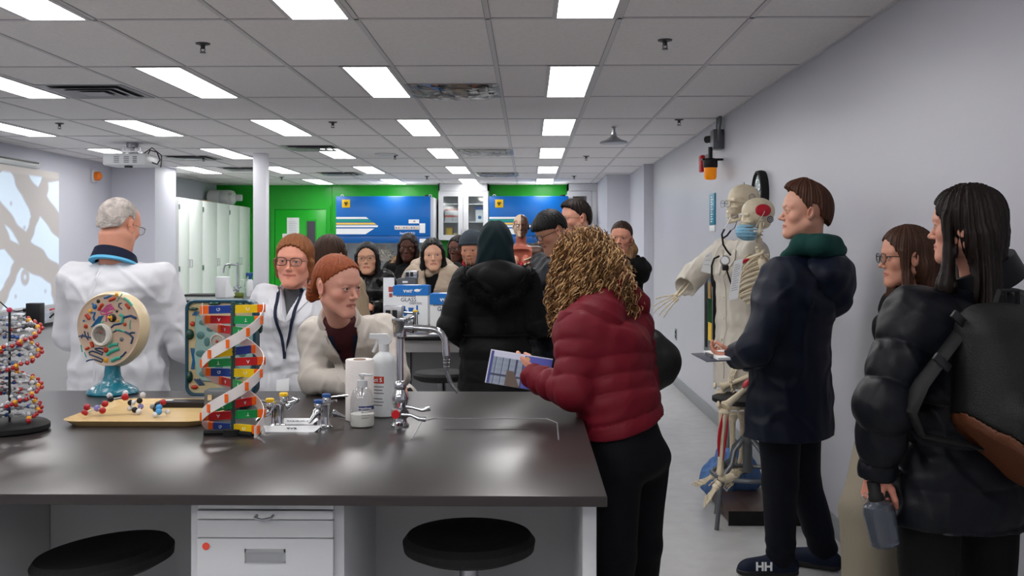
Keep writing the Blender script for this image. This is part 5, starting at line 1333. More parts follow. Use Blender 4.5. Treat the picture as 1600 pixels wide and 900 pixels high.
def head_field(v, g, neck_to):
    """head in its own frame: eyes at z=0, x right, y forward; g: shape parameters"""
    J = g.get('jaw', 1.0); f = Field((-0.11, -0.16, -0.20), (0.11, 0.135, 0.13), v)
    nb = np.array(neck_to, float); nr = g.get('neck', 0.05)
    nb2 = nb if np.linalg.norm(nb) < 0.19 else nb / np.linalg.norm(nb) * 0.19
    f.ell((0, -0.012, 0.030), (0.073, 0.093, 0.084))
    f.ell((0, 0.030, 0.030), (0.060, 0.052, 0.058), k=0.03)
    f.ell((0, 0.022, -0.030), (0.058 * J, 0.060, 0.070), k=0.025)
    for s in (-1, 1):
        f.cap((s * 0.052 * J, -0.004, -0.052), (s * 0.016, 0.060, -0.098), 0.019, 0.017, k=0.028)
        f.ell((s * 0.042, 0.050, -0.026), (0.021, 0.022, 0.020), k=0.02)
        f.cap((s * 0.012, 0.081, 0.019), (s * 0.046, 0.064, 0.020), 0.008, k=0.016)
    f.ell((0, 0.068, -0.098), (0.019 * J, 0.016, 0.016), k=0.02)
    f.ell((0, 0.062, -0.066), (0.027, 0.022, 0.024), k=0.018)
    for s in (-1, 1): f.ell((s * 0.031, 0.096, -0.002), (0.018, 0.012, 0.010), k=0.012, op='s')
    nl = g.get('nose', 1.0)
    f.cap((0, 0.077, 0.006), (0, 0.090 + 0.008 * nl, -0.031), 0.0060, 0.0072, k=0.009)
    f.ell((0, 0.092 + 0.007 * nl, -0.034), (0.0088, 0.010, 0.0075), k=0.006)
    for s in (-1, 1): f.ell((s * 0.0105, 0.088, -0.037), (0.0066, 0.009, 0.006), k=0.005)
    for s in (-1, 1): f.ell((s * 0.007, 0.096, -0.045), (0.0035, 0.0045, 0.003), k=0.002, op='s')
    for s in (-1, 1):
        f.ell((s * 0.031, 0.0705, -0.001), 0.0150, k=0.005)
    # lips
    m = g.get('smile', 0.0); mw = 0.0215 + 0.006 * m; cz = -0.066 + 0.007 * m; cy = 0.0785 - 0.005 * m
    up = [(-mw, cy, cz), (-0.007, 0.0852, -0.0615), (0, 0.0850, -0.0625), (0.007, 0.0852, -0.0615), (mw, cy, cz)]
    lo = [(-mw * .9, cy + .001, cz - 0.001), (0, 0.0845, -0.0705 + 0.001 * m), (mw * .9, cy + .001, cz - 0.001)]
    f.chain(up, [0.0015, 0.0034, 0.0032, 0.0034, 0.0015], k=0.004); f.chain(lo, [0.0015, 0.0046, 0.0015], k=0.004)
    f.chain([(-mw, cy + .004, cz + .0002), (0, 0.0905, -0.0662), (mw, cy + .004, cz + .0002)], [0.0012, 0.0018, 0.0012], k=0.002, op='s')
    # ears
    for s in (-1, 1):
        f.ell((s * 0.0765, -0.010, -0.008), (0.0085, 0.018, 0.031), rot=(12, 0, -s * 18), k=0.005)
        f.ell((s * 0.084, -0.004, -0.005), (0.0055, 0.010, 0.019), rot=(12, 0, -s * 18), k=0.003, op='s')
    # neck
    f.ecap((0, -0.022, -0.05), tuple(nb2), (nr, nr * 1.05), (nr * 1.02, nr), k=0.03)
    # eye openings
    op = g.get('eye', 1.0) * 0.9
    for s in (-1, 1):
        f.ell((s * 0.031, 0.0865, -0.0015), (0.0135, 0.011, 0.0046 * op), rot=(0, -s * 4, 0), k=0.0015, op='s')
    return f, up, lo

def head_colour(V, g, up, lo):
    skin = np.array(C(g['skin'], 1.12)); n = len(V)
    col = np.tile(skin, (n, 1))
    P = (V[:, 0], V[:, 1], V[:, 2])
    col *= (1 + 0.04 * sn(P, 60, 3))[:, None]
    dl = np.minimum(np.minimum(dist_seg(V, up[0], up[1]), dist_seg(V, up[1], up[3])), np.minimum(dist_seg(V, up[3], up[4]), np.minimum(dist_seg(V, lo[0], lo[1]), dist_seg(V, lo[1], lo[2]))))
    lip = np.array(C(g.get('lip', '#a8605a'))); w = (0.8 * np.clip((0.0056 - dl) / 0.0018, 0, 1))[:, None]
    col = col * (1 - w) + lip * w
    for s in (-1, 1):
        d = np.linalg.norm(V - np.array((s * 0.045, 0.06, -0.030)), axis=1); w = (np.clip(1 - d / 0.03, 0, 1) * g.get('blush', 0.35))[:, None]
        col = col * (1 - w) + (skin * np.array((1.08, 0.62, 0.58))) * w
        d = np.linalg.norm(V - np.array((s * 0.078, -0.01, -0.005)), axis=1); w = (np.clip(1 - d / 0.035, 0, 1) * 0.35)[:, None]
        col = col * (1 - w) + (skin * np.array((1.05, 0.65, 0.6))) * w
        b0 = (s * 0.013, 0.086, 0.0165); b1 = (s * 0.030, 0.080, 0.0215); b2 = (s * 0.047, 0.064, 0.0165)
        d = np.minimum(dist_seg(V, b0, b1), dist_seg(V, b1, b2)); w = (np.clip((g.get('browt', 0.0052) - d) / 0.0016, 0, 1) * 0.85)[:, None]
        col = col * (1 - w) + np.array(C(g.get('brow', '#3a2a20'))) * w
        # lash line
        e = V - np.array((s * 0.031, 0.083, -0.0015)); r = np.sqrt((e[:, 0] / 0.0145) ** 2 + (e[:, 2] / 0.0062) ** 2)
        w = (np.clip(1 - np.abs(r - 1) / 0.25, 0, 1) * (V[:, 1] > 0.06) * np.where(e[:, 2] > 0, 0.85, 0.35))[:, None]
        col = col * (1 - w) + np.array(C(g.get('lash', '#2a1c18'))) * w
    if g.get('stubble'):
        w = (np.clip((-0.035 - V[:, 2]) / 0.02, 0, 1) * np.clip((V[:, 1] + 0.02) / 0.03, 0, 1) * np.clip((V[:, 2] + 0.135) / 0.02, 0, 1) * g['stubble'] * np.clip(dl / 0.008, 0, 1))[:, None]
        col = col * (1 - w) + np.array(C('#3a2e28')) * w
    return np.clip(col, 0, 1)

def hand_VQ(side, curl=0.5, v=0.003, spread=1.0, point=None):
    """hand: wrist at origin, fingers toward +y, palm facing -z, thumb on side*x"""
    f = Field((-0.11, -0.05, -0.12), (0.11, 0.20, 0.04), v); s = side
    f.cap((0, -0.04, 0), (0, 0.015, 0), 0.025, 0.024)
    f.box((0, 0.050, 0), (0.038, 0.042, 0.012), rd=0.011, k=0.012)
    xs = (0.030, 0.010, -0.010, -0.029); ln = (0.070, 0.078, 0.072, 0.056)
    for i in range(4):
        a = np.array((s * xs[i], 0.085, 0.0)); ang = 0; c = curl * (1 + 0.12 * (i - 1))
        if point is not None and i == 0: c = point
        p = a; r = 0.0092 - 0.0006 * abs(i - 1); fa = s * (1.5 - i) * 0.07 * spread
        f.cap((s * xs[i] * 0.9, 0.06, 0), p, 0.010, r, k=0.008)
        for j, fr in enumerate((0.45, 0.31, 0.24)):
            ang += c * (0.9, 1.0, 0.7)[j]
            q = p + ln[i] * fr * np.array((math.sin(fa) * math.cos(ang), math.cos(fa) * math.cos(ang), -math.sin(ang)))
            f.cap(p, q, r, r * 0.9, k=0.0025); p = q; r *= 0.9
    f.cap((s * 0.020, 0.018, -0.006), (s * 0.042, 0.045, -0.014 - 0.012 * curl), 0.015, 0.011, k=0.01)
    f.cap((s * 0.042, 0.045, -0.014 - 0.012 * curl), (s * 0.050, 0.075, -0.022 - 0.02 * curl), 0.0105, 0.009, k=0.004)
    f.cap((s * 0.050, 0.075, -0.022 - 0.02 * curl), (s * 0.046, 0.098, -0.030 - 0.03 * curl), 0.009, 0.0075, k=0.003)
    return f.mesh()

def basis(o, y, z):
    y = Vector(y).normalized(); z = Vector(z); z = (z - y * z.dot(y)).normalized(); x = y.cross(z)
    M = Matrix((x, y, z)).transposed().to_4x4(); M.translation = Vector(o); return M

def glasses(root, T, style='dark', w=1.0):
    m = m_frame if style == 'dark' else m_metalf; r = 0.0019 if style == 'dark' else 0.0012
    t = tag(bpy.data.objects.new('spectacles', None)); COL.objects.link(t); t.parent = root; t.matrix_local = T
    rim = MB(); ln = MB()
    for s in (-1, 1):
        pts = []
        for k in range(24):
            a = 2 * math.pi * k / 24; c, s_ = math.cos(a), math.sin(a)
            pts.append((s * 0.033 + 0.026 * w * math.copysign(abs(c) ** 0.75, c), 0.101 - 0.25 * abs(0.033 * s + 0.026 * c) ** 1.0 * 0.35, -0.002 + (0.018 if style != 'thin' else 0.020) * math.copysign(abs(s_) ** 0.75, s_)))
        rim.tube(pts, r, 6, closed=True)
        ln.add(pts, [tuple(range(24))])
    rim.tube([(-0.008, 0.1, 0.002), (0, 0.103, 0.005), (0.008, 0.1, 0.002)], r, 6)
    obj('rims', rim, m, t); obj('lenses', ln, m_lens, t, fix=False)
    for s in (-1, 1): obj('temple', MB().tube([(s * 0.058, 0.094, 0.004), (s * 0.068, 0.09, 0.004), (s * 0.0765, 0.03, 0.002), (s * 0.08, -0.012, 0.0), (s * 0.079, -0.028, -0.018)], r, 6), m, t)
    return t

HAIRLINE = {
    'short': [(0, .74), (30, .66), (50, .44), (64, .20), (76, -.12), (86, -.28), (92, .18), (108, .14), (118, -.10), (128, -.50), (180, -.72)],
    'crop': [(0, .56), (35, .48), (55, .28), (70, .04), (80, -.12), (87, -.28), (92, .18), (108, .14), (118, -.10), (128, -.48), (180, -.70)],
    'bowl': [(0, .20), (40, .16), (65, .04), (80, -.10), (90, -.12), (95, .10), (108, .08), (120, -.20), (130, -.45), (180, -.60)],
    'fringe': [(0, 1.05), (40, .85), (70, .45), (84, -.02), (92, .20), (108, .15), (118, -.15), (128, -.48), (180, -.62)],
    'bun': [(0, .60), (12, .58), (35, .46), (55, .24), (70, .04), (83, -.16), (91, .18), (108, .14), (118, -.10), (132, -.50), (180, -.80)],
    'tied': [(0, .52), (35, .44), (55, .22), (70, -.02), (84, -.20), (92, .10), (106, .0), (114, -.4), (125, -1.5), (180, -1.6)],
    'bob': [(0, .50), (20, .44), (42, .20), (56, -.10), (66, -.55), (73, -1.6), (180, -1.6)],
    'long': [(0, .54), (16, .48), (34, .24), (45, -.05), (52, -.55), (57, -1.6), (180, -1.6)]}
def hair_field(style, v, groove=(0.0018, 55, 0)):
    f = Field((-0.17, -0.21, -0.46 if 'long' in style else -0.22), (0.17, 0.16, 0.175), v)
    key = 'long' if style.startswith('long') else style
    if style == 'short':      # swept back, full on top
        f.ell((0, -0.014, 0.034), (0.0805, 0.101, 0.094)); f.ell((0, 0.02, 0.090), (0.058, 0.075, 0.040), k=0.03); f.cap((0.01, 0.052, 0.106), (0, 0.01, 0.115), 0.018, 0.026, k=0.03)
        f.ell((0, -0.06, -0.01), (0.066, 0.056, 0.075), k=0.03)
    elif style == 'crop':
        f.ell((0, -0.012, 0.036), (0.079, 0.100, 0.093)); f.ell((0, 0.03, 0.078), (0.062, 0.062, 0.040), k=0.03); f.ell((0, -0.055, -0.01), (0.066, 0.053, 0.07), k=0.03)
    elif style == 'bowl':
        f.ell((0, -0.008, 0.038), (0.082, 0.104, 0.093)); f.ell((0, 0.05, 0.045), (0.068, 0.055, 0.045), k=0.03); f.ell((0, -0.05, 0.0), (0.075, 0.058, 0.07), k=0.03)
    elif style == 'fringe':
        f.ell((0, -0.016, 0.030), (0.077, 0.0965, 0.0878)); f.ell((0, -0.05, -0.015), (0.064, 0.053, 0.055), k=0.02)
    elif style == 'bun':
        f.ell((0, -0.012, 0.033), (0.0785, 0.099, 0.090)); f.ell((0, -0.06, -0.01), (0.062, 0.045, 0.06), k=0.02); f.ell((0, 0.03, 0.045), (0.063, 0.055, 0.055), k=0.02)
    elif style == 'tied':
        f.ell((0, -0.010, 0.034), (0.079, 0.100, 0.089)); f.ell((0, -0.07, -0.03), (0.05, 0.05, 0.08), k=0.03); f.cap((0, -0.09, -0.05), (0.0, -0.11, -0.16), 0.04, 0.025, k=0.03)
    elif style == 'bob':
        f.ell((0, -0.012, 0.036), (0.083, 0.103, 0.093)); f.ell((0, -0.05, -0.03), (0.075, 0.06, 0.075), k=0.03); f.ell((0, 0.03, 0.05), (0.068, 0.055, 0.055), k=0.02)
        for s in (-1, 1): f.cap((s * 0.080, 0.01, 0.0), (s * 0.072, -0.012, -0.065), 0.014, 0.012, k=0.015)
    else:
        w = 1.12 if 'wide' in style else 1.0; ln = -0.42 if 'xl' in style else -0.30
        f.ell((0, -0.012, 0.034), (0.082 * w, 0.103, 0.092)); f.ell((0, -0.05, -0.03), (0.080 * w, 0.066, 0.09), k=0.03); f.ell((0, 0.03, 0.045), (0.066, 0.054, 0.055), k=0.02)
        f.ecap((0, -0.055, -0.03), (0, -0.09, ln), (0.084 * w, 0.05), (0.080 * w, 0.028), k=0.03)
        for s in (-1, 1):
            f.cap((s * 0.074 * w, 0.034, 0.02), (s * 0.074 * w, 0.026, -0.08), 0.016, 0.018, k=0.02)
            f.chain([(s * 0.075 * w, 0.024, -0.08), (s * 0.088 * w, 0.035, -0.18), (s * 0.088 * w, 0.055, ln + 0.03)], [0.019, 0.028, 0.014], k=0.02)
    hair_grooves(f, *groove)
    az_, el_ = zip(*HAIRLINE[key])
    def cutter(X, Y, Z):
        az = np.degrees(np.abs(np.arctan2(X + 0 * Z, (Y + 0.012) + 0 * Z))); r = np.sqrt(X * X + (Y + 0.012) ** 2 + 0 * Z); el = np.arctan2(Z - 0.02 + 0 * r, r)
        wob = 0.03 * np.sin(az * 0.55 + 1) * (az < 75)
        lim = np.interp(az, az_, el_) + wob
        return (lim - el) * 0.09
    f.cut(cutter, 0.003)
    if style == 'bun':
        f.ell((0.0, -0.112, -0.030), (0.040, 0.034, 0.044), k=0.008); f.ell((0.01, -0.125, -0.052), (0.024, 0.024, 0.030), k=0.006)
        f.disp(lambda P: 0.0015 * np.sin(np.arctan2(P[0], P[2] + 0.03) * 16 + 30 * np.hypot(P[0], P[2] + .03)) * (P[1] < -0.1), 0.01)
    if style == 'bun' or 'part' in style: f.cap((0, 0.088, 0.098), (0, -0.02, 0.1295), 0.0035, 0.003, k=0.004, op='s')
    return f

def hair_grooves(f, amp=0.0018, freq=55, seed=0):
    def fn(P):
        th = np.arctan2(P[0], -(P[1] + 0.0)); n = sn(P, 14, seed)
        return amp * np.sin(th * freq + 4 * n) + amp * 0.8 * np.sin(th * freq * 0.37 + 3 * n + 1) + 0.002 * sn(P, 25, seed + 1)
    return f.disp(fn, 0.02)

def curls(Vs, m, root, T, n=420, r=0.0042, seed=1):
    """separate spiral ringlets laid over the hair volume"""
    rr = random.Random(seed); mb = MB()
    for i in range(n):
        p = Vector(Vs[rr.randrange(len(Vs))]); c = Vector((0, -0.03, 0.0)); out = (p - c); out.z *= 0.6; out.normalize()
        L = rr.uniform(0.06, 0.14); tr = rr.uniform(1.5, 2.8); R_ = rr.uniform(0.007, 0.016); ph = rr.uniform(0, 6.28)
        d = (Vector((out.x * 0.35, out.y * 0.35, -1))).normalized(); u, w = frame_of(d); pts = []
        for k in range(15):
            s = k / 14; a = ph + tr * 2 * math.pi * s
            pts.append(p + out * 0.004 + d * (s - 0.3) * L + (u * math.cos(a) + w * math.sin(a)) * R_ * (0.6 + 0.5 * s))
        mb.tube(pts, [r * (1 - 0.6 * abs(k / 14 - .4)) for k in range(15)], 5, mi=i % 3)
    return mb

def face_dir(deg): return Vector((-math.sin(R(deg)), math.cos(R(deg)), 0))

class Person:
    def __init__(s, label, px, py, Y, face, h=None, g=None, lean=(0, 0), head=(0, 0, 0), pose=None, hands=None, hs=1.0, seed=0):
        g = dict(g or {}); s.g = g; s.hs = hs; s.seed = seed
        H = at(px, py, Y); s.face = face
        Rz = Matrix.Rotation(R(face), 4, 'Z')
        off = Rz @ Vector((lean[0], lean[1], 0))      # head lies forward of the feet by lean
        s.root = thing('person', label, 'person', (H.x - off.x, H.y - off.y, 0), R(face))
        z = H.z; k = (z + 0.115) / 1.7 if h is None else h / 1.7
        s.k = k
        J = {'head': Vector((lean[0], lean[1], z))}
        def P(x, y, q): return Vector((x * k, y * k, q * k))
        J['neck'] = P(0, -0.035, 1.435); J['chest'] = P(0, -0.01, 1.27); J['waist'] = P(0, 0, 1.06); J['hip'] = P(0, -0.01, 0.93)
        for n, q in (('L', -1), ('R', 1)):
            sw = g.get('sh', 0.170)
            J['sh' + n] = P(q * sw, -0.02, 1.375); J['el' + n] = P(q * (sw + 0.06), -0.04, 1.10); J['wr' + n] = P(q * (sw + 0.05), 0.06, 0.87)
            J['hp' + n] = P(q * 0.09, 0, 0.90); J['kn' + n] = P(q * 0.10, 0.02, 0.50); J['an' + n] = P(q * 0.105, -0.02, 0.085)
        J['head'] = Vector((lean[0], lean[1] + 0.0, z))
        if lean != (0, 0) and not pose:
            pass
        for a, b in (pose or {}).items():
            if b[0] == 'w': J[a] = s.W(*b[1:])
            elif b[0] == 'W': J[a] = s.local(b[1:])
            else: J[a] = Vector(b)
        for n in 'LR':
            if 'tw' + n in g: g['toe' + n] = Matrix.Rotation(-R(face), 4, 'Z') @ Vector(g['tw' + n])
        for hd in (hands or {}).values():
            for q in ('dir', 'palm'):
                if q + '_w' in hd: hd[q] = Matrix.Rotation(-R(face), 4, 'Z') @ Vector(hd[q + '_w'])
        s.J = J; s.v = max(0.0023, Y * 0.00060) if Y < 6 else Y * 0.0007
        s.gv = max(0.0055, Y * 0.00115)
        s.HT = Matrix.Translation(J['head']) @ Matrix.Rotation(R(head[0]), 4, 'Z') @ Matrix.Rotation(R(head[1]), 4, 'X') @ Matrix.Rotation(R(head[2]), 4, 'Y') @ Matrix.Scale(hs, 4)
        s.hands = hands or {}
        s.body()
    def body(s):
        J, g = s.J, s.g; inv = s.HT.inverted(); nb = inv @ (J['neck'] - Vector((0, 0, 0.03)))
        f, up, lo = head_field(s.v, g, nb); V, Q = f.mesh(); col = [head_colour(V, g, up, lo)]
        parts = [xf((V, Q), s.HT)]; skin = np.array(C(g['skin'], 1.12))
        for n, q in (('L', -1), ('R', 1)):
            hd = s.hands.get(n, {}); w = J['wr' + n]; dr = Vector(hd.get('dir', (w - J['el' + n]))); pl = Vector(hd.get('palm', (-q, 0, 0)))
            M = basis(w, dr, -pl)
            # thumb side: +x of the basis for side=+1
            side = hd.get('side', 1 if q > 0 else -1) * (-1)
            hv = hand_VQ(hd.get('thumb', side), hd.get('curl', 0.45), max(0.0026, s.v * 1.1) if hd else 0.005, hd.get('spread', 1.0), hd.get('point'))
            parts.append(xf(hv, M @ Matrix.Scale(g.get('hand', 0.95), 4))); c = np.tile(skin * np.array((1.0, 0.86, 0.84)), (len(hv[0]), 1)); col.append(c)
        pts = np.array([tuple(v) for v in J.values()]); lo_, hi_ = pts.min(0) - 0.16, pts.max(0) + 0.16; lo_[2] = 0.02
        hi_[2] = J['neck'].z + 0.05
        f = Field(lo_, hi_, 0.02); sd = J['shR'] - J['shL']
        f.ecap(J['hip'], J['waist'], (0.13, 0.09), (0.12, 0.085), sd); f.ecap(J['waist'], J['chest'], (0.12, 0.085), (0.14, 0.09), sd); f.ecap(J['chest'], J['neck'] - Vector((0, 0, 0.06)), (0.13, 0.085), (0.06, 0.05), sd)
        f.cap(J['chest'].lerp(J['neck'], 0.4), J['neck'], 0.05, 0.045)
        for n in 'LR':
            f.cap(J['sh' + n], J['el' + n], 0.042, 0.035); f.cap(J['el' + n], J['wr' + n], 0.034, 0.024)
            f.cap(J['neck'] - Vector((0, 0, 0.07)), J['sh' + n], 0.045, 0.042)
            f.cap(J['hp' + n], J['kn' + n], 0.07, 0.05); f.cap(J['kn' + n], J['an' + n], 0.048, 0.035); f.cap(J['hip'], J['hp' + n], 0.08, 0.075)
            f.cap(J['an' + n], J['an' + n] + Vector(g.get('toe' + n, (0, 1, 0))).normalized() * 0.10 + Vector((0, 0, -0.045)), 0.030, 0.022)
        b = f.mesh(); parts.append(b); col.append(np.tile(skin, (len(b[0]), 1)))
        s.bodyo = nobj('body', joinVQ(parts), m_skin, s.root, np.concatenate(col))
        # eyes
        for q in (-1, 1):
            mb = MB(); mb.sph((0, 0, 0), 0.0128, 44); D = Vector(g.get('gaze', (0, 1, -0.05))).normalized()
            cc = np.ones((len(mb.v), 4))
            for i, v in enumerate(mb.v):
                a = math.acos(max(-1, min(1, Vector(v).normalized().dot(D))))
                cc[i, :3] = C('#0c0a0a') if a < 0.22 else C(g.get('iris', '#3a2418')) if a < 0.50 else C('#bdb5ae')
            e = obj('eyeball', mb, m_eye, s.root, col=cc, smooth=180); e.matrix_local = s.HT @ Matrix.Translation((q * 0.031, 0.0705, -0.001))
    def hair(s, style, m, grooves=0.0018, freq=55, extra=None, v=None):
        f = hair_field(style, v or max(0.0032, s.v * 1.15), (grooves, freq, s.seed))
        if extra: extra(f)
        s.hf = f
        return nobj('hair', f.mesh(), m, s.root, T=s.HT)
    def top(s, m, name='coat', w=1.0, d=1.0, hem=0.80, flare=1.0, sleeve=(0.062, 0.056, 0.05), quilt=None, fold=0.006, fs=1.0, ff=1.0, neckr=0.058, cuff=0.03, extra=None, vneck=None, bust=0, slope=0.0, pre=None, belly=0.0):
        J = s.J; k = s.k
        pts = np.array([tuple(J[n]) for n in ('neck', 'chest', 'waist', 'hip', 'shL', 'shR', 'elL', 'elR', 'wrL', 'wrR')]); lo_, hi_ = pts.min(0) - 0.22, pts.max(0) + 0.13
        lo_[2] = min(hem, pts[:, 2].min() - 0.08) - 0.03
        f = Field(lo_, hi_, s.gv); sd = J['shR'] - J['shL']
        if quilt: qt = lambda o=0.0: (quilt[0], quilt[1], o)
        else: qt = lambda o=0.0: None
        hemp = Vector((J['hip'].x, J['hip'].y, hem - 0.10))
        Lh = (J['hip'] - hemp).length; Lw = (J['waist'] - J['hip']).length; Lc = (J['chest'] - J['waist']).length
        kk = 0.03
        f.ecap(hemp, J['hip'], (0.185 * w * flare, 0.135 * d * flare), (0.175 * w, 0.128 * d), sd, kk, quilt=qt(0))
        f.ecap(J['hip'], J['waist'], (0.175 * w, 0.128 * d), (0.160 * w, (0.118 + belly) * d), sd, kk, quilt=qt(Lh))
        f.ecap(J['waist'], J['chest'], (0.160 * w, (0.118 + belly) * d), (0.178 * w, 0.128 * d), sd, kk, quilt=qt(Lh + Lw))
        up = J['neck'] - (J['neck'] - J['chest']).normalized() * 0.05
        f.ecap(J['chest'], up, (0.178 * w, 0.128 * d), (0.085, 0.075), sd, kk, quilt=qt(Lh + Lw + Lc))
        for n, q in (('L', -1), ('R', 1)):
            A, B, Cc = J['sh' + n], J['el' + n], J['wr' + n]
            yd = (sd.normalized()).cross(J['neck'] - J['chest']).normalized()
            f.ecap(J['neck'] + Vector((0, 0, -0.07)), A, (0.085 * d, 0.052), (0.078 * d, sleeve[0]), tuple(yd), 0.04)
            f.ecap(J['chest'], J['chest'].lerp(A, 0.75), (0.11 * d, 0.08), (0.085 * d, 0.07), tuple(yd), 0.05)
            f.cap(A, B, sleeve[0], sleeve[1], 0.05, quilt=qt(0.02)); f.cap(B, Cc, sleeve[1], sleeve[2], 0.02, quilt=qt(0.02 + (B - A).length))
        if bust:
            for q in (-1, 1): f.ell(tuple(J['chest'] + Vector((q * 0.065, 0.095 * d, 0.0))), (0.07, 0.05, 0.065), k=0.04)
        if pre: pre(f)
        sc = fs
        def folds(P):
            wx = P[0] + 0.03 * sn(P, 15, s.seed + 11); wz = P[2] + 0.04 * sn(P, 13, s.seed + 12)
            a = 0.5 * sn((wx * 1.3, P[1] * 1.3, wz * 0.4), 62 * ff, s.seed) - 0.8 * (1 - np.minimum(1, np.abs(sn((wx, P[1], wz * 0.7), 30 * ff, s.seed + 7)) * 3.0)) + 0.3 * sn((wx + P[2] * 0.6, P[1], wz - P[0] * 0.5), 95 * ff, s.seed + 3) + 0.35
            return fold * sc * a
        if fold: f.disp(folds, 0.03)
        # neck hole, hem and cuffs
        nd = (J['head'] - J['neck']).normalized()
        f.cap(J['neck'] - nd * 0.035, J['neck'] + nd * 0.12, neckr * 0.9, neckr * 1.2, k=0.008, op='s')
        f.cut(lambda X, Y, Z: (hem + slope * (X - J['hip'].x) - Z) * (np.sqrt((X - J['hip'].x) ** 2 + (Y - J['hip'].y) ** 2) < 0.30) + (np.sqrt((X - J['hip'].x) ** 2 + (Y - J['hip'].y) ** 2) >= 0.30) * -1) if hem > 0 else None
        for n in 'LR':
            dd = (J['wr' + n] - J['el' + n]).normalized(); c = J['wr' + n] + dd * (cuff + 0.08)
            f.cap(J['wr' + n] + dd * (cuff - 0.01), c, sleeve[2] * 0.72, sleeve[2] * 1.5, k=0.006, op='s')
        if vneck:
            z0, sl, bot = vneck
            ch, nk = J['chest'], J['neck']; mx = (nk.x - ch.x) / (nk.z - ch.z); my = (nk.y - ch.y) / (nk.z - ch.z)
            f.cut(lambda X, Y, Z: -np.maximum(np.maximum((np.abs(X - ch.x - mx * (Z - ch.z)) - np.minimum(sl * (Z - z0), 0.058)) / math.sqrt(1 + sl * sl), -(Y - bot - my * (Z - ch.z))), Z - nk.z - 0.06) + 0 * X)
        if extra: extra(f)
        s.tf = f
        return nobj(name, f.mesh(), m, s.root)
    def shirt(s, m, name='shirt', r=0.95):
        J = s.J; f = Field(np.minimum(J['chest'], J['neck']) - np.array((0.3, 0.25, 0.14)), np.maximum(J['neck'], J['chest']) + np.array((0.3, 0.25, 0.06)), max(0.006, s.gv)); sd = J['shR'] - J['shL']
        f.ecap(J['chest'] - Vector((0, 0, 0.1)), J['chest'], (0.15 * r, 0.105 * r), (0.155 * r, 0.108 * r), sd)
        f.ecap(J['chest'], J['neck'] - Vector((0, 0, 0.025)), (0.155 * r, 0.11 * r), (0.07, 0.062), sd)
        [f.cap(J['neck'] - Vector((0, 0, 0.07)), J['sh' + n], 0.05, 0.048, k=0.02) for n in 'LR']; nd = (J['head'] - J['neck']).normalized(); f.cap(J['neck'] - nd * 0.03, J['neck'] + nd * 0.1, 0.050, 0.058, k=0.004, op='s')
        s.sf = f
        return nobj(name, f.mesh(), m, s.root)
    def legs(s, m, name='trousers', w=1.0, shoe=None, taper=1.0, waist=None):
        J = s.J; pts = np.array([tuple(J[n]) for n in ('hip', 'knL', 'knR', 'anL', 'anR', 'hpL', 'hpR')]); lo_, hi_ = pts.min(0) - 0.2, pts.max(0) + 0.2; lo_[2] = 0.01
        hi_[2] = (waist or J['waist'].z) + 0.02
        f = Field(lo_, hi_, max(0.008, s.gv * 1.1)); sd = J['hpR'] - J['hpL']
        f.ecap(J['hip'] - Vector((0, 0, 0.05)), J['waist'], (0.165 * w, 0.12 * w), (0.14 * w, 0.10 * w), sd)
        for n in 'LR':
            f.cap(J['hp' + n], J['kn' + n], 0.088 * w, 0.066 * w * taper, 0.03); f.cap(J['kn' + n], J['an' + n], 0.066 * w * taper, 0.055 * w * taper, 0.02)
        f.disp(lambda P: 0.004 * sn((P[0], P[1], P[2] * 0.6), 30, s.seed) + 0.004 * sn(P, 14, s.seed + 2) + 0.003 * np.sin(P[2] * 90 + 3 * sn(P, 9, 1)) * np.exp(-((P[2] - 0.12) / 0.08) ** 2), 0.03)
        f.cut(lambda X, Y, Z: (0.045 - Z) + 0 * X + 0 * Y); f.cut(lambda X, Y, Z: (Z - J['waist'].z) + 0 * X + 0 * Y)
        o = nobj(name, f.mesh(), m, s.root)
        for n in 'LR': s.shoe(n, shoe or m_black)
        return o
    def shoe(s, n, m, sole=None):
        J = s.J; a = J['an' + n]; d = (J['an' + n] - J['kn' + n]); fd = Vector(s.g.get('toe' + n, (0, 1, 0))).normalized(); sd = Vector((fd.y, -fd.x, 0))
        b = Vector((a.x, a.y, 0)); f = Field(b - Vector((0.25, 0.25, 0.0)), b + Vector((0.25, 0.25, 0.16)), 0.006)
        bz = a.z - 0.085
        P = lambda y, z, x=0: b + fd * y + sd * x + Vector((0, 0, max(0, bz) + z))
        f.cap(P(-0.045, 0.04), P(0.02, 0.055), 0.038, 0.042, k=0.02); f.cap(P(-0.01, 0.08), P(-0.015, 0.115), 0.04, 0.04, k=0.02); f.cap(P(0.02, 0.05), P(0.14, 0.034), 0.042, 0.036, k=0.03); f.cap(P(-0.04, 0.018), P(0.155, 0.018), 0.034, 0.042, k=0.01)
        f.cut(lambda X, Y, Z: (0.012 + max(0, bz) - Z) + 0 * X + 0 * Y)
        o = nobj('shoe', f.mesh(), m, s.root)
        f2 = Field(b - Vector((0.25, 0.25, 0.0)), b + Vector((0.25, 0.25, 0.08)), 0.005)
        f2.cap(P(-0.045, 0.012), P(0.155, 0.012), 0.036, 0.045); f2.cut(lambda X, Y, Z: (Z - 0.024 - max(0, bz)) + 0 * X + 0 * Y); f2.cut(lambda X, Y, Z: (0.001 + max(0, bz) - Z) + 0 * X + 0 * Y)
        nobj('sole', f2.mesh(), sole or m_dark, o)
        return o
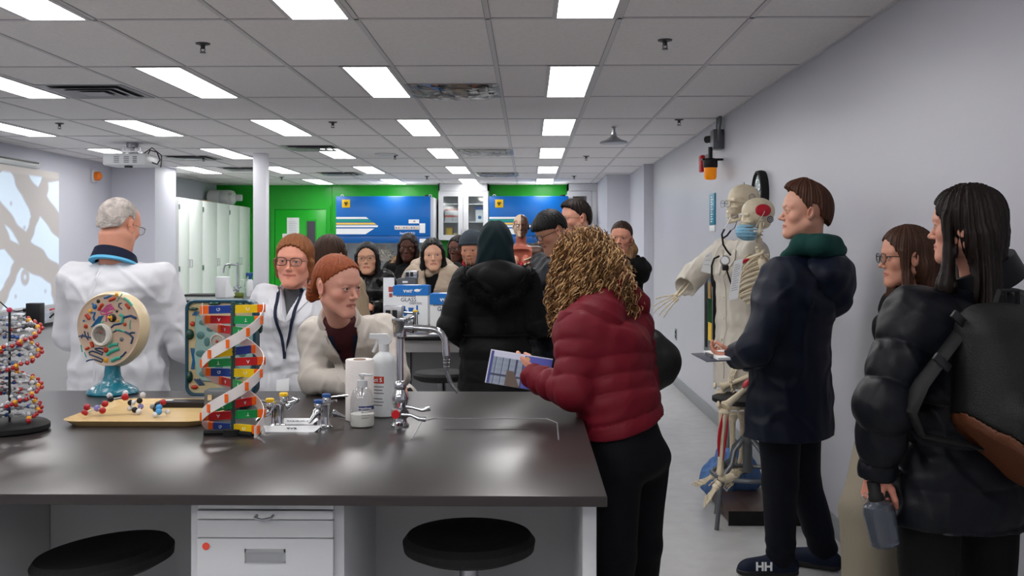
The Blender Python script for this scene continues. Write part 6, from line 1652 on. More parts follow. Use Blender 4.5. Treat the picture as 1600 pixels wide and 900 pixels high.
    def drape(s, pts, m, name, off=0.003, thick=0.003, side=1, nu=1, f=None, n=14, parent=None, y0=0.45):
        """lay a strip over the front (side=1) or back of the garment: pts = [(xl, zl, xr, zr), ...]"""
        f = f or s.tf; rows = []
        cy = s.J['chest'].y
        dense = []
        for i in range(len(pts) - 1):
            m_ = max(1, int(n / (len(pts) - 1)))
            for j in range(m_): dense.append([pts[i][q] + (pts[i + 1][q] - pts[i][q]) * j / m_ for q in range(4)])
        dense.append(list(pts[-1]))
        last = None
        for a in dense:
            row = []
            for j in range(nu + 1):
                t = j / nu; x = a[0] + (a[2] - a[0]) * t; z = a[1] + (a[3] - a[1]) * t
                h = f.hit((x, cy + side * y0, z), (0, -side, 0), y0 + 0.1)
                y = h[1] + side * off if h is not None else (last if last is not None else cy + side * 0.1)
                last = y; row.append((x, y, z))
            rows.append(row)
        mb = MB(); w = nu + 1; vs = [p for r in rows for p in r] + [(p[0], p[1] - side * thick, p[2]) for r in rows for p in r]; N = len(rows) * w
        fs = []
        for i in range(len(rows) - 1):
            for j in range(nu):
                a = i * w + j; fs += [(a, a + 1, a + w + 1, a + w), (N + a, N + a + w, N + a + w + 1, N + a + 1)]
            fs += [(i * w, (i + 1) * w, N + (i + 1) * w, N + i * w), (i * w + nu, N + i * w + nu, N + (i + 1) * w + nu, (i + 1) * w + nu)]
        fs += [tuple(range(0, w)) + tuple(range(N + w - 1, N - 1, -1)), tuple(range(N - 1, N - w - 1, -1)) + tuple(range(2 * N - w, 2 * N))]
        mb.add(vs, fs)
        return obj(name, mb, m, parent or s.root)
    def collar(s, m, r=0.07, h=0.045, open_=0.0, th=0.006, tilt=0.25, name='collar', flare=0.012, drop=0.0, back=0.0):
        """stand-up collar round the neck, gap of open_ degrees at the front"""
        J = s.J; n = (J['head'] - J['neck']).normalized(); c = J['neck'] - n * (0.02 + drop); mb = MB(); N = 36
        u = (Vector((1, 0, 0)) - n * n.x).normalized(); v = n.cross(u)
        vs = []; a0 = 90 + open_ / 2; a1 = 450 - open_ / 2
        for i in range(N + 1):
            a = R(a0 + (a1 - a0) * i / N); lift = 0.5 - 0.5 * math.sin(a); hh = h * (0.65 + 0.5 * lift)
            for rr_, z in ((r, 0), (r + flare, hh), (r + flare + th, hh + 0.002), (r + flare * 1.6 + th * 1.6, hh * 0.1)):
                vs.append(c + u * math.cos(a) * rr_ + v * math.sin(a) * rr_ * 0.95 + n * (z + 0.02 * lift))
        fs = []
        for i in range(N):
            for j in range(4): fs.append((i * 4 + j, (i + 1) * 4 + j, (i + 1) * 4 + (j + 1) % 4, i * 4 + (j + 1) % 4))
        fs += [(0, 1, 2, 3), tuple(N * 4 + j for j in (3, 2, 1, 0))]
        mb.add(vs, fs); return obj(name, mb, m, s.root, smooth=50)
    def hood(s, m, size=(0.16, 0.095, 0.12), off=(0, -0.11, -0.03), fold=0.006, name='hood', quilt=None, tip=0.0, v=None, hole=True):
        J = s.J; c = J['neck'] + Vector(off); f = Field(c - Vector((0.26, 0.24, 0.3)), c + Vector((0.26, 0.26, 0.2)), v or s.gv)
        f.ell(c, size); f.ell(c + Vector((0, 0.03, 0.04)), (size[0] * 0.9, size[1] * 1.0, size[2] * 0.55), k=0.04)
        for q in (-1, 1): f.chain([c + Vector((q * size[0] * 0.8, 0.0, 0.03)), c + Vector((q * size[0] * 0.70, 0.09, 0.02)), c + Vector((q * 0.012, 0.165, -0.03))], [0.045, 0.036, 0.028], k=0.03)
        if tip: f.ell(c + Vector((0, -0.01, -size[2] * 0.8)), (size[0] * 0.5, size[1] * 0.7, tip), k=0.06)
        if hole: f.ell(c + Vector((0, 0.065, 0.11)), (0.085, 0.085, 0.10), k=0.02, op='s')
        if quilt: f.disp(lambda P: -quilt[1] * (np.abs(np.sin(np.pi * (P[2] + quilt[2] * P[0]) / quilt[0])) ** 0.5 - 0.6), 0.03)
        f.disp(lambda P: fold * (0.6 * sn(P, 60, s.seed + 5) + 0.6 * (1 - 2 * np.abs(sn(P, 28, s.seed + 9)))), 0.03)
        s.hoodf = f
        return nobj(name, f.mesh(), m, s.root)
    def fur(s, m, pts, r=0.035, n=1500, L=0.03, name='fur_trim', seed=2):
        """fluffy roll following pts"""
        P = np.array([tuple(p) for p in pts]); f = Field(P.min(0) - 0.08, P.max(0) + 0.08, max(0.008, s.gv)); f.chain([tuple(p) for p in pts], r, k=0.01)
        f.disp(lambda Q: 0.008 * sn(Q, 60, 3) + 0.006 * sn(Q, 120, 4), 0.03); V, Q = f.mesh()
        rr = np.random.default_rng(seed); i = rr.integers(0, len(V), n); seg_ = []
        vs = []; fs = []
        for j in i:
            p = V[j]; k = int(np.argmin(np.linalg.norm(P - p, axis=1))); d = p - P[k]; d = d / (np.linalg.norm(d) + 1e-6); d = d + rr.normal(size=3) * 0.45 + np.array((0, 0, -0.3)); d /= np.linalg.norm(d)
            u = np.cross(d, (0.3, 0.5, 0.8)); u /= np.linalg.norm(u); w = 0.0022; l = L * rr.uniform(0.6, 1.3); a = len(vs)
            vs += [p - u * w, p + u * w, p + np.cross(u, d) * w, p + d * l]; fs += [(a, a + 1, a + 3, a + 3), (a + 1, a + 2, a + 3, a + 3), (a + 2, a, a + 3, a + 3)]
        me_V = np.concatenate([V, np.array(vs)]); faces = Q.tolist() + [[a + len(V), b + len(V), c + len(V)] for a, b, c, _ in fs]
        me = bpy.data.meshes.new(name); me.from_pydata(me_V.tolist(), [], faces); me.materials.append(m); me.shade_smooth()
        o = bpy.data.objects.new(name, me); COL.objects.link(o); o.parent = s.root; return o
    def spec(s, style='dark', w=1.0): return glasses(s.root, s.HT, style, w)
    def W(s, px, py, Y):
        """photo direction at depth Y expressed in this person's frame"""
        p = at(px, py, Y) - s.root.location; return Matrix.Rotation(-R(s.face), 4, 'Z') @ p
    def local(s, p): return Matrix.Rotation(-R(s.face), 4, 'Z') @ (Vector(p) - s.root.location)
c_white = cloth('lab_white', '#cfd0d6', 0.7); c_cream = cloth('lab_cream', '#bfb8b0', 0.7)
c_navy = cloth('navy', '#131d33', 0.6); c_black = cloth('black', '#060608', 0.6); c_blk2 = cloth('black_soft', '#070709', 0.85)
c_jean = cloth('dark_jeans', '#07090f', 0.8); c_dnavy = cloth('dark_navy', '#0c111c', 0.55); c_grey = cloth('trouser_grey', '#3a3c42')
h_black = hair_mat('black', '#0d0b0b'); h_brown = hair_mat('brown', '#3a241a'); h_dbrown = hair_mat('dark_brown', '#1c1310')

# older man in a white coat, seen from behind
P = Person('person in a white lab coat with short grey hair and glasses, back turned', 187, 352, 4.72, -14, head=(-5, -14, 0), hs=1.06,
           g=dict(skin='#c98f78', neck=0.064, jaw=1.1, sh=0.225, brow='#8a8078'), seed=3,
           pose={'shL': (-0.225, -0.02, 1.335), 'shR': (0.225, -0.02, 1.335), 'elL': (-0.285, 0.03, 1.08), 'wrL': (-0.20, 0.27, 1.02), 'elR': (0.315, 0.06, 1.04), 'wrR': (0.22, 0.30, 0.98)})
P.hair('fringe', mat('hair_grey', '#b4aba5', 0.7, noise=(30, 0.35), bump=(90, 0.9)), 0.0009, 90)
P.top(c_white, 'lab_coat', w=1.36, d=1.35, hem=0.55, flare=1.1, sleeve=(0.085, 0.082, 0.07), fold=0.007, ff=0.8, neckr=0.066, belly=0.02)
P.collar(cloth('collar_navy', '#141a30', 0.8), r=0.078, h=0.045, open_=80, name='shirt_collar', th=0.008, drop=0.012)
P.collar(cloth('collar_sky', '#5fb0d8', 0.8), r=0.086, h=0.022, open_=80, name='collar_band', drop=0.022)
P.drape([(-0.006, 0.75, 0.004, 0.75), (-0.005, 1.1, 0.005, 1.1), (-0.004, 1.40, 0.006, 1.40)], c_white, 'back_seam', side=-1, off=0.0015, nu=1, n=20)
P.spec('wire'); P.legs(c_grey)

# smiling woman with glasses
P = Person('smiling person with glasses and reddish hair in an open white lab coat', 460, 409, 4.88, 176, head=(2, 2, -3), hs=1.08,
           g=dict(skin='#cf8f7a', lip='#a04f4a', smile=0.9, blush=0.55, brow='#7a5138', iris='#5a4a3a', neck=0.05, sh=0.175, gaze=(0, 1, 0)), seed=5,
           pose={'elL': (-0.24, -0.02, 1.0), 'wrL': (-0.22, 0.07, 0.79), 'elR': (0.24, -0.02, 1.0), 'wrR': (0.22, 0.07, 0.79)})
P.hair('bob', hair_mat('auburn', '#84502e'))
def lapels(P, m, z0, zt, w0=0.045, wt=0.075, x0=0.008, xt=0.062, nt=0.02):
    for q in (-1, 1):
        P.drape([(q * x0, z0, q * (x0 + 0.012), z0), (q * (x0 + (xt - x0) * .6), z0 + (zt - z0) * .6, q * (wt + 0.03), z0 + (zt - z0) * .62), (q * (xt - .004), z0 + (zt - z0) * .72, q * (wt + 0.005), z0 + (zt - z0) * .70), (q * xt, zt, q * (wt + 0.012), zt - nt)], m, 'lapel', off=0.008, thick=0.005, nu=3, n=16)
zc = P.J['chest'].z
P.top(c_white, 'lab_coat', w=1.16, d=1.12, hem=0.5, flare=1.15, sleeve=(0.066, 0.062, 0.055), fold=0.006, vneck=(zc + 0.0, 0.36, 0.0), bust=1)
P.shirt(cloth('grey_shirt', '#4a4c50', 0.8)); P.collar(c_white, r=0.062, h=0.035, open_=80, drop=0.012)
lapels(P, c_white, zc + 0.0, zc + 0.16)
for q in (-1, 1): P.drape([(q * 0.050, zc + 0.15, q * 0.066, zc + 0.15), (q * 0.035, zc + 0.02, q * 0.051, zc + 0.02), (q * 0.006 - 0.0, zc - 0.10, q * 0.020, zc - 0.10), (-0.004, zc - 0.18, 0.010, zc - 0.18)], c_navy, 'lanyard', off=0.012, thick=0.002, nu=1, n=20)
P.drape([(-0.022, zc - 0.27, 0.04, zc - 0.28), (-0.022, zc - 0.36, 0.040, zc - 0.37), (-0.020, zc - 0.40, 0.038, zc - 0.41)], m_paper, 'badge', off=0.02, thick=0.002, nu=1, n=6)
P.spec('dark', 0.98); P.legs(c_grey)
for q in (-1, 1): o = obj('earring', MB().sph((q * 0.079, 0.0, -0.046), 0.006, 10, sc=(.4, 1, 1.2)), m_white, P.root); o.matrix_local = P.HT

# young woman with auburn hair leaning on the bench
P = Person('person with auburn hair in a bun, in a cream lab coat, leaning on the bench', 527, 446, 3.86, -170, h=1.66, lean=(0.0, 0.5), head=(46, -6, 2), hs=1.0,
           g=dict(skin='#cf9886', lip='#a2534f', blush=0.6, brow='#5a3c2a', iris='#3c2e26', neck=0.046, sh=0.165, gaze=(-0.1, 1, 0.0), nose=1.1), seed=8,
           pose={'neck': ('w', 530, 496, 4.02), 'chest': ('w', 546, 565, 4.22), 'waist': ('w', 548, 610, 4.36), 'hip': ('W', -0.68, 4.46, 0.84), 'shR': ('w', 492, 524, 4.12), 'shL': ('w', 606, 520, 4.18),
                 'elR': ('w', 490, 594, 4.0), 'wrR': ('w', 578, 604, 3.86), 'elL': ('w', 618, 585, 4.06), 'wrL': ('w', 600, 600, 3.84), 'hpL': ('W', -0.59, 4.46, 0.82), 'hpR': ('W', -0.77, 4.46, 0.82),
                 'knL': ('W', -0.58, 4.4, 0.48), 'knR': ('W', -0.78, 4.4, 0.48), 'anL': ('W', -0.58, 4.46, 0.085), 'anR': ('W', -0.78, 4.46, 0.085)},
           hands={'R': dict(dir_w=(1, -0.1, 0), palm_w=(0, 0, -1), curl=0.4), 'L': dict(dir_w=(0.4, -0.5, 0), palm_w=(0, 0, -1), curl=0.4)})
P.hair('bun', hair_mat('copper', '#86401c'), 0.0012, 60)
zc = P.J['chest'].z; cx = P.J['chest'].x
P.top(c_cream, 'lab_coat', w=1.06, d=1.0, hem=0.6, sleeve=(0.062, 0.056, 0.050), fold=0.0065, vneck=(zc - 0.04, 0.36, P.J['chest'].y + 0.04), bust=0)
P.shirt(cloth('maroon_shirt', '#3a1218', 0.8), r=1.04); P.collar(c_cream, r=0.058, h=0.035, open_=90, drop=0.012)
mx = (P.J['neck'].x - cx) / (P.J['neck'].z - zc)
def CX(dz): return cx + mx * dz
for q in (-1, 1):
    P.drape([(CX(-.05) + q * 0.006, zc - 0.05, CX(-.05) + q * 0.018, zc - 0.06), (CX(.05) + q * 0.036, zc + 0.05, CX(.05) + q * 0.088, zc + 0.055), (CX(.08) + q * 0.048, zc + 0.08, CX(.08) + q * 0.078, zc + 0.078), (CX(.13) + q * 0.056, zc + 0.13, CX(.13) + q * 0.085, zc + 0.115)], c_cream, 'lapel', off=0.009, thick=0.005, nu=3, n=16)
    P.drape([(CX(.13) + q * 0.040, zc + 0.13, CX(.13) + q * 0.060, zc + 0.13), (CX(.03) + q * 0.024, zc + 0.03, CX(.03) + q * 0.044, zc + 0.03), (CX(-.08) + q * 0.002, zc - 0.08, CX(-.08) + q * 0.020, zc - 0.08)], c_navy, 'lanyard', off=0.004, thick=0.002, n=16, f=P.sf)
P.legs(c_jean)
e = obj('earring', MB().sph((0.083, -0.006, -0.042), 0.004, 10), mat('gold', '#d8a850', 0.2, metal=1.0), P.root); e.matrix_local = P.HT

# long brown hair, back turned
P = Person('person with long brown hair seen from behind, beyond the auburn-haired person', 517, 399, 5.9, -10, head=(-15, 0, 0), g=dict(skin='#c99a84'), seed=9)
P.hair('long_xl', hair_mat('brown_long', '#3b2519')); P.top(cloth('beige_coat', '#a08c74'), 'coat', w=1.1, hem=0.75); P.legs(c_jean)

# glasses, black leather jacket
P = Person('person with long black hair and round glasses in a black leather jacket', 574, 404, 8.25, 176, head=(6, 3, 2), hs=1.13, g=dict(skin='#d2a084', lip='#a5504e', brow='#1c1412', neck=0.048, eye=0.8), seed=12,
           pose={'wrL': (-0.1, 0.24, 1.02), 'elL': (-0.27, 0.06, 1.0)}, hands={'L': dict(dir=(0.6, 0.5, 0.1), palm=(0.3, -0.6, -0.6), curl=0.6)})
P.hair('long_part', h_black)
P.top(mat('leather', '#0e0e10', 0.3, bump=(60, 0.2)), 'jacket', w=1.25, d=1.15, hem=0.7, sleeve=(0.08, 0.08, 0.06), fold=0.012, ff=0.8)
P.fur(cloth('fur_black', '#0b0b0c', 0.95), [P.J['neck'] + Vector(v) for v in ((-0.09, 0.14, -0.20), (-0.11, 0.1, -0.08), (-0.07, -0.03, 0.0), (0.07, -0.03, 0.0), (0.11, 0.1, -0.08), (0.09, 0.14, -0.20))], 0.035, 500, name='fur_collar')
P.spec('wire', 1.1); P.legs(c_jean)
P.drape([(-0.004, 0.75, 0.004, 0.75), (-0.004, 1.1, 0.004, 1.1), (-0.004, 1.25, 0.004, 1.25)], m_steel, 'zip', off=0.003)

# arms crossed in a black coat
P = Person('person with long dark hair in a black coat with a tan fur hood', 638, 387, 9.0, 172, head=(4, -3, -3), hs=1.04, g=dict(skin='#4a2c22', lip='#5c2c2c', brow='#120c0a', blush=0.1, neck=0.048), seed=13,
           pose={'elL': (-0.26, 0.03, 1.08), 'wrL': (0.08, 0.2, 1.12), 'elR': (0.26, 0.03, 1.08), 'wrR': (-0.08, 0.22, 1.1)})
P.hair('long_part', h_dbrown); P.top(c_blk2, 'coat', w=1.15, d=1.1, hem=0.6, sleeve=(0.072, 0.07, 0.06), fold=0.009); P.legs(c_jean)
P.fur(cloth('fur_tan', '#8f7358', 0.95), [P.J['neck'] + Vector(v) for v in ((-0.14, 0.05, -0.02), (-0.12, -0.06, 0.04), (0, -0.12, 0.06), (0.12, -0.06, 0.04), (0.14, 0.05, -0.02))], 0.032, 500, name='hood_trim')
obj('necklace', MB().tube([P.J['neck'] + Vector(v) for v in ((-0.05, 0.08, -0.03), (-0.03, 0.125, -0.1), (0.0, 0.14, -0.14), (0.03, 0.125, -0.1), (0.05, 0.08, -0.03))], 0.004, 6), m_steel, P.root)

# cream puffer
P = Person('person with long straight black hair in a cream puffer jacket with a hood', 676, 398, 8.25, 178, head=(10, 0, 3), hs=1.13, g=dict(skin='#dcab90', lip='#b0605c', brow='#1c1412', neck=0.046, eye=0.8, gaze=(-.1, 1, 0)), seed=14)
P.hair('long_xl_part', h_black)
c_puff = cloth('cream_puffer', '#b5a390', 0.5)
P.top(c_puff, 'puffer_jacket', w=1.45, d=1.25, hem=0.72, sleeve=(0.095, 0.095, 0.08), quilt=(0.11, 0.020), fold=0.005, extra=None, vneck=(1.05, 0.28, 0.0))
P.shirt(c_blk2); P.hood(c_puff, (0.17, 0.09, 0.13), (0.02, -0.1, 0.0), 0.008); P.legs(c_jean)

# braids and grey scarf
P = Person('person with dark braids and a grey scarf, partly behind the person in the grey beanie', 716, 389, 9.1, 150, head=(0, 0, 0), hs=1.02, g=dict(skin='#5a372a', lip='#6a3a36', brow='#120c0a', blush=0.1, neck=0.048), seed=15)
P.hair('long_part', h_black); P.top(cloth('taupe_coat', '#8b8178'), 'coat', w=1.15, hem=0.7, sleeve=(0.075, 0.07, 0.06)); P.legs(c_jean)
P.fur(cloth('scarf_grey', '#77787c', 0.95), [P.J['neck'] + Vector(v) for v in ((-0.1, 0.03, -0.03), (-0.03, 0.11, -0.03), (0.07, 0.09, -0.03), (0.1, -0.02, 0.0), (0, -0.09, 0.02), (-0.1, -0.02, 0.0))], 0.032, 60, 0.008, name='scarf')
P.spec('wire')

# grey beanie
P = Person('person in a grey knitted beanie with a red collar showing', 737, 390, 8.6, 160, head=(8, -4, 2), hs=1.13, g=dict(skin='#c88f74', lip='#9a5a50', brow='#2a1e1a', neck=0.058, jaw=1.12, stubble=0.25, eye=0.75), seed=16)
P.hair('crop', h_black)
f = Field((-0.12, -0.15, -0.02), (0.12, 0.14, 0.16), 0.0055); f.ell((0, -0.012, 0.045), (0.097, 0.118, 0.106)); f.cap((0.0, 0, 0.12), (0, -0.02, 0.14), 0.02, 0.01, k=0.03)
f.disp(lambda Q: 0.0022 * np.sin(np.arctan2(Q[0], Q[1]) * 46) + 0.004 * ((Q[2] < 0.058) & (Q[2] > -1)) * -1, 0.02); f.cut(lambda X, Y, Z: (0.026 - 0.16 * (0.0 - Y) * -1 * -1 - Z) + 0 * X)
nobj('beanie', f.mesh(), cloth('beanie_grey', '#3c444c', 0.9), P.root, T=P.HT)
P.top(c_blk2, 'coat', w=1.1, d=1.1, hem=0.7, sleeve=(0.07, 0.065, 0.06)); P.legs(c_jean)
P.collar(cloth('scarf_red', '#a01c26', 0.8), r=0.068, h=0.06, open_=0, name='red_collar', th=0.01)

# dark headscarf and long black coat, from behind
P = Person('person in a dark teal headscarf and long black quilted coat with fur collar, back turned', 774, 383, 6.0, 6, head=(-4, 0, 0), hs=1.0, g=dict(skin='#c99a80', sh=0.18), seed=17,
           pose={'shL': (-0.185, -0.02, 1.30), 'shR': (0.185, -0.02, 1.30), 'elL': (-0.275, -0.07, 1.035), 'wrL': (-0.17, 0.10, 0.93), 'elR': (0.26, 0.0, 1.03), 'wrR': (0.2, 0.2, 0.98)})
f = Field((-0.16, -0.2, -0.22), (0.16, 0.16, 0.18), 0.005); f.ell((0, -0.012, 0.03), (0.092, 0.115, 0.103)); f.ell((0, -0.05, -0.04), (0.098, 0.085, 0.11), k=0.04); f.ecap((0, -0.03, -0.05), (0, -0.04, -0.16), (0.09, 0.085), (0.12, 0.09), k=0.04)
f.ell((0, 0.10, -0.025), (0.055, 0.06, 0.075), k=0.01, op='s'); f.disp(lambda Q: 0.003 * sn((Q[0], Q[1], Q[2] * 0.5), 60, 4) + 0.003 * np.sin(Q[2] * 60 + 5 * np.abs(Q[0]) * 20), 0.02)
nobj('headscarf', f.mesh(), cloth('teal_scarf', '#0c2026', 0.8), P.root, T=P.HT @ Matrix.Scale(1.1, 4))
P.top(c_black, 'long_coat', w=1.16, d=1.12, hem=0.42, flare=1.2, sleeve=(0.078, 0.07, 0.055), quilt=(0.13, 0.006), fold=0.003, neckr=0.07)
P.hood(c_black, (0.17, 0.085, 0.12), (0.0, -0.10, -0.07), 0.006)
n_ = P.J['neck']
P.fur(cloth('fur_dark', '#050506', 0.98), [n_ + Vector(v) for v in ((-0.12, 0.10, -0.03), (-0.17, 0.0, -0.03), (-0.16, -0.12, -0.07), (-0.10, -0.19, -0.16), (0.0, -0.21, -0.21), (0.10, -0.19, -0.16), (0.16, -0.12, -0.07), (0.17, 0.0, -0.03), (0.12, 0.10, -0.03))], 0.036, 2600, 0.04, name='fur_trim')
obj('belt', MB().tube([(0.205 * math.cos(R(a)), -0.005 + 0.15 * math.sin(R(a)), 0.985) for a in range(0, 360, 12)], 0.014, 8, closed=True, flat=0.5), c_blk2, P.root)
P.legs(c_jean)

# looking down, bowl cut
P = Person('person with a black bowl haircut and glasses looking down', 860, 361, 6.3, 112, head=(4, -26, 0), hs=1.03, g=dict(skin='#bd8a72', lip='#8a5048', brow='#120e0c', neck=0.054, jaw=1.05, nose=1.15, gaze=(0, 1, -0.3)), seed=18,
           pose={'elL': (-0.24, 0.0, 1.15), 'wrL': (-0.1, 0.22, 1.2)})
P.hair('bowl', h_black); P.top(c_dnavy, 'jacket', w=1.12, hem=0.75, sleeve=(0.07, 0.065, 0.055)); P.spec('dark'); P.legs(c_jean)

# taller man with glasses
P = Person('tall person with short dark hair and glasses in a black jacket', 899, 341, 6.9, 118, head=(-4, -3, 0), hs=1.05, g=dict(skin='#c7907a', lip='#9c5a52', brow='#1c1512', neck=0.06, jaw=1.1, stubble=0.35, nose=1.3, sh=0.185), seed=19)
P.hair('crop', h_dbrown); P.top(c_blk2, 'jacket', w=1.2, d=1.12, hem=0.75, sleeve=(0.075, 0.07, 0.058)); P.collar(c_blk2, r=0.075, h=0.06, open_=40, th=0.01); P.spec('wire'); P.legs(c_jean)

# woman in a black hooded coat looking back
P = Person('person with tied-back brown hair in a black hooded coat, looking toward the viewer', 971, 371, 7.5, 70, head=(94, -3, -3), hs=1.02, g=dict(skin='#c98d76', lip='#a0544e', brow='#2c1e18', neck=0.048, gaze=(0.05, 1, 0)), seed=20)
P.hair('tied', hair_mat('brown_tied', '#33221a')); P.top(c_blk2, 'coat', w=1.2, d=1.15, hem=0.7, sleeve=(0.08, 0.072, 0.06), fold=0.009); P.hood(c_blk2, (0.14, 0.085, 0.10), (0, -0.10, -0.10), 0.008); P.legs(c_jean)
f = Field((-0.2, -0.2, -0.3), (0.2, 0.2, 0.1), 0.007); f.chain([(-0.06, -0.03, -0.03), (-0.085, 0.0, -0.09), (-0.07, 0.03, -0.15), (-0.04, 0.04, -0.19)], [0.03, 0.035, 0.035, 0.02], k=0.02); hair_grooves(f, 0.003, 40)
nobj('hair_lock', f.mesh(), hair_mat('blonde_brown', '#7a5a3c'), P.root, T=P.HT)

# dark long hair behind the torso model
P = Person('person with long dark hair, mostly hidden behind the anatomical torso and the bowl haircut', 843, 402, 8.6, 80, head=(0, -10, 0), hs=1.05, g=dict(skin='#c08a74'), seed=21)
P.hair('long_xl', h_dbrown); P.top(c_dnavy, 'coat', w=1.1, hem=0.7); P.legs(c_jean)

# curly hair and red jacket
h_curl = [hair_mat('curl_a', '#91693f', (40, 40, 40)), hair_mat('curl_b', '#cfa878', (40, 40, 40)), hair_mat('curl_c', '#583a20', (40, 40, 40))]
P = Person('person with curly blond hair in a red quilted jacket, leaning on the bench end', 912, 424, 3.72, 48, h=1.68, lean=(-0.02, 0.36), head=(14, -14, -4), hs=1.0, g=dict(skin='#c48f78', neck=0.048), seed=22,
           pose={'neck': ('w', 935, 480, 3.70), 'chest': ('w', 946, 548, 3.60), 'waist': ('w', 966, 628, 3.55), 'hip': ('w', 984, 700, 3.55), 'shL': ('w', 900, 520, 3.50), 'shR': ('w', 992, 512, 3.78),
                 'elL': ('w', 893, 612, 3.42), 'wrL': ('w', 834, 590, 3.60), 'elR': ('w', 1004, 600, 3.88), 'wrR': ('w', 950, 625, 4.02), 'hpL': ('w', 966, 715, 3.48), 'hpR': ('w', 1004, 715, 3.62),
                 'knL': ('w', 962, 868, 3.50), 'knR': ('w', 1004, 850, 3.70), 'anL': ('W', 0.30, 3.52, 0.085), 'anR': ('W', 0.42, 3.80, 0.085)},
           hands={'L': dict(dir_w=(-0.75, 0.35, 0.55), palm_w=(0.25, 0.9, -0.2), curl=0.7)})
f = Field((-0.2, -0.22, -0.3), (0.2, 0.2, 0.2), 0.007)
f.ell((0, -0.015, 0.02), (0.108, 0.122, 0.105)); f.ell((0, -0.04, -0.06), (0.125, 0.10, 0.10), k=0.05); f.ell((-0.03, 0.0, -0.13), (0.10, 0.08, 0.08), k=0.05)
for q in (-1, 1): f.ell((q * 0.09, 0.045, -0.09), (0.045, 0.06, 0.12), k=0.03)
f.ell((0, 0.14, -0.05), (0.06, 0.085, 0.10), k=0.01, op='s'); f.disp(lambda Q: 0.010 * sn(Q, 90, 3) + 0.008 * sn(Q, 170, 4), 0.04); VQ = f.mesh()
o = nobj('hair', VQ, h_curl[2], P.root, T=P.HT)
cm = curls([v for v in VQ[0] if not (v[1] > 0.07 and abs(v[0]) < 0.065 and v[2] < 0.06)], None, None, None, 2800, 0.0021)
o = obj('hair_curls', cm, h_curl, P.root, smooth=180, fix=False); o.matrix_local = P.HT; o['kind'] = 'stuff'
c_red = cloth('red_quilt', '#6c1020', 0.55, (260, 0.1))
P.top(c_red, 'quilted_jacket', w=1.04, d=1.08, hem=P.local(at(984, 655, 3.55)).z, flare=1.0, sleeve=(0.068, 0.060, 0.048), quilt=(0.062, 0.011), fold=0.003, slope=0.3, cuff=0.0)
# large pointed hood lying on the back
J = P.J; c0 = P.W(935, 500, 3.58); pk = P.W(962, 432, 3.66); lf = P.W(884, 500, 3.50); bt = P.W(945, 560, 3.50); rt = P.W(996, 476, 3.74)
f = Field(c0 - Vector((0.34, 0.34, 0.35)), c0 + Vector((0.34, 0.34, 0.25)), 0.0062)
f.ell(c0, (0.13, 0.085, 0.09)); f.cap(lf, c0, 0.035, 0.07, k=0.04); f.cap(c0, pk, 0.075, 0.038, k=0.05); f.cap(c0, bt, 0.08, 0.05, k=0.05); f.cap(pk, rt, 0.036, 0.05, k=0.04)
f.disp(lambda Q: 0.006 * (np.abs(np.sin(np.pi * ((Q[2] - c0.z) * 0.9 + (Q[0] - c0.x) * 0.55) / 0.05)) ** 0.5 - 0.6) + 0.002 * sn(Q, 60, 4), 0.03)
nobj('hood', f.mesh(), c_red, P.root)
P.legs(c_jean, w=1.04)
JC = P
# shoulder bag with chain strap
bp = at(1014, 560, 3.93)
t = thing('shoulder_bag', 'black shoulder bag on a gold chain strap hanging behind the red jacket', 'shoulder bag', bp)
f = Field((-0.2, -0.12, -0.2), (0.2, 0.12, 0.2), 0.006)
f.cap((-0.02, 0, -0.10), (0.075, 0, 0.0), 0.045, 0.05); f.cap((-0.06, 0, -0.02), (0.02, 0, 0.07), 0.05, 0.04, k=0.06); f.cap((-0.07, 0, -0.1), (-0.05, 0, 0.05), 0.05, 0.05, k=0.06); f.ell((0.02, 0, -0.03), (0.09, 0.05, 0.09), k=0.05)
f.disp(lambda Q: 0.004 * sn(Q, 40, 4) + 0.002 * sn(Q, 90, 5), 0.03); nobj('bag_body', f.mesh(), mat('bag_black', '#0b0b0c', 0.5, bump=(80, 0.2)), t)
mb = MB(); A = at(986, 478, 3.80) - bp; B = at(1008, 520, 3.90) - bp; n = 16
for i in range(n):
    c = A.lerp(B, i / (n - 1)); d = (B - A).normalized(); u, w = frame_of(d); uu = u if i % 2 else w
    mb.tube([c + d * 0.0075 * math.cos(R(a)) + uu * 0.0045 * math.sin(R(a)) for a in range(0, 360, 45)], 0.0016, 5, closed=True)
obj('chain_strap', mb, mat('chain_gold', '#a8895a', 0.3, metal=1.0), t)
obj('strap', MB().tube([B, B.lerp(Vector((-0.03, 0, 0.05)), 0.5), Vector((-0.03, 0, 0.04))], 0.008, 8), m_black, t)
# brochure in the hand
bp = at(811, 579, 3.60)
def cover(u, v):
    n = len(u); c = np.tile(np.array(C('#4a4fb0')), (n, 1))
    ph = u < 0.56; g = 0.35 + 0.12 * np.sin(u * 60) * (np.sin(u * 60) > 0) + 0.05 * np.sin(v * 40)
    pic = np.array(C('#8e98ac'))[None, :] * (0.55 + g[:, None])
    bar = (np.abs((u * 9) % 1 - 0.5) > 0.40) | (np.abs(v - 0.28) < 0.03); pic = np.where(bar[:, None], np.array(C('#2c3350')), pic)
    pic = np.where((v > 0.80)[:, None], np.array(C('#c9cbe0')), pic); pic = np.where(((u > 0.30) & (v < 0.45) & (u + v * .3 < .55))[:, None], np.array(C('#5c4a40')), pic)
    c = np.where(ph[:, None], pic, c); c = np.where((u < 0.06)[:, None], np.array(C('#343c86')), c)
    c = np.where((((u - 0.60) ** 2 * 4 + (v - 0.86) ** 2) < 0.008)[:, None], np.array(C('#c99a5a')), c)
    return np.where(((v > 0.965) | (u < 0.012))[:, None], np.array(C('#d8d8e6')), c)
t = thing('brochure', 'blue and white folded brochure with a building photo, held over the bench', 'brochure', bp, 0)
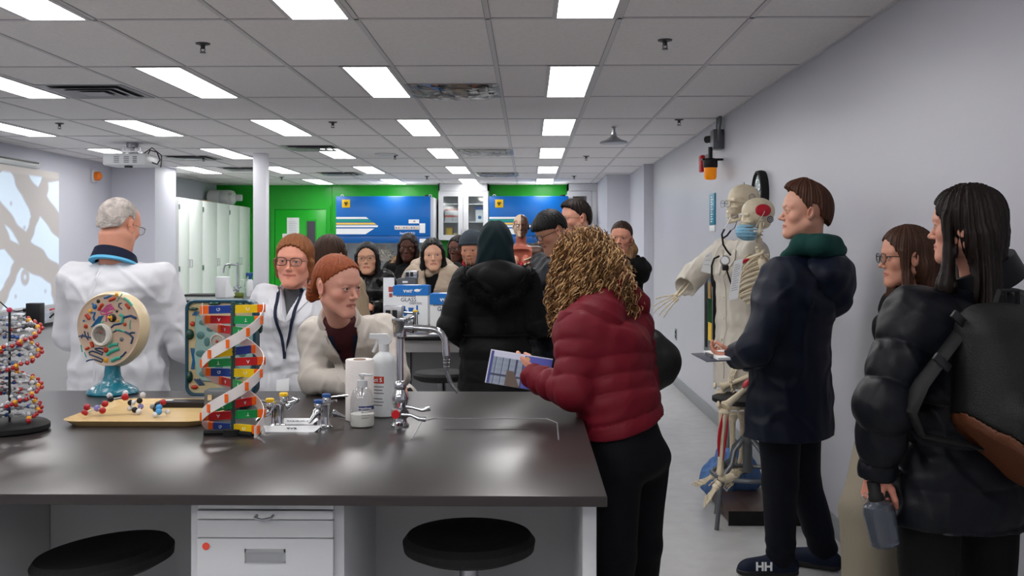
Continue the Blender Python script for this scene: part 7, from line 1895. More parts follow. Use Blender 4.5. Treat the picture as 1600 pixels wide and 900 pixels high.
bk = painted('cover', cover, 0.225, 0.125, 90, 50, m_paint_matte, t, (0, 0, 0), (R(-24), R(8.5), R(-4)))
obj('inner_pages', MB().box(-0.111, 0.111, 0.003, 0.007, -0.062, 0.063), m_paper, bk, smooth=0)
obj('script_lettering', MB().tube([(0.03, -0.001, -0.02), (0.034, -0.001, 0.015), (0.036, -0.001, 0.03), (0.036, -0.001, -0.02), (0.042, -0.001, 0.0), (0.047, -0.001, -0.018), (0.052, -0.001, -0.002), (0.055, -0.001, -0.018), (0.062, -0.001, -0.004), (0.066, -0.001, -0.018), (0.07, -0.001, 0.012), (0.072, -0.001, -0.018)], 0.0009, 5), m_inkw, bk)

# young man in the navy jacket
P = Person('person with swept-back brown hair in a navy hooded jacket, in profile', 1257, 331, 4.50, 66, head=(22, 3, 0), hs=1.04, g=dict(skin='#c3917c', lip='#9e5f56', brow='#3a271c', neck=0.056, jaw=1.02, nose=1.25, iris='#4a4a3a', sh=0.185, twL=(-1, 0.05, 0), twR=(-0.8, 0.5, 0), browt=0.0068), seed=30,
           pose={'neck': ('w', 1264, 398, 4.52), 'chest': ('w', 1240, 470, 4.48), 'waist': ('w', 1234, 560, 4.50), 'hip': ('w', 1234, 620, 4.52), 'shL': ('w', 1224, 432, 4.36), 'shR': ('w', 1274, 425, 4.66), 'elL': ('w', 1180, 545, 4.26), 'wrL': ('w', 1152, 557, 4.42), 'elR': ('w', 1224, 540, 4.80), 'wrR': ('w', 1164, 560, 4.72),
                 'hpL': ('w', 1219, 640, 4.46), 'hpR': ('w', 1249, 640, 4.58), 'knL': ('w', 1218, 755, 4.50), 'knR': ('w', 1256, 752, 4.66), 'anL': ('w', 1220, 868, 4.60), 'anR': ('w', 1287, 858, 4.72)},
           hands={'L': dict(dir_w=(-1, 0.15, 0.05), palm_w=(0, 0.3, 1), curl=0.7, thumb=1), 'R': dict(dir_w=(-1, -0.3, 0), palm_w=(0, 0, 1), curl=0.5)})
P.hair('short', hair_mat('chestnut', '#46281a'), 0.0022, 40)
c_nj = cloth('navy_jacket', '#0a1224', 0.55)
P.top(c_nj, 'jacket', w=1.36, d=1.34, hem=0.665, flare=1.06, sleeve=(0.078, 0.076, 0.062), fold=0.007, ff=0.7, cuff=-0.005, neckr=0.062)
P.hood(c_nj, (0.175, 0.115, 0.13), (0, -0.085, -0.11), 0.007, tip=0.05)
c_gh = cloth('green_hoodie', '#153f3a', 0.85); f = None
P.hood(c_gh, (0.135, 0.09, 0.055), (0, -0.07, 0.02), 0.004, name='hoodie_hood'); 
sh_nv = cloth('shoe_navy', '#131a30', 0.7)
P.legs(cloth('navy_trousers', '#090d18', 0.75), shoe=sh_nv, w=1.14)
for o in [c for c in P.root.children if c.name.startswith('shoe')][:1]:
    a = at(1194, 886, 4.50) - P.root.location; tx = text('HH', 0.052, m_inkw, o, Matrix.Rotation(-R(66), 4, 'Z') @ a, (R(90), 0, R(-66)), name='shoe_letters', bold=0.002)
YM = P
# clipboard held by the young man
bp = at(1140, 556, 4.44)
t = thing('clipboard', 'dark clipboard with white sheets held by the person in the navy jacket', 'clipboard', bp, R(8))
tl = Matrix.Rotation(R(-2), 4, 'Y') @ Matrix.Rotation(R(3), 4, 'X')
obj('board', MB().box(-0.14, 0.14, -0.11, 0.11, -0.003, 0.001, 0.001, T=tl), mat('clip_dark', '#3a3d4c', 0.4), t)
obj('paper_sheets', MB().box(-0.085, 0.13, -0.10, 0.10, 0.001, 0.011, T=tl), m_paper, t, smooth=0)
obj('clip', MB().box(-0.10, -0.085, -0.04, 0.04, 0.001, 0.016, 0.003, T=tl), m_steel, t)

# girl with glasses by the wall
P = Person('person with straight brown hair and glasses in beige trousers by the wall', 1416, 401, 3.88, 84, head=(4, -2, 0), hs=0.98, g=dict(skin='#c08a74', neck=0.046, brow='#3a2a20', sh=0.15), seed=33,
           pose={'knL': ('w', 1356, 800, 3.5), 'anL': ('W', 1.11, 3.40, 0.085), 'hpL': ('w', 1388, 660, 3.64), 'hpR': ('w', 1412, 660, 3.80), 'knR': ('w', 1388, 800, 3.78), 'anR': ('W', 1.27, 3.72, 0.085), 'hip': ('w', 1408, 640, 3.74)})
P.hair('long', hair_mat('brown_straight', '#43291c')); P.top(c_blk2, 'jacket', w=0.95, d=0.9, hem=0.86, sleeve=(0.06, 0.055, 0.05)); P.spec('dark'); P.legs(cloth('beige_trousers', '#8f8676', 0.85), w=1.0, taper=1.38)

# dark-haired woman with backpack
P = Person('person with long dark hair in a black puffer jacket, nearest on the right', 1508, 352, 3.0, 22, head=(34, 0, 0), hs=0.97, g=dict(skin='#c08a76', lip='#a05a54', neck=0.048, brow='#1c1412', sh=0.185), seed=35,
           pose={'neck': ('w', 1530, 440, 3.05), 'chest': ('w', 1510, 540, 3.02), 'waist': ('w', 1500, 660, 3.02), 'hip': ('w', 1495, 745, 3.02), 'shL': ('w', 1428, 500, 2.93), 'shR': ('w', 1572, 500, 3.11), 'elL': ('w', 1384, 635, 2.86), 'wrL': ('w', 1371, 735, 2.92), 'elR': ('w', 1582, 650, 3.1), 'wrR': ('w', 1572, 740, 3.14),
                 'hpL': ('w', 1450, 770, 2.98), 'hpR': ('w', 1540, 770, 3.06), 'knL': ('w', 1452, 960, 3.0), 'knR': ('w', 1540, 960, 3.1), 'anL': ('W', 1.16, 3.0, 0.085), 'anR': ('W', 1.33, 3.05, 0.085)},
           hands={'L': dict(dir_w=(-0.18, 0.05, -1), palm_w=(0.8, 0.5, -0.2), curl=0.95, thumb=-1)})
P.hair('long_xl_wide', h_dbrown, 0.003, 45, v=0.004)
c_pf = cloth('black_puffer', '#090c13', 0.45, (200, 0.1))
P.top(c_pf, 'puffer_jacket', w=1.28, d=1.25, hem=P.local(at(1495, 815, 3.02)).z, flare=1.06, sleeve=(0.088, 0.080, 0.052), quilt=(0.115, 0.016), fold=0.004, cuff=0.0, slope=-0.05)
P.collar(c_pf, r=0.085, h=0.07, open_=60, th=0.02); P.legs(cloth('black_trousers', '#0a0a0c', 0.8), w=1.12)
obj('ring', MB().tube([P.W(1352, 776, 2.87) + Vector((0.010 * math.cos(R(a)), 0.0, 0.010 * math.sin(R(a)))) for a in range(0, 360, 40)], 0.0012, 5, closed=True), m_chrome, P.root)
BW = P
# backpack
bp = at(1588, 636, 2.80)
t = thing('backpack', 'black backpack with a tan leather bottom, on the nearest person at the right', 'backpack', bp, R(16))
f = Field((-0.26, -0.22, -0.34), (0.26, 0.22, 0.36), 0.007)
f.box((0, 0.02, 0.02), (0.165, 0.085, 0.26), rd=0.08); f.ell((0, -0.03, -0.02), (0.15, 0.10, 0.24), k=0.05); f.box((0.0, -0.09, -0.08), (0.12, 0.05, 0.12), rd=0.045, k=0.03)
f.disp(lambda Q: 0.004 * sn(Q, 40, 4) + 0.003 * (1 - 2 * np.abs(sn(Q, 22, 6))), 0.03)
X_ = f.F.copy(); dg = lambda X, Z: (X + 0.165) * 0.66 + (Z + 0.05) * 0.75
f.cut(lambda X, Y, Z: 0.028 - dg(X, Z) + 0 * Y, 0.01); nobj('bag_body', f.mesh(), mat('pack_black', '#070807', 0.6, bump=(250, 0.3)), t)
f.F = X_; f.F = (f.F - 0.002).astype(np.float32); f.cut(lambda X, Y, Z: dg(X, Z) - 0.028 + 0 * Y); f.cut(lambda X, Y, Z: 0.008 - dg(X, Z) + 0 * Y, 0.02); nobj('leather_bottom', f.mesh(), mat('tan_leather', '#5a3018', 0.5, bump=(90, 0.2)), t)
obj('top_handle', MB().tube([(-0.04, 0.04, 0.27), (-0.03, 0.03, 0.32), (0.03, 0.03, 0.32), (0.04, 0.04, 0.27)], 0.010, 8, flat=0.5), m_black, t)
def Lp(px, py, Y): return Matrix.Rotation(-R(16), 4, 'Z') @ (at(px, py, Y) - bp)
obj('shoulder_strap', MB().tube([Lp(1560, 480, 2.86), Lp(1520, 488, 2.83), Lp(1500, 520, 2.80), Lp(1470, 560, 2.78), Lp(1440, 600, 2.77), Lp(1420, 640, 2.78), Lp(1440, 680, 2.80), Lp(1490, 690, 2.80), Lp(1530, 700, 2.83)], [0.02, 0.026, 0.028, 0.028, 0.032, 0.036, 0.022, 0.02, 0.02], 10, flat=0.35), m_black, t)
obj('strap_buckle', MB().box(-0.03, 0.03, -0.006, 0.006, -0.012, 0.012, 0.003, T=Matrix.Translation(Lp(1500, 500, 2.775)) @ Matrix.Rotation(R(40), 4, 'Y')), m_dark, t)
obj('strap_buckle', MB().box(-0.03, 0.03, -0.006, 0.006, -0.012, 0.012, 0.003, T=Matrix.Translation(Lp(1472, 566, 2.75)) @ Matrix.Rotation(R(40), 4, 'Y')), m_dark, t)
# water bottle in her hand
bp = at(1384, 852, 2.90); tp = at(1364, 752, 2.90); d = (tp - bp).normalized(); L_ = (tp - bp).length
t = thing('water_bottle', 'translucent grey water bottle with a black neck, held at the right', 'water bottle', bp)
obj('bottle', MB().lathe([(0.0, 0), (0.034, 0.0), (0.040, 0.006), (0.043, 0.06), (0.045, 0.10), (0.040, 0.118), (0.022, 0.13), (0.02, 0.135)], n=32, axis=d), mat('grey_tritan', '#5d6470', 0.2, trans=0.55), t)
obj('cap', MB().lathe([(0.022, 0.132), (0.022, 0.15), (0.018, 0.155), (0.018, L_), (0.0, L_ + 0.002)], n=24, axis=d), m_black, t)
# ------------------------------------------------------------------ skeletons
m_bone = mat('bone', '#d8cbb0', 0.42, noise=(25, 0.10), bump=(60, 0.1)); m_tooth = mat('tooth', '#e4dcc6', 0.3); m_musc = mat('muscle_red', '#b8142a', 0.45)
def bone(mb, a, b, r, k1=1.8, k2=1.8, bend=None):
    a = Vector(a); b = Vector(b); pts = [a.lerp(b, t) for t in (0, .04, .10, .2, .5, .8, .90, .96, 1)]
    if bend is not None: pts = [p + Vector(bend) * math.sin(math.pi * i / 8) for i, p in enumerate(pts)]
    mb.tube(pts, [r * k1 * .7, r * k1, r * k1 * .85, r * 1.05, r * .9, r * 1.05, r * k2 * .85, r * k2, r * k2 * .7], 10); return mb
def skull_field(v=0.003):
    f = Field((-0.1, -0.13, -0.09), (0.1, 0.11, 0.13), v)
    f.ell((0, -0.018, 0.038), (0.072, 0.093, 0.076)); f.ell((0, 0.045, -0.025), (0.042, 0.036, 0.045), k=0.02); f.ell((0, 0.062, -0.050), (0.027, 0.024, 0.018), k=0.01)
    f.cap((-0.045, 0.062, 0.018), (0.045, 0.062, 0.018), 0.009, k=0.01); f.ell((0, -0.04, -0.03), (0.04, 0.045, 0.03), k=0.03)
    for s in (-1, 1):
        f.chain([(s * 0.032, 0.066, -0.022), (s * 0.056, 0.048, -0.020), (s * 0.067, 0.015, -0.016), (s * 0.068, -0.01, -0.014)], [0.008, 0.007, 0.0045, 0.006], k=0.006)
        f.ell((s * 0.030, 0.082, -0.001), (0.0185, 0.026, 0.0165), k=0.004, op='s'); f.ell((s * 0.067, 0.03, 0.0), (0.012, 0.022, 0.026), k=0.01, op='s'); f.cap((s * 0.062, -0.022, -0.03), (s * 0.06, -0.02, -0.045), 0.009, 0.006, k=0.01)
    f.ell((0, 0.088, -0.028), (0.0105, 0.022, 0.015), k=0.003, op='s')
    return f
def skull(root, T, v=0.003):
    sk = nobj('skull', skull_field(v).mesh(), m_bone, root, T=T)
    f = Field((-0.09, -0.05, -0.14), (0.09, 0.11, -0.0), v); f.chain([(-0.062, -0.006, -0.02), (-0.058, -0.002, -0.075), (-0.030, 0.052, -0.098), (0, 0.068, -0.102), (0.030, 0.052, -0.098), (0.058, -0.002, -0.075), (0.062, -0.006, -0.02)], [0.007, 0.010, 0.010, 0.012, 0.010, 0.010, 0.007], k=0.008)
    f.ell((0, 0.066, -0.085), (0.024, 0.014, 0.016), k=0.012); nobj('mandible', f.mesh(), m_bone, root, T=T)
    mb = MB()
    for i in range(12):
        a = R(-62 + 124 * i / 11); x, y = 0.024 * math.sin(a), 0.060 + 0.026 * math.cos(a)
        for z0, z1 in ((-0.070, -0.060), (-0.080, -0.0705)): mb.box(-0.0025, 0.0025, -0.0025, 0.0025, z0, z1, T=Matrix.Translation((x, y, 0)) @ Matrix.Rotation(-a, 4, 'Z'))
    o = obj('teeth', mb, m_tooth, root); o.matrix_local = T; o['kind'] = 'stuff'
    return sk
class Skel(Person):
    def body(s):
        J, rt = s.J, s.root; skull(rt, s.HT)
        pel, ch, nk = J['hip'], J['chest'], J['neck']; sd = (J['shR'] - J['shL']).normalized()
        base = s.HT @ Vector((0, -0.03, -0.05)); mb = MB(); N = 24
        ctrl = [base, nk, ch + (ch - pel).cross(sd).normalized() * 0.0 + Vector((0, -0.06, 0)), J['waist'] + Vector((0, -0.02, 0)), pel + Vector((0, -0.03, 0))]
        def cv(t):
            t *= len(ctrl) - 1; i = min(int(t), len(ctrl) - 2); u = t - i
            p0, p1, p2, p3 = ctrl[max(i - 1, 0)], ctrl[i], ctrl[i + 1], ctrl[min(i + 2, len(ctrl) - 1)]
            return 0.5 * ((2 * p1) + (p2 - p0) * u + (2 * p0 - 5 * p1 + 4 * p2 - p3) * u * u + (3 * p1 - p0 - 3 * p2 + p3) * u ** 3)
        for i in range(N):
            t = i / (N - 1); p = cv(t); q = cv(min(1, t + 0.01)); d = (q - p).normalized() if (q - p).length > 1e-5 else Vector((0, 0, -1)); r = 0.012 + 0.012 * t; h = 0.010
            mb.tube([p - d * h, p - d * h * .6, p + d * h * .6, p + d * h], [r, r * .82, r * .82, r], 10)
            bk = d.cross(sd); bk = bk if bk.y < 0 else -bk
            mb.tube([p, p + bk * (r * 1.6) + d * 0.008], [0.006, 0.003], 6); mb.tube([p - sd * r * 1.9, p + sd * r * 1.9], 0.0045, 6)
        obj('spine', mb, m_bone, rt)
        # rib cage
        upv = (nk - J['waist']).normalized(); fw = upv.cross(sd); fw = fw if fw.y > 0 else -fw
        T0 = ch
        W_ = (0.06, 0.085, 0.105, 0.12, 0.128, 0.132, 0.134, 0.13, 0.12, 0.105, 0.08, 0.06)
        for i in range(12):
            zt = 0.135 - i * 0.0265; w = W_[i]; dpt = w * 0.72; end = 1.0 if i < 7 else (0.92, 0.85, 0.76, 0.5, 0.35)[i - 7]
            for q in (-1, 1):
                pts = []
                for k in range(15):
                    t = k / 14 * end; a = math.pi * t
                    pts.append(T0 + sd * (q * w * math.sin(a) + q * 0.012) + fw * (-dpt * math.cos(a) - 0.012) + upv * (zt - 0.09 * t ** 1.1 * (1 if i < 7 else .8) + 0.012 * math.sin(a)))
                obj('rib', MB().tube(pts, [0.0048] * 15, 7, flat=1.4), m_bone, rt)
        obj('sternum', MB().tube([T0 + fw * 0.055 + upv * 0.06, T0 + fw * 0.08 + upv * 0.02, T0 + fw * 0.092 - upv * 0.07, T0 + fw * 0.09 - upv * 0.10], [0.016, 0.013, 0.012, 0.005], 10, flat=0.5), m_bone, rt)
        for n, q in (('L', -1), ('R', 1)):
            A = J['sh' + n]
            obj('clavicle', MB().tube([T0 + fw * 0.06 + upv * 0.065 + sd * q * 0.012, T0.lerp(A, .5) + fw * 0.05 + upv * 0.05, A + upv * 0.03], [0.008, 0.006, 0.008], 8), m_bone, rt)
            sc_ = MB(); c = T0 + sd * q * 0.10 - fw * 0.09
            sc_.prism([c + upv * 0.07 - sd * q * 0.03, A + upv * 0.02, A - upv * 0.01, c - upv * 0.085], fw * 0.006); sc_.tube([c + upv * 0.04 - sd * q * 0.03 - fw * 0.01, A + upv * 0.035], [0.005, 0.008], 8)
            obj('scapula', sc_, m_bone, rt)
            obj('humerus', bone(MB(), A, J['el' + n], 0.0105, 2.0, 2.0), m_bone, rt)
            dd = (J['wr' + n] - J['el' + n]).normalized(); pv = dd.cross(Vector((0, 0, 1))); pv = pv.normalized() if pv.length > .1 else Vector((1, 0, 0))
            obj('radius', bone(MB(), J['el' + n] + pv * 0.012, J['wr' + n] + pv * 0.010, 0.0065, 1.6, 2.0, pv * 0.008), m_bone, rt); obj('ulna', bone(MB(), J['el' + n] - pv * 0.010, J['wr' + n] - pv * 0.010, 0.006, 2.2, 1.5, -pv * 0.006), m_bone, rt)
            s.hand(n, q, dd)
            K, An, H = J['kn' + n], J['an' + n], J['hp' + n]
            obj('femur', MB().sph(H + sd * (-q * 0.035) + Vector((0, 0, 0.012)), 0.023, 12).tube([H + sd * (-q * 0.03), H], [0.013, 0.016], 8).tube([H, H.lerp(K, .08), H.lerp(K, .5), H.lerp(K, .88), H.lerp(K, .97), K], [0.02, 0.017, 0.013, 0.019, 0.031, 0.022], 12), m_bone, rt)
            obj('kneecap', MB().sph(K + (J['kn' + n] - J['an' + n]).normalized().cross(sd) * -0.0 + Vector((0, 0.032, 0.012)), 0.02, 10, sc=(1, .5, 1)), m_bone, rt)
            obj('tibia', bone(MB(), K - Vector((0, 0, 0.012)), An, 0.0125, 2.5, 1.7), m_bone, rt); obj('fibula', bone(MB(), K + sd * q * 0.028 - Vector((0, 0, 0.035)), An + sd * q * 0.018, 0.0062, 1.8, 1.9), m_bone, rt)
            s.foot(n, q)
        f = Field(pel - Vector((0.2, 0.16, 0.16)), pel + Vector((0.2, 0.16, 0.16)), 0.006)
        for q in (-1, 1):
            f.ell(pel + sd * q * 0.085 + Vector((0, -0.015, 0.04)), (0.055, 0.07, 0.065), k=0.01); f.ell(pel + sd * q * 0.055 + Vector((0, 0.035, 0.055)), (0.045, 0.075, 0.06), k=0.005, op='s')
            f.cap(pel + sd * q * 0.09 + Vector((0, 0.0, -0.02)), pel + sd * q * 0.06 + Vector((0, -0.02, -0.085)), 0.024, 0.018, k=0.02); f.chain([pel + sd * q * 0.085 + Vector((0, 0.02, -0.02)), pel + sd * q * 0.02 + Vector((0, 0.055, -0.05)), pel + sd * q * 0.06 + Vector((0, -0.01, -0.09))], [0.016, 0.012, 0.012], k=0.01)
        f.cap(pel + Vector((0, -0.055, 0.05)), pel + Vector((0, -0.075, -0.03)), 0.035, 0.014, k=0.02); nobj('pelvis', f.mesh(), m_bone, rt)
    def hand(s, n, q, dd):
        hd = s.hands.get(n, {}); dr = Vector(hd.get('dir', dd)); pl = Vector(hd.get('palm', (-q, 0, 0))); M = basis(s.J['wr' + n], dr, -pl); mb = MB(); c = hd.get('curl', 0.35)
        for i in range(7): mb.sph(M @ Vector((-0.018 + 0.012 * (i % 4), 0.012 + 0.012 * (i // 4), 0)), 0.0085, 8)
        for i in range(4):
            x = (0.020, 0.007, -0.007, -0.020)[i]; L_ = (0.072, 0.080, 0.074, 0.06)[i]; p = Vector((x, 0.03, 0)); fa = (1.5 - i) * 0.16; ang = 0.05; K_ = 0.058
            qv = p + K_ * Vector((math.sin(fa), math.cos(fa), 0)); bone(mb, M @ p, M @ qv, 0.0035); p = qv
            for fr in (.45, .31, .24):
                ang += c * 0.8; qv = p + L_ * fr * Vector((math.sin(fa) * math.cos(ang), math.cos(fa) * math.cos(ang), -math.sin(ang))); bone(mb, M @ p, M @ qv, 0.0031); p = qv
        p = Vector((0.022, 0.016, 0)); s1 = hd.get('thumb', 1)
        for l, an in ((0.045, .75), (0.032, .6), (0.026, .5)):
            qv = p + l * Vector((math.sin(an) * 1.0, math.cos(an), -0.25)).normalized(); bone(mb, M @ p, M @ qv, 0.0038); p = qv
        obj('hand_bones', mb, m_bone, s.root)
    def foot(s, n, q):
        A = s.J['an' + n]; d = Vector(s.g.get('toe' + n, (0, 1, -0.35))).normalized(); sd = Vector((d.y, -d.x, 0)).normalized(); up = sd.cross(d); up = up if up.z > 0 else -up; mb = MB()
        P = lambda y, z, x=0: A + d * y + up * z + sd * x
        mb.sph(P(0, -0.022), 0.024, 10, sc=(1, 1, .8)); mb.tube([P(0.0, -0.03), P(-0.035, -0.045), P(-0.055, -0.05)], [0.02, 0.022, 0.015], 10)
        for i in range(6): mb.sph(P(0.035 + 0.02 * (i // 3), -0.03 - 0.006 * (i // 3), (-0.018, 0, 0.018)[i % 3]), 0.014, 8)
        for i in range(5):
            x = (-0.03 + 0.015 * i) * -q; a = P(0.065, -0.04, x * .8); b = P(0.125 - 0.006 * i, -0.058, x * 1.35); bone(mb, a, b, 0.0048 if i == 0 else 0.0036)
            c = P(0.15 - 0.006 * i, -0.062, x * 1.45); bone(mb, b, c, 0.004); bone(mb, c, P(0.175 - 0.009 * i, -0.070, x * 1.5), 0.0034)
        obj('foot_bones', mb, m_bone, s.root)

# standing skeleton in a lab coat
A = Skel('person', 1158, 319, 5.75, 118, h=1.66, g=dict(skin='#ffffff', sh=0.16), head=(-14, 2, 0), seed=41,
         pose={'shR': ('w', 1128, 392, 5.86), 'elR': ('w', 1086, 428, 5.98), 'wrR': ('w', 1058, 463, 5.86), 'shL': ('w', 1180, 392, 5.62), 'elL': ('w', 1192, 470, 5.66), 'wrL': ('w', 1196, 540, 5.6), 'neck': ('w', 1160, 372, 5.78), 'chest': ('w', 1157, 430, 5.76), 'waist': ('w', 1155, 500, 5.76), 'hip': ('w', 1152, 545, 5.76),
               'hpL': ('w', 1162, 555, 5.7), 'hpR': ('w', 1142, 555, 5.83), 'knL': ('w', 1160, 640, 5.7), 'knR': ('w', 1146, 640, 5.83), 'anL': ('w', 1158, 726, 5.72), 'anR': ('w', 1146, 724, 5.84)},
         hands={'R': dict(dir_w=(-0.7, -0.15, -0.5), palm_w=(0.35, 0.85, -0.4), curl=0.22)})
A.root.name = 'skeleton_model'; tag(A.root, 'standing skeleton model in a cream lab coat and safety goggles, arm held out', 'skeleton')
A.top(cloth('lab_skel', '#cbc5ba', 0.75), 'lab_coat', w=0.92, d=0.9, hem=A.W(1110, 604, 5.75).z, flare=0.98, sleeve=(0.062, 0.072, 0.072), fold=0.008, ff=0.8, cuff=-0.10)
zc = A.J['chest'].z; cx = A.J['chest'].x
A.drape([(cx - 0.012, 0.76, cx + 0.02, 0.76), (cx - 0.012, 1.1, cx + 0.02, 1.1), (cx - 0.01, zc + 0.1, cx + 0.02, zc + 0.1)], cloth('lab_skel_seam', '#cbc5ba', 0.75), 'button_strip', off=0.004, nu=1, n=20)
for z in (0.85, 0.98, 1.10, 1.22):
    h = A.tf.hit((cx + 0.004, 0.45, z), (0, -1, 0), 0.6)
    if h is not None: obj('button', MB().cyl(Vector(h) + Vector((0, 0.004, 0)), Vector(h) + Vector((0, 0.009, 0)), 0.006, n=10), m_tooth, A.root)
for q in (-1, 1): A.drape([(cx + q * 0.006, zc + 0.02, cx + q * 0.02, zc + 0.0), (cx + q * 0.02, zc + 0.09, cx + q * 0.075, zc + 0.10), (cx + q * 0.05, zc + 0.15, cx + q * 0.07, zc + 0.14)], cloth('lab_skel', '#cbc5ba'), 'lapel', off=0.009, thick=0.005, nu=2)
glasses(A.root, A.HT @ Matrix.Translation((0, 0.0, 0)), 'thin', 1.25)
o = obj('skull_hook', MB().cyl((0, -0.01, 0.11), (0, -0.01, 0.125), 0.008, n=10).tube([(0.072 + 0.002 * abs(math.sin(R(a))), -0.03 + 0.018 * math.cos(R(a)), 0.035 + 0.022 * math.sin(R(a))) for a in range(0, 360, 30)], 0.0025, 6, closed=True).tube([(-0.074, -0.03 + 0.018 * math.cos(R(a)), 0.035 + 0.022 * math.sin(R(a))) for a in range(0, 360, 30)], 0.0025, 6, closed=True), m_steel, A.root); o.matrix_local = A.HT
t = thing('skeleton_stand', 'dark wooden platform with a steel pole behind the stool and the seated skeleton', 'stand', (1.25, 5.8, 0))
obj('platform', MB().box(-0.17, 0.30, -0.35, 0.28, 0.012, 0.075, 0.004), mat('platform_wood', '#4a3830', 0.4, noise=(6, .3), stretch=(8, 1, 1)), t)
obj('platform_trim', MB().box(-0.175, 0.305, -0.355, -0.35, 0.0, 0.078), m_black, t, smooth=0)
obj('pole', MB().cyl((-0.08, 0.15, 0.07), (-0.08, 0.15, 1.2), 0.012, n=12), m_steel, t)
# blood pressure gauge and stethoscope
gp = at(1133, 407, 5.55)
t = thing('pressure_gauge', 'round blood pressure gauge with black tubes hanging over the white coat of the standing skeleton', 'pressure gauge', gp)
obj('dial', MB().lathe([(0.0, 0.0), (0.026, 0.0), (0.028, 0.008), (0.024, 0.012), (0, 0.012)], n=24, axis=(-0.3, -1, 0)), m_steel, t)
obj('dial_face', MB().cyl(Vector((-0.3, -1, 0)).normalized() * 0.0122, Vector((-0.3, -1, 0)).normalized() * 0.0135, 0.021, n=24), m_paper, t)
obj('bulb_connector', MB().box(-0.015, 0.018, -0.01, 0.012, -0.055, -0.025, 0.003), m_dark, t)
def G(px, py, Y=5.56): return at(px, py, Y) - gp
obj('tube', MB().tube([G(1124, 400), G(1116, 404), G(1112, 415), G(1112, 440), G(1114, 448)], 0.0055, 8).tube([G(1135, 420), G(1138, 430), G(1142, 442), G(1146, 452)], 0.005, 8), m_black, t)
sp = at(1135, 350, 5.60)
t = thing('stethoscope', 'black stethoscope around the neck of the standing skeleton', 'stethoscope', sp)
def G(px, py, Y=5.60): return at(px, py, Y) - sp
obj('ear_tube', MB().tube([G(1142, 340), G(1135, 352), G(1132, 358)], 0.003, 6).tube([G(1152, 345, 5.55), G(1148, 356), G(1142, 360)], 0.003, 6), m_steel, t)
obj('rubber_tube', MB().tube([G(1132, 358), G(1128, 366), G(1130, 382), G(1136, 392), G(1142, 399)], 0.0055, 8).tube([G(1142, 360), G(1136, 368), G(1130, 372)], 0.005, 8), m_black, t)

# seated skeleton
Bk = Skel('person', 1180, 341, 5.42, 92, h=1.6, g=dict(skin='#ffffff', sh=0.15, twL=(-1, -0.1, -0.75), twR=(-1, 0.1, -0.2)), head=(8, 0, 0), hs=0.97, seed=42,
          pose={'neck': ('w', 1184, 390, 5.44), 'chest': ('w', 1178, 430, 5.44), 'waist': ('w', 1186, 510, 5.46), 'hip': ('w', 1192, 572, 5.48), 'shL': ('w', 1190, 405, 5.27), 'shR': ('w', 1178, 403, 5.60), 'elL': ('w', 1198, 500, 5.26), 'wrL': ('w', 1166, 560, 5.22), 'elR': ('w', 1176, 510, 5.66), 'wrR': ('w', 1147, 572, 5.62),
                'hpL': ('w', 1190, 585, 5.36), 'hpR': ('w', 1184, 582, 5.58), 'knL': ('w', 1132, 636, 5.24), 'knR': ('w', 1126, 606, 5.62), 'anL': ('w', 1125, 742, 5.26), 'anR': ('w', 1126, 732, 5.62)},
          hands={'R': dict(dir_w=(-0.3, 0, -1), palm_w=(1, 0, -0.3)), 'L': dict(dir_w=(-0.6, 0, -.6), palm_w=(.6, 0, -.6))})
Bk.root.name = 'skeleton_model'; tag(Bk.root, 'seated skeleton model with painted red muscles and a blue face mask', 'skeleton')
for q in (-1, 1):
    f = Field((-0.1, -0.13, -0.02), (0.1, 0.05, 0.11), 0.003); f.ell((q * 0.003, -0.014, 0.036), (0.0738, 0.094, 0.0775)); f.cut(lambda X, Y, Z: (np.sqrt(((Y + 0.02) / 0.046) ** 2 + ((Z - 0.042) / 0.034) ** 2) - 1) * 0.03 + 0 * X); f.cut(lambda X, Y, Z: (0.04 - q * X) + 0 * Y + 0 * Z)
    nobj('red_temple_patch', f.mesh(), m_musc, Bk.root, T=Bk.HT)
o = obj('ear_diagram', MB().tube([(-0.076 , -0.055 + 0.016 * math.cos(R(a)), -0.008 + 0.016 * math.sin(R(a))) for a in range(0, 360, 30)], 0.003, 6, closed=True).tube([(-0.076, -0.055 + 0.007 * math.cos(R(a)), -0.008 + 0.007 * math.sin(R(a))) for a in range(0, 360, 40)], 0.003, 6, closed=True), mat('diagram_blue', '#3c4660', 0.4), Bk.root); o.matrix_local = Bk.HT
def strip(a, b, r0, bend=0.012, nm='red_muscle'):
    a = Vector(a); b = Vector(b); n = 9
    obj(nm, MB().tube([a.lerp(b, i / n) + Vector((-0.0, bend, 0)) * math.sin(math.pi * i / n) for i in range(n + 1)], [r0 * (0.25 + math.sin(math.pi * (i + .6) / (n + 1.2))) for i in range(n + 1)], 8, flat=0.6), m_musc, Bk.root)
J = Bk.J; off = Vector((-0.024, 0.012, 0))
strip(J['knL'] + off + Vector((0, 0, -0.03)), J['anL'] + off + Vector((0, 0, 0.10)), 0.0075, 0.008); strip(J['knL'] + Vector((-0.036, -0.012, -0.04)), J['anL'] + Vector((-0.03, -0.01, 0.08)), 0.0045, 0.0)
strip(J['hpL'].lerp(J['knL'], 0.18) + Vector((-0.01, 0.0, 0.02)), J['hpL'].lerp(J['knL'], 0.50) + Vector((-0.01, 0, 0.016)), 0.016)
strip(J['shL'] + Vector((0.02, 0.06, 0.0)), J['shL'] + Vector((0.06, 0.07, -0.02)), 0.014); strip(J['shL'] + Vector((0.0, -0.05, 0.0)), J['chest'] + Vector((-0.06, -0.10, -0.02)), 0.014)
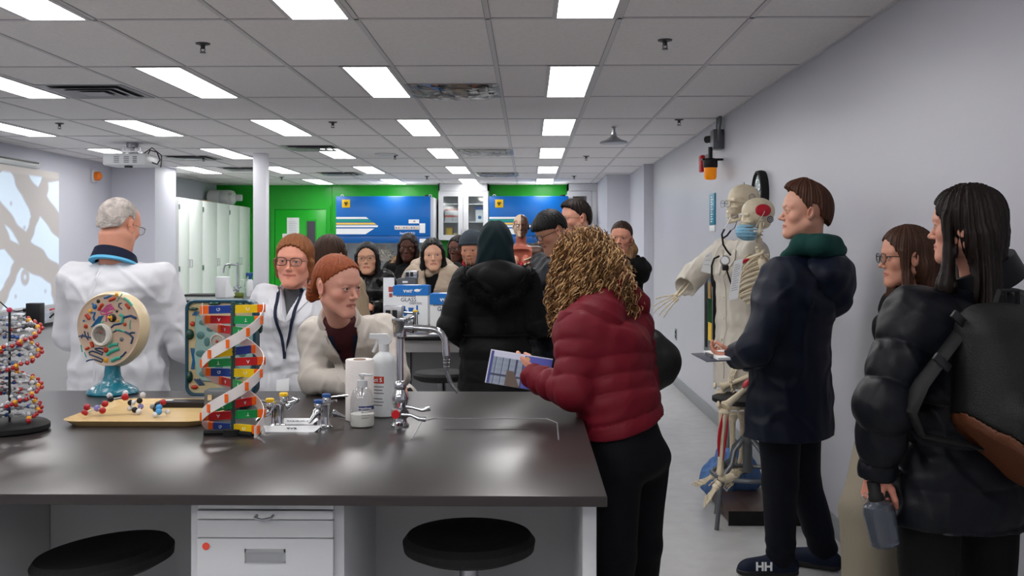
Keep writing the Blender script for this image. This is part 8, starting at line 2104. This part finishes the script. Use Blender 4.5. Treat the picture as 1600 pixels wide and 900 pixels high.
# face mask
f = Field((-0.09, -0.05, -0.15), (0.09, 0.14, 0.02), 0.003); f.ell((0, 0.040, -0.075), (0.066, 0.072, 0.050)); X_ = f.F.copy(); f.ell((0, 0.036, -0.073), (0.063, 0.069, 0.047), k=0.0, op='s'); f.cut(lambda X, Y, Z: (0.008 - Y) + 0 * X + 0 * Z); f.disp(lambda Q: 0.0012 * np.sin(Q[2] * 330), 0.01)
t = thing('face_mask', 'pale blue surgical mask on the jaw of the seated skeleton', 'face mask', (0, 0, 0))
t.matrix_world = Bk.root.matrix_world @ Bk.HT if False else Matrix.Translation(Bk.root.location) @ Matrix.Rotation(R(Bk.face), 4, 'Z') @ Bk.HT
nobj('mask_fabric', f.mesh(), cloth('mask_blue', '#86b6cf', 0.8), t)
obj('ear_loop', MB().tube([(-0.062, 0.03, -0.06), (-0.078, -0.02, 0.03), (-0.06, -0.03, 0.08)], 0.0016, 5).tube([(0.062, 0.03, -0.06), (0.078, -0.02, 0.03), (0.06, -0.03, 0.08)], 0.0016, 5), m_white, t)
# paper tags
def tagp(pts, Y, lab, lines):
    P_ = [at(x, y, Y) for x, y in pts]; c = P_[0]; t = thing('paper_tag', lab, 'paper', c)
    obj('sheet', MB().prism([p - c for p in P_], (0.001, 0.002, 0)), m_paper, t, smooth=0)
    g = MB(); a, b, e, d = [p - c for p in P_]
    for i in range(lines):
        v = 0.12 + 0.7 * i / lines; l = a.lerp(d, v); r = b.lerp(e, v); g.tube([l.lerp(r, .15) + Vector((0, -0.001, 0)), l.lerp(r, .8 - .2 * (i % 3 == 0)) + Vector((0, -0.001, 0))], 0.0008, 4)
    obj('printed_lines', g, m_gsteel, t)
    obj('string', MB().tube([a.lerp(b, .5), a.lerp(b, .5) + Vector((0.03, 0.05, 0.10))], 0.001, 5), m_white, t)
tagp([(1147, 408), (1161, 403), (1153, 466), (1138, 470)], 5.18, 'long white paper tag with printed lines hanging before the ribs of the seated skeleton', 12)
tagp([(1103, 398), (1112, 394), (1111, 428), (1095, 424)], 5.72, 'small white paper hanging from the sleeve of the standing skeleton', 3)
# tubular stool
sc = at(1168, 618, 5.50)
t = thing('tubular_stool', 'grey tubular stool with a black seat under the seated skeleton', 'stool', (sc.x, 5.5, 0))
obj('seat', MB().lathe([(0, 0.655), (0.17, 0.655), (0.19, 0.665), (0.19, 0.685), (0.17, 0.692), (0, 0.69)], n=32), m_black, t)
obj('adjusting_column', MB().cyl((0, 0, 0.3), (0, 0, 0.66), 0.018, n=12).cyl((0, 0, 0.28), (0, 0, 0.48), 0.026, n=12).cyl((0, 0, 0.44), (0, 0, 0.47), 0.04, n=14), m_gsteel, t)
obj('foot_ring', MB().tube([(0.19 * math.cos(R(a)), 0.19 * math.sin(R(a)), 0.27) for a in range(0, 360, 15)], 0.012, 8, closed=True), m_gsteel, t)
for a in (215, 305, 35, 125):
    c, s_ = math.cos(R(a)), math.sin(R(a))
    obj('leg', MB().tube([(0.03 * c, 0.03 * s_, 0.46), (0.10 * c, 0.10 * s_, 0.40), (0.12 * c, 0.12 * s_, 0.33), (0.17 * c, 0.17 * s_, 0.29), (0.205 * c, 0.205 * s_, 0.22), (0.235 * c, 0.235 * s_, 0.078 if a == 35 else 0.0)], 0.0125, 10), m_gsteel, t)
for (px, py, Y) in ((1107, 750, 6.3), (1131, 776, 5.95)):
    p = at(px, py, Y); t = thing('caster_wheel', 'black caster wheel near the feet of the %s skeleton' % ('standing' if Y > 6 else 'seated'), 'caster wheel', (p.x, Y, 0.035)); obj('wheel', MB().cyl((-0.012, 0, 0), (0.012, 0, 0), 0.035, n=18), m_black, t); obj('fork', MB().box(-0.02, 0.02, -0.012, 0.012, 0.0, 0.06, 0.003), m_gsteel, t)
# crumpled blue drape
c = at(1138, 730, 6.0); f = Field((-0.22, -0.25, -0.25), (0.28, 0.25, 0.2), 0.009)
f.ell((0.04, 0, -0.02), (0.13, 0.13, 0.11)); f.ell((-0.04, 0.0, -0.11), (0.16, 0.13, 0.10), k=0.05); f.ell((0.14, 0, -0.10), (0.11, 0.12, 0.10), k=0.05)
f.disp(lambda P: 0.02 * (np.abs(sn(P, 30, 3)) - 0.4) + 0.012 * (np.abs(sn(P, 70, 5)) - 0.4), 0.06)
f.cut(lambda X, Y, Z: (-0.217 - Z) + 0 * X + 0 * Y)
o = nobj('surgical_drape', f.mesh(), cloth('drape_blue', '#5f82b8', 0.8)); o.scale = (0.80, 0.8, 1.15); o.location = (c.x - 0.01, 6.0, 0.255); tag(o, 'crumpled blue cloth bundled round the feet of the standing skeleton', 'cloth')

# ------------------------------------------------------------------ anatomical torso on the second bench
tp = at(814, 386, 7.35)
t = thing('anatomical_torso', 'anatomical torso model with a half-open head and chest on the second bench', 'anatomy model', (tp.x, 7.35, TOP), R(180)); s_ = 0.60
zt = at(812, 353, 7.35).z - TOP
f, up, lo = head_field(0.005, dict(neck=0.042, skin='#000000'), (0, -0.02, -0.16)); V, Q = f.mesh(); brown = np.array(C('#4a2f24')); cream = np.array(C('#d2b89c')); redc = np.array(C('#a65a48'))
k = (V[:, 0] > 0.0); col = np.where(k[:, None], cream, brown); col = np.where((k & (V[:, 2] < -0.11))[:, None], redc, col)
w = k & (np.abs(sn((V[:, 0], V[:, 1], V[:, 2]), 110, 3)) < 0.18) & (V[:, 2] < 0.05); col = np.where(w[:, None], redc, col)
d = np.linalg.norm((V - np.array((0.031, 0.085, 0))), axis=1); col = np.where((d < 0.016)[:, None], np.array(C('#5c2a20')), col)
T = Matrix.Translation((0, 0, zt)) @ Matrix.Scale(0.74, 4)
nobj('head', (V, Q), m_attr, t, col, T=T)
obj('eyeball', MB().sph((0, 0, 0), 0.013, 14), m_white, t).matrix_local = T @ Matrix.Translation((0.031, 0.074, -0.001))
f = Field((-0.22, -0.14, 0.0), (0.22, 0.16, zt - 0.05), 0.007); cz = zt - 0.2
f.ecap((0, 0, 0.08), (0, 0, cz - 0.12), (0.115, 0.08), (0.12, 0.085)); f.ecap((0, 0, cz - 0.12), (0, 0, cz), (0.12, 0.085), (0.13, 0.085)); f.cap((-0.12, 0, cz), (0.12, 0, cz), 0.055, k=0.03); f.cap((0, -0.01, cz), (0, -0.012, zt - 0.09), 0.04, k=0.03)
for q in (-1, 1): f.cap((q * 0.14, 0, cz - 0.01), (q * 0.155, 0, cz - 0.07), 0.045, 0.042, k=0.02)
f.box((0, 0.10, cz - 0.16), (0.075, 0.06, 0.19), rd=0.03, k=0.01, op='s'); f.cut(lambda X, Y, Z: -Z + 0.002 + 0 * X + 0 * Y)
V, Q = f.mesh(); col = np.tile(brown, (len(V), 1)); ins = (np.abs(V[:, 0]) < 0.078) & (V[:, 1] > 0.02) & (V[:, 1] < 0.078); col = np.where(ins[:, None], redc, col); col = np.where(((np.abs(V[:, 0]) < 0.05) & (V[:, 2] > cz + 0.045))[:, None], redc, col)
nobj('torso_shell', (V, Q), m_attr, t, col)
pk = mat('lung_pink', '#c8705c', 0.35)
obj('lung', MB().sph((-0.035, 0.06, cz - 0.06), 0.035, 14, sc=(.9, .8, 1.5)), pk, t); obj('lung', MB().sph((0.04, 0.06, cz - 0.06), 0.033, 14, sc=(.8, .8, 1.4)), mat('lung_pale', '#d89a84', 0.35), t)
obj('heart', MB().sph((0.0, 0.075, cz - 0.09), 0.026, 12, sc=(1, .8, 1.2)), m_musc, t); obj('liver', MB().sph((0.01, 0.065, cz - 0.17), 0.05, 14, sc=(1.2, .6, .6)), mat('liver_brown', '#6e3226', 0.3), t)
mb = MB()
for i in range(7): mb.tube([(0.05 * math.cos(R(a)) * (1 - .04 * i), 0.075 + 0.008 * math.sin(R(a * 3)), cz - 0.22 - i * 0.018 + 0.006 * math.sin(R(a * 2))) for a in range(0, 181, 15)], 0.009, 7)
obj('intestine', mb, mat('intestine', '#c98c76', 0.35), t)
for i in range(4): obj('rib', MB().tube([(-0.082, 0.03, cz - 0.02 - i * 0.032), (-0.06, 0.09, cz - 0.035 - i * 0.032), (-0.02, 0.10, cz - 0.05 - i * 0.032)], 0.005, 6), m_bone, t)
obj('base', MB().box(-0.14, 0.14, -0.11, 0.11, 0, 0.03, 0.006), m_black, t)
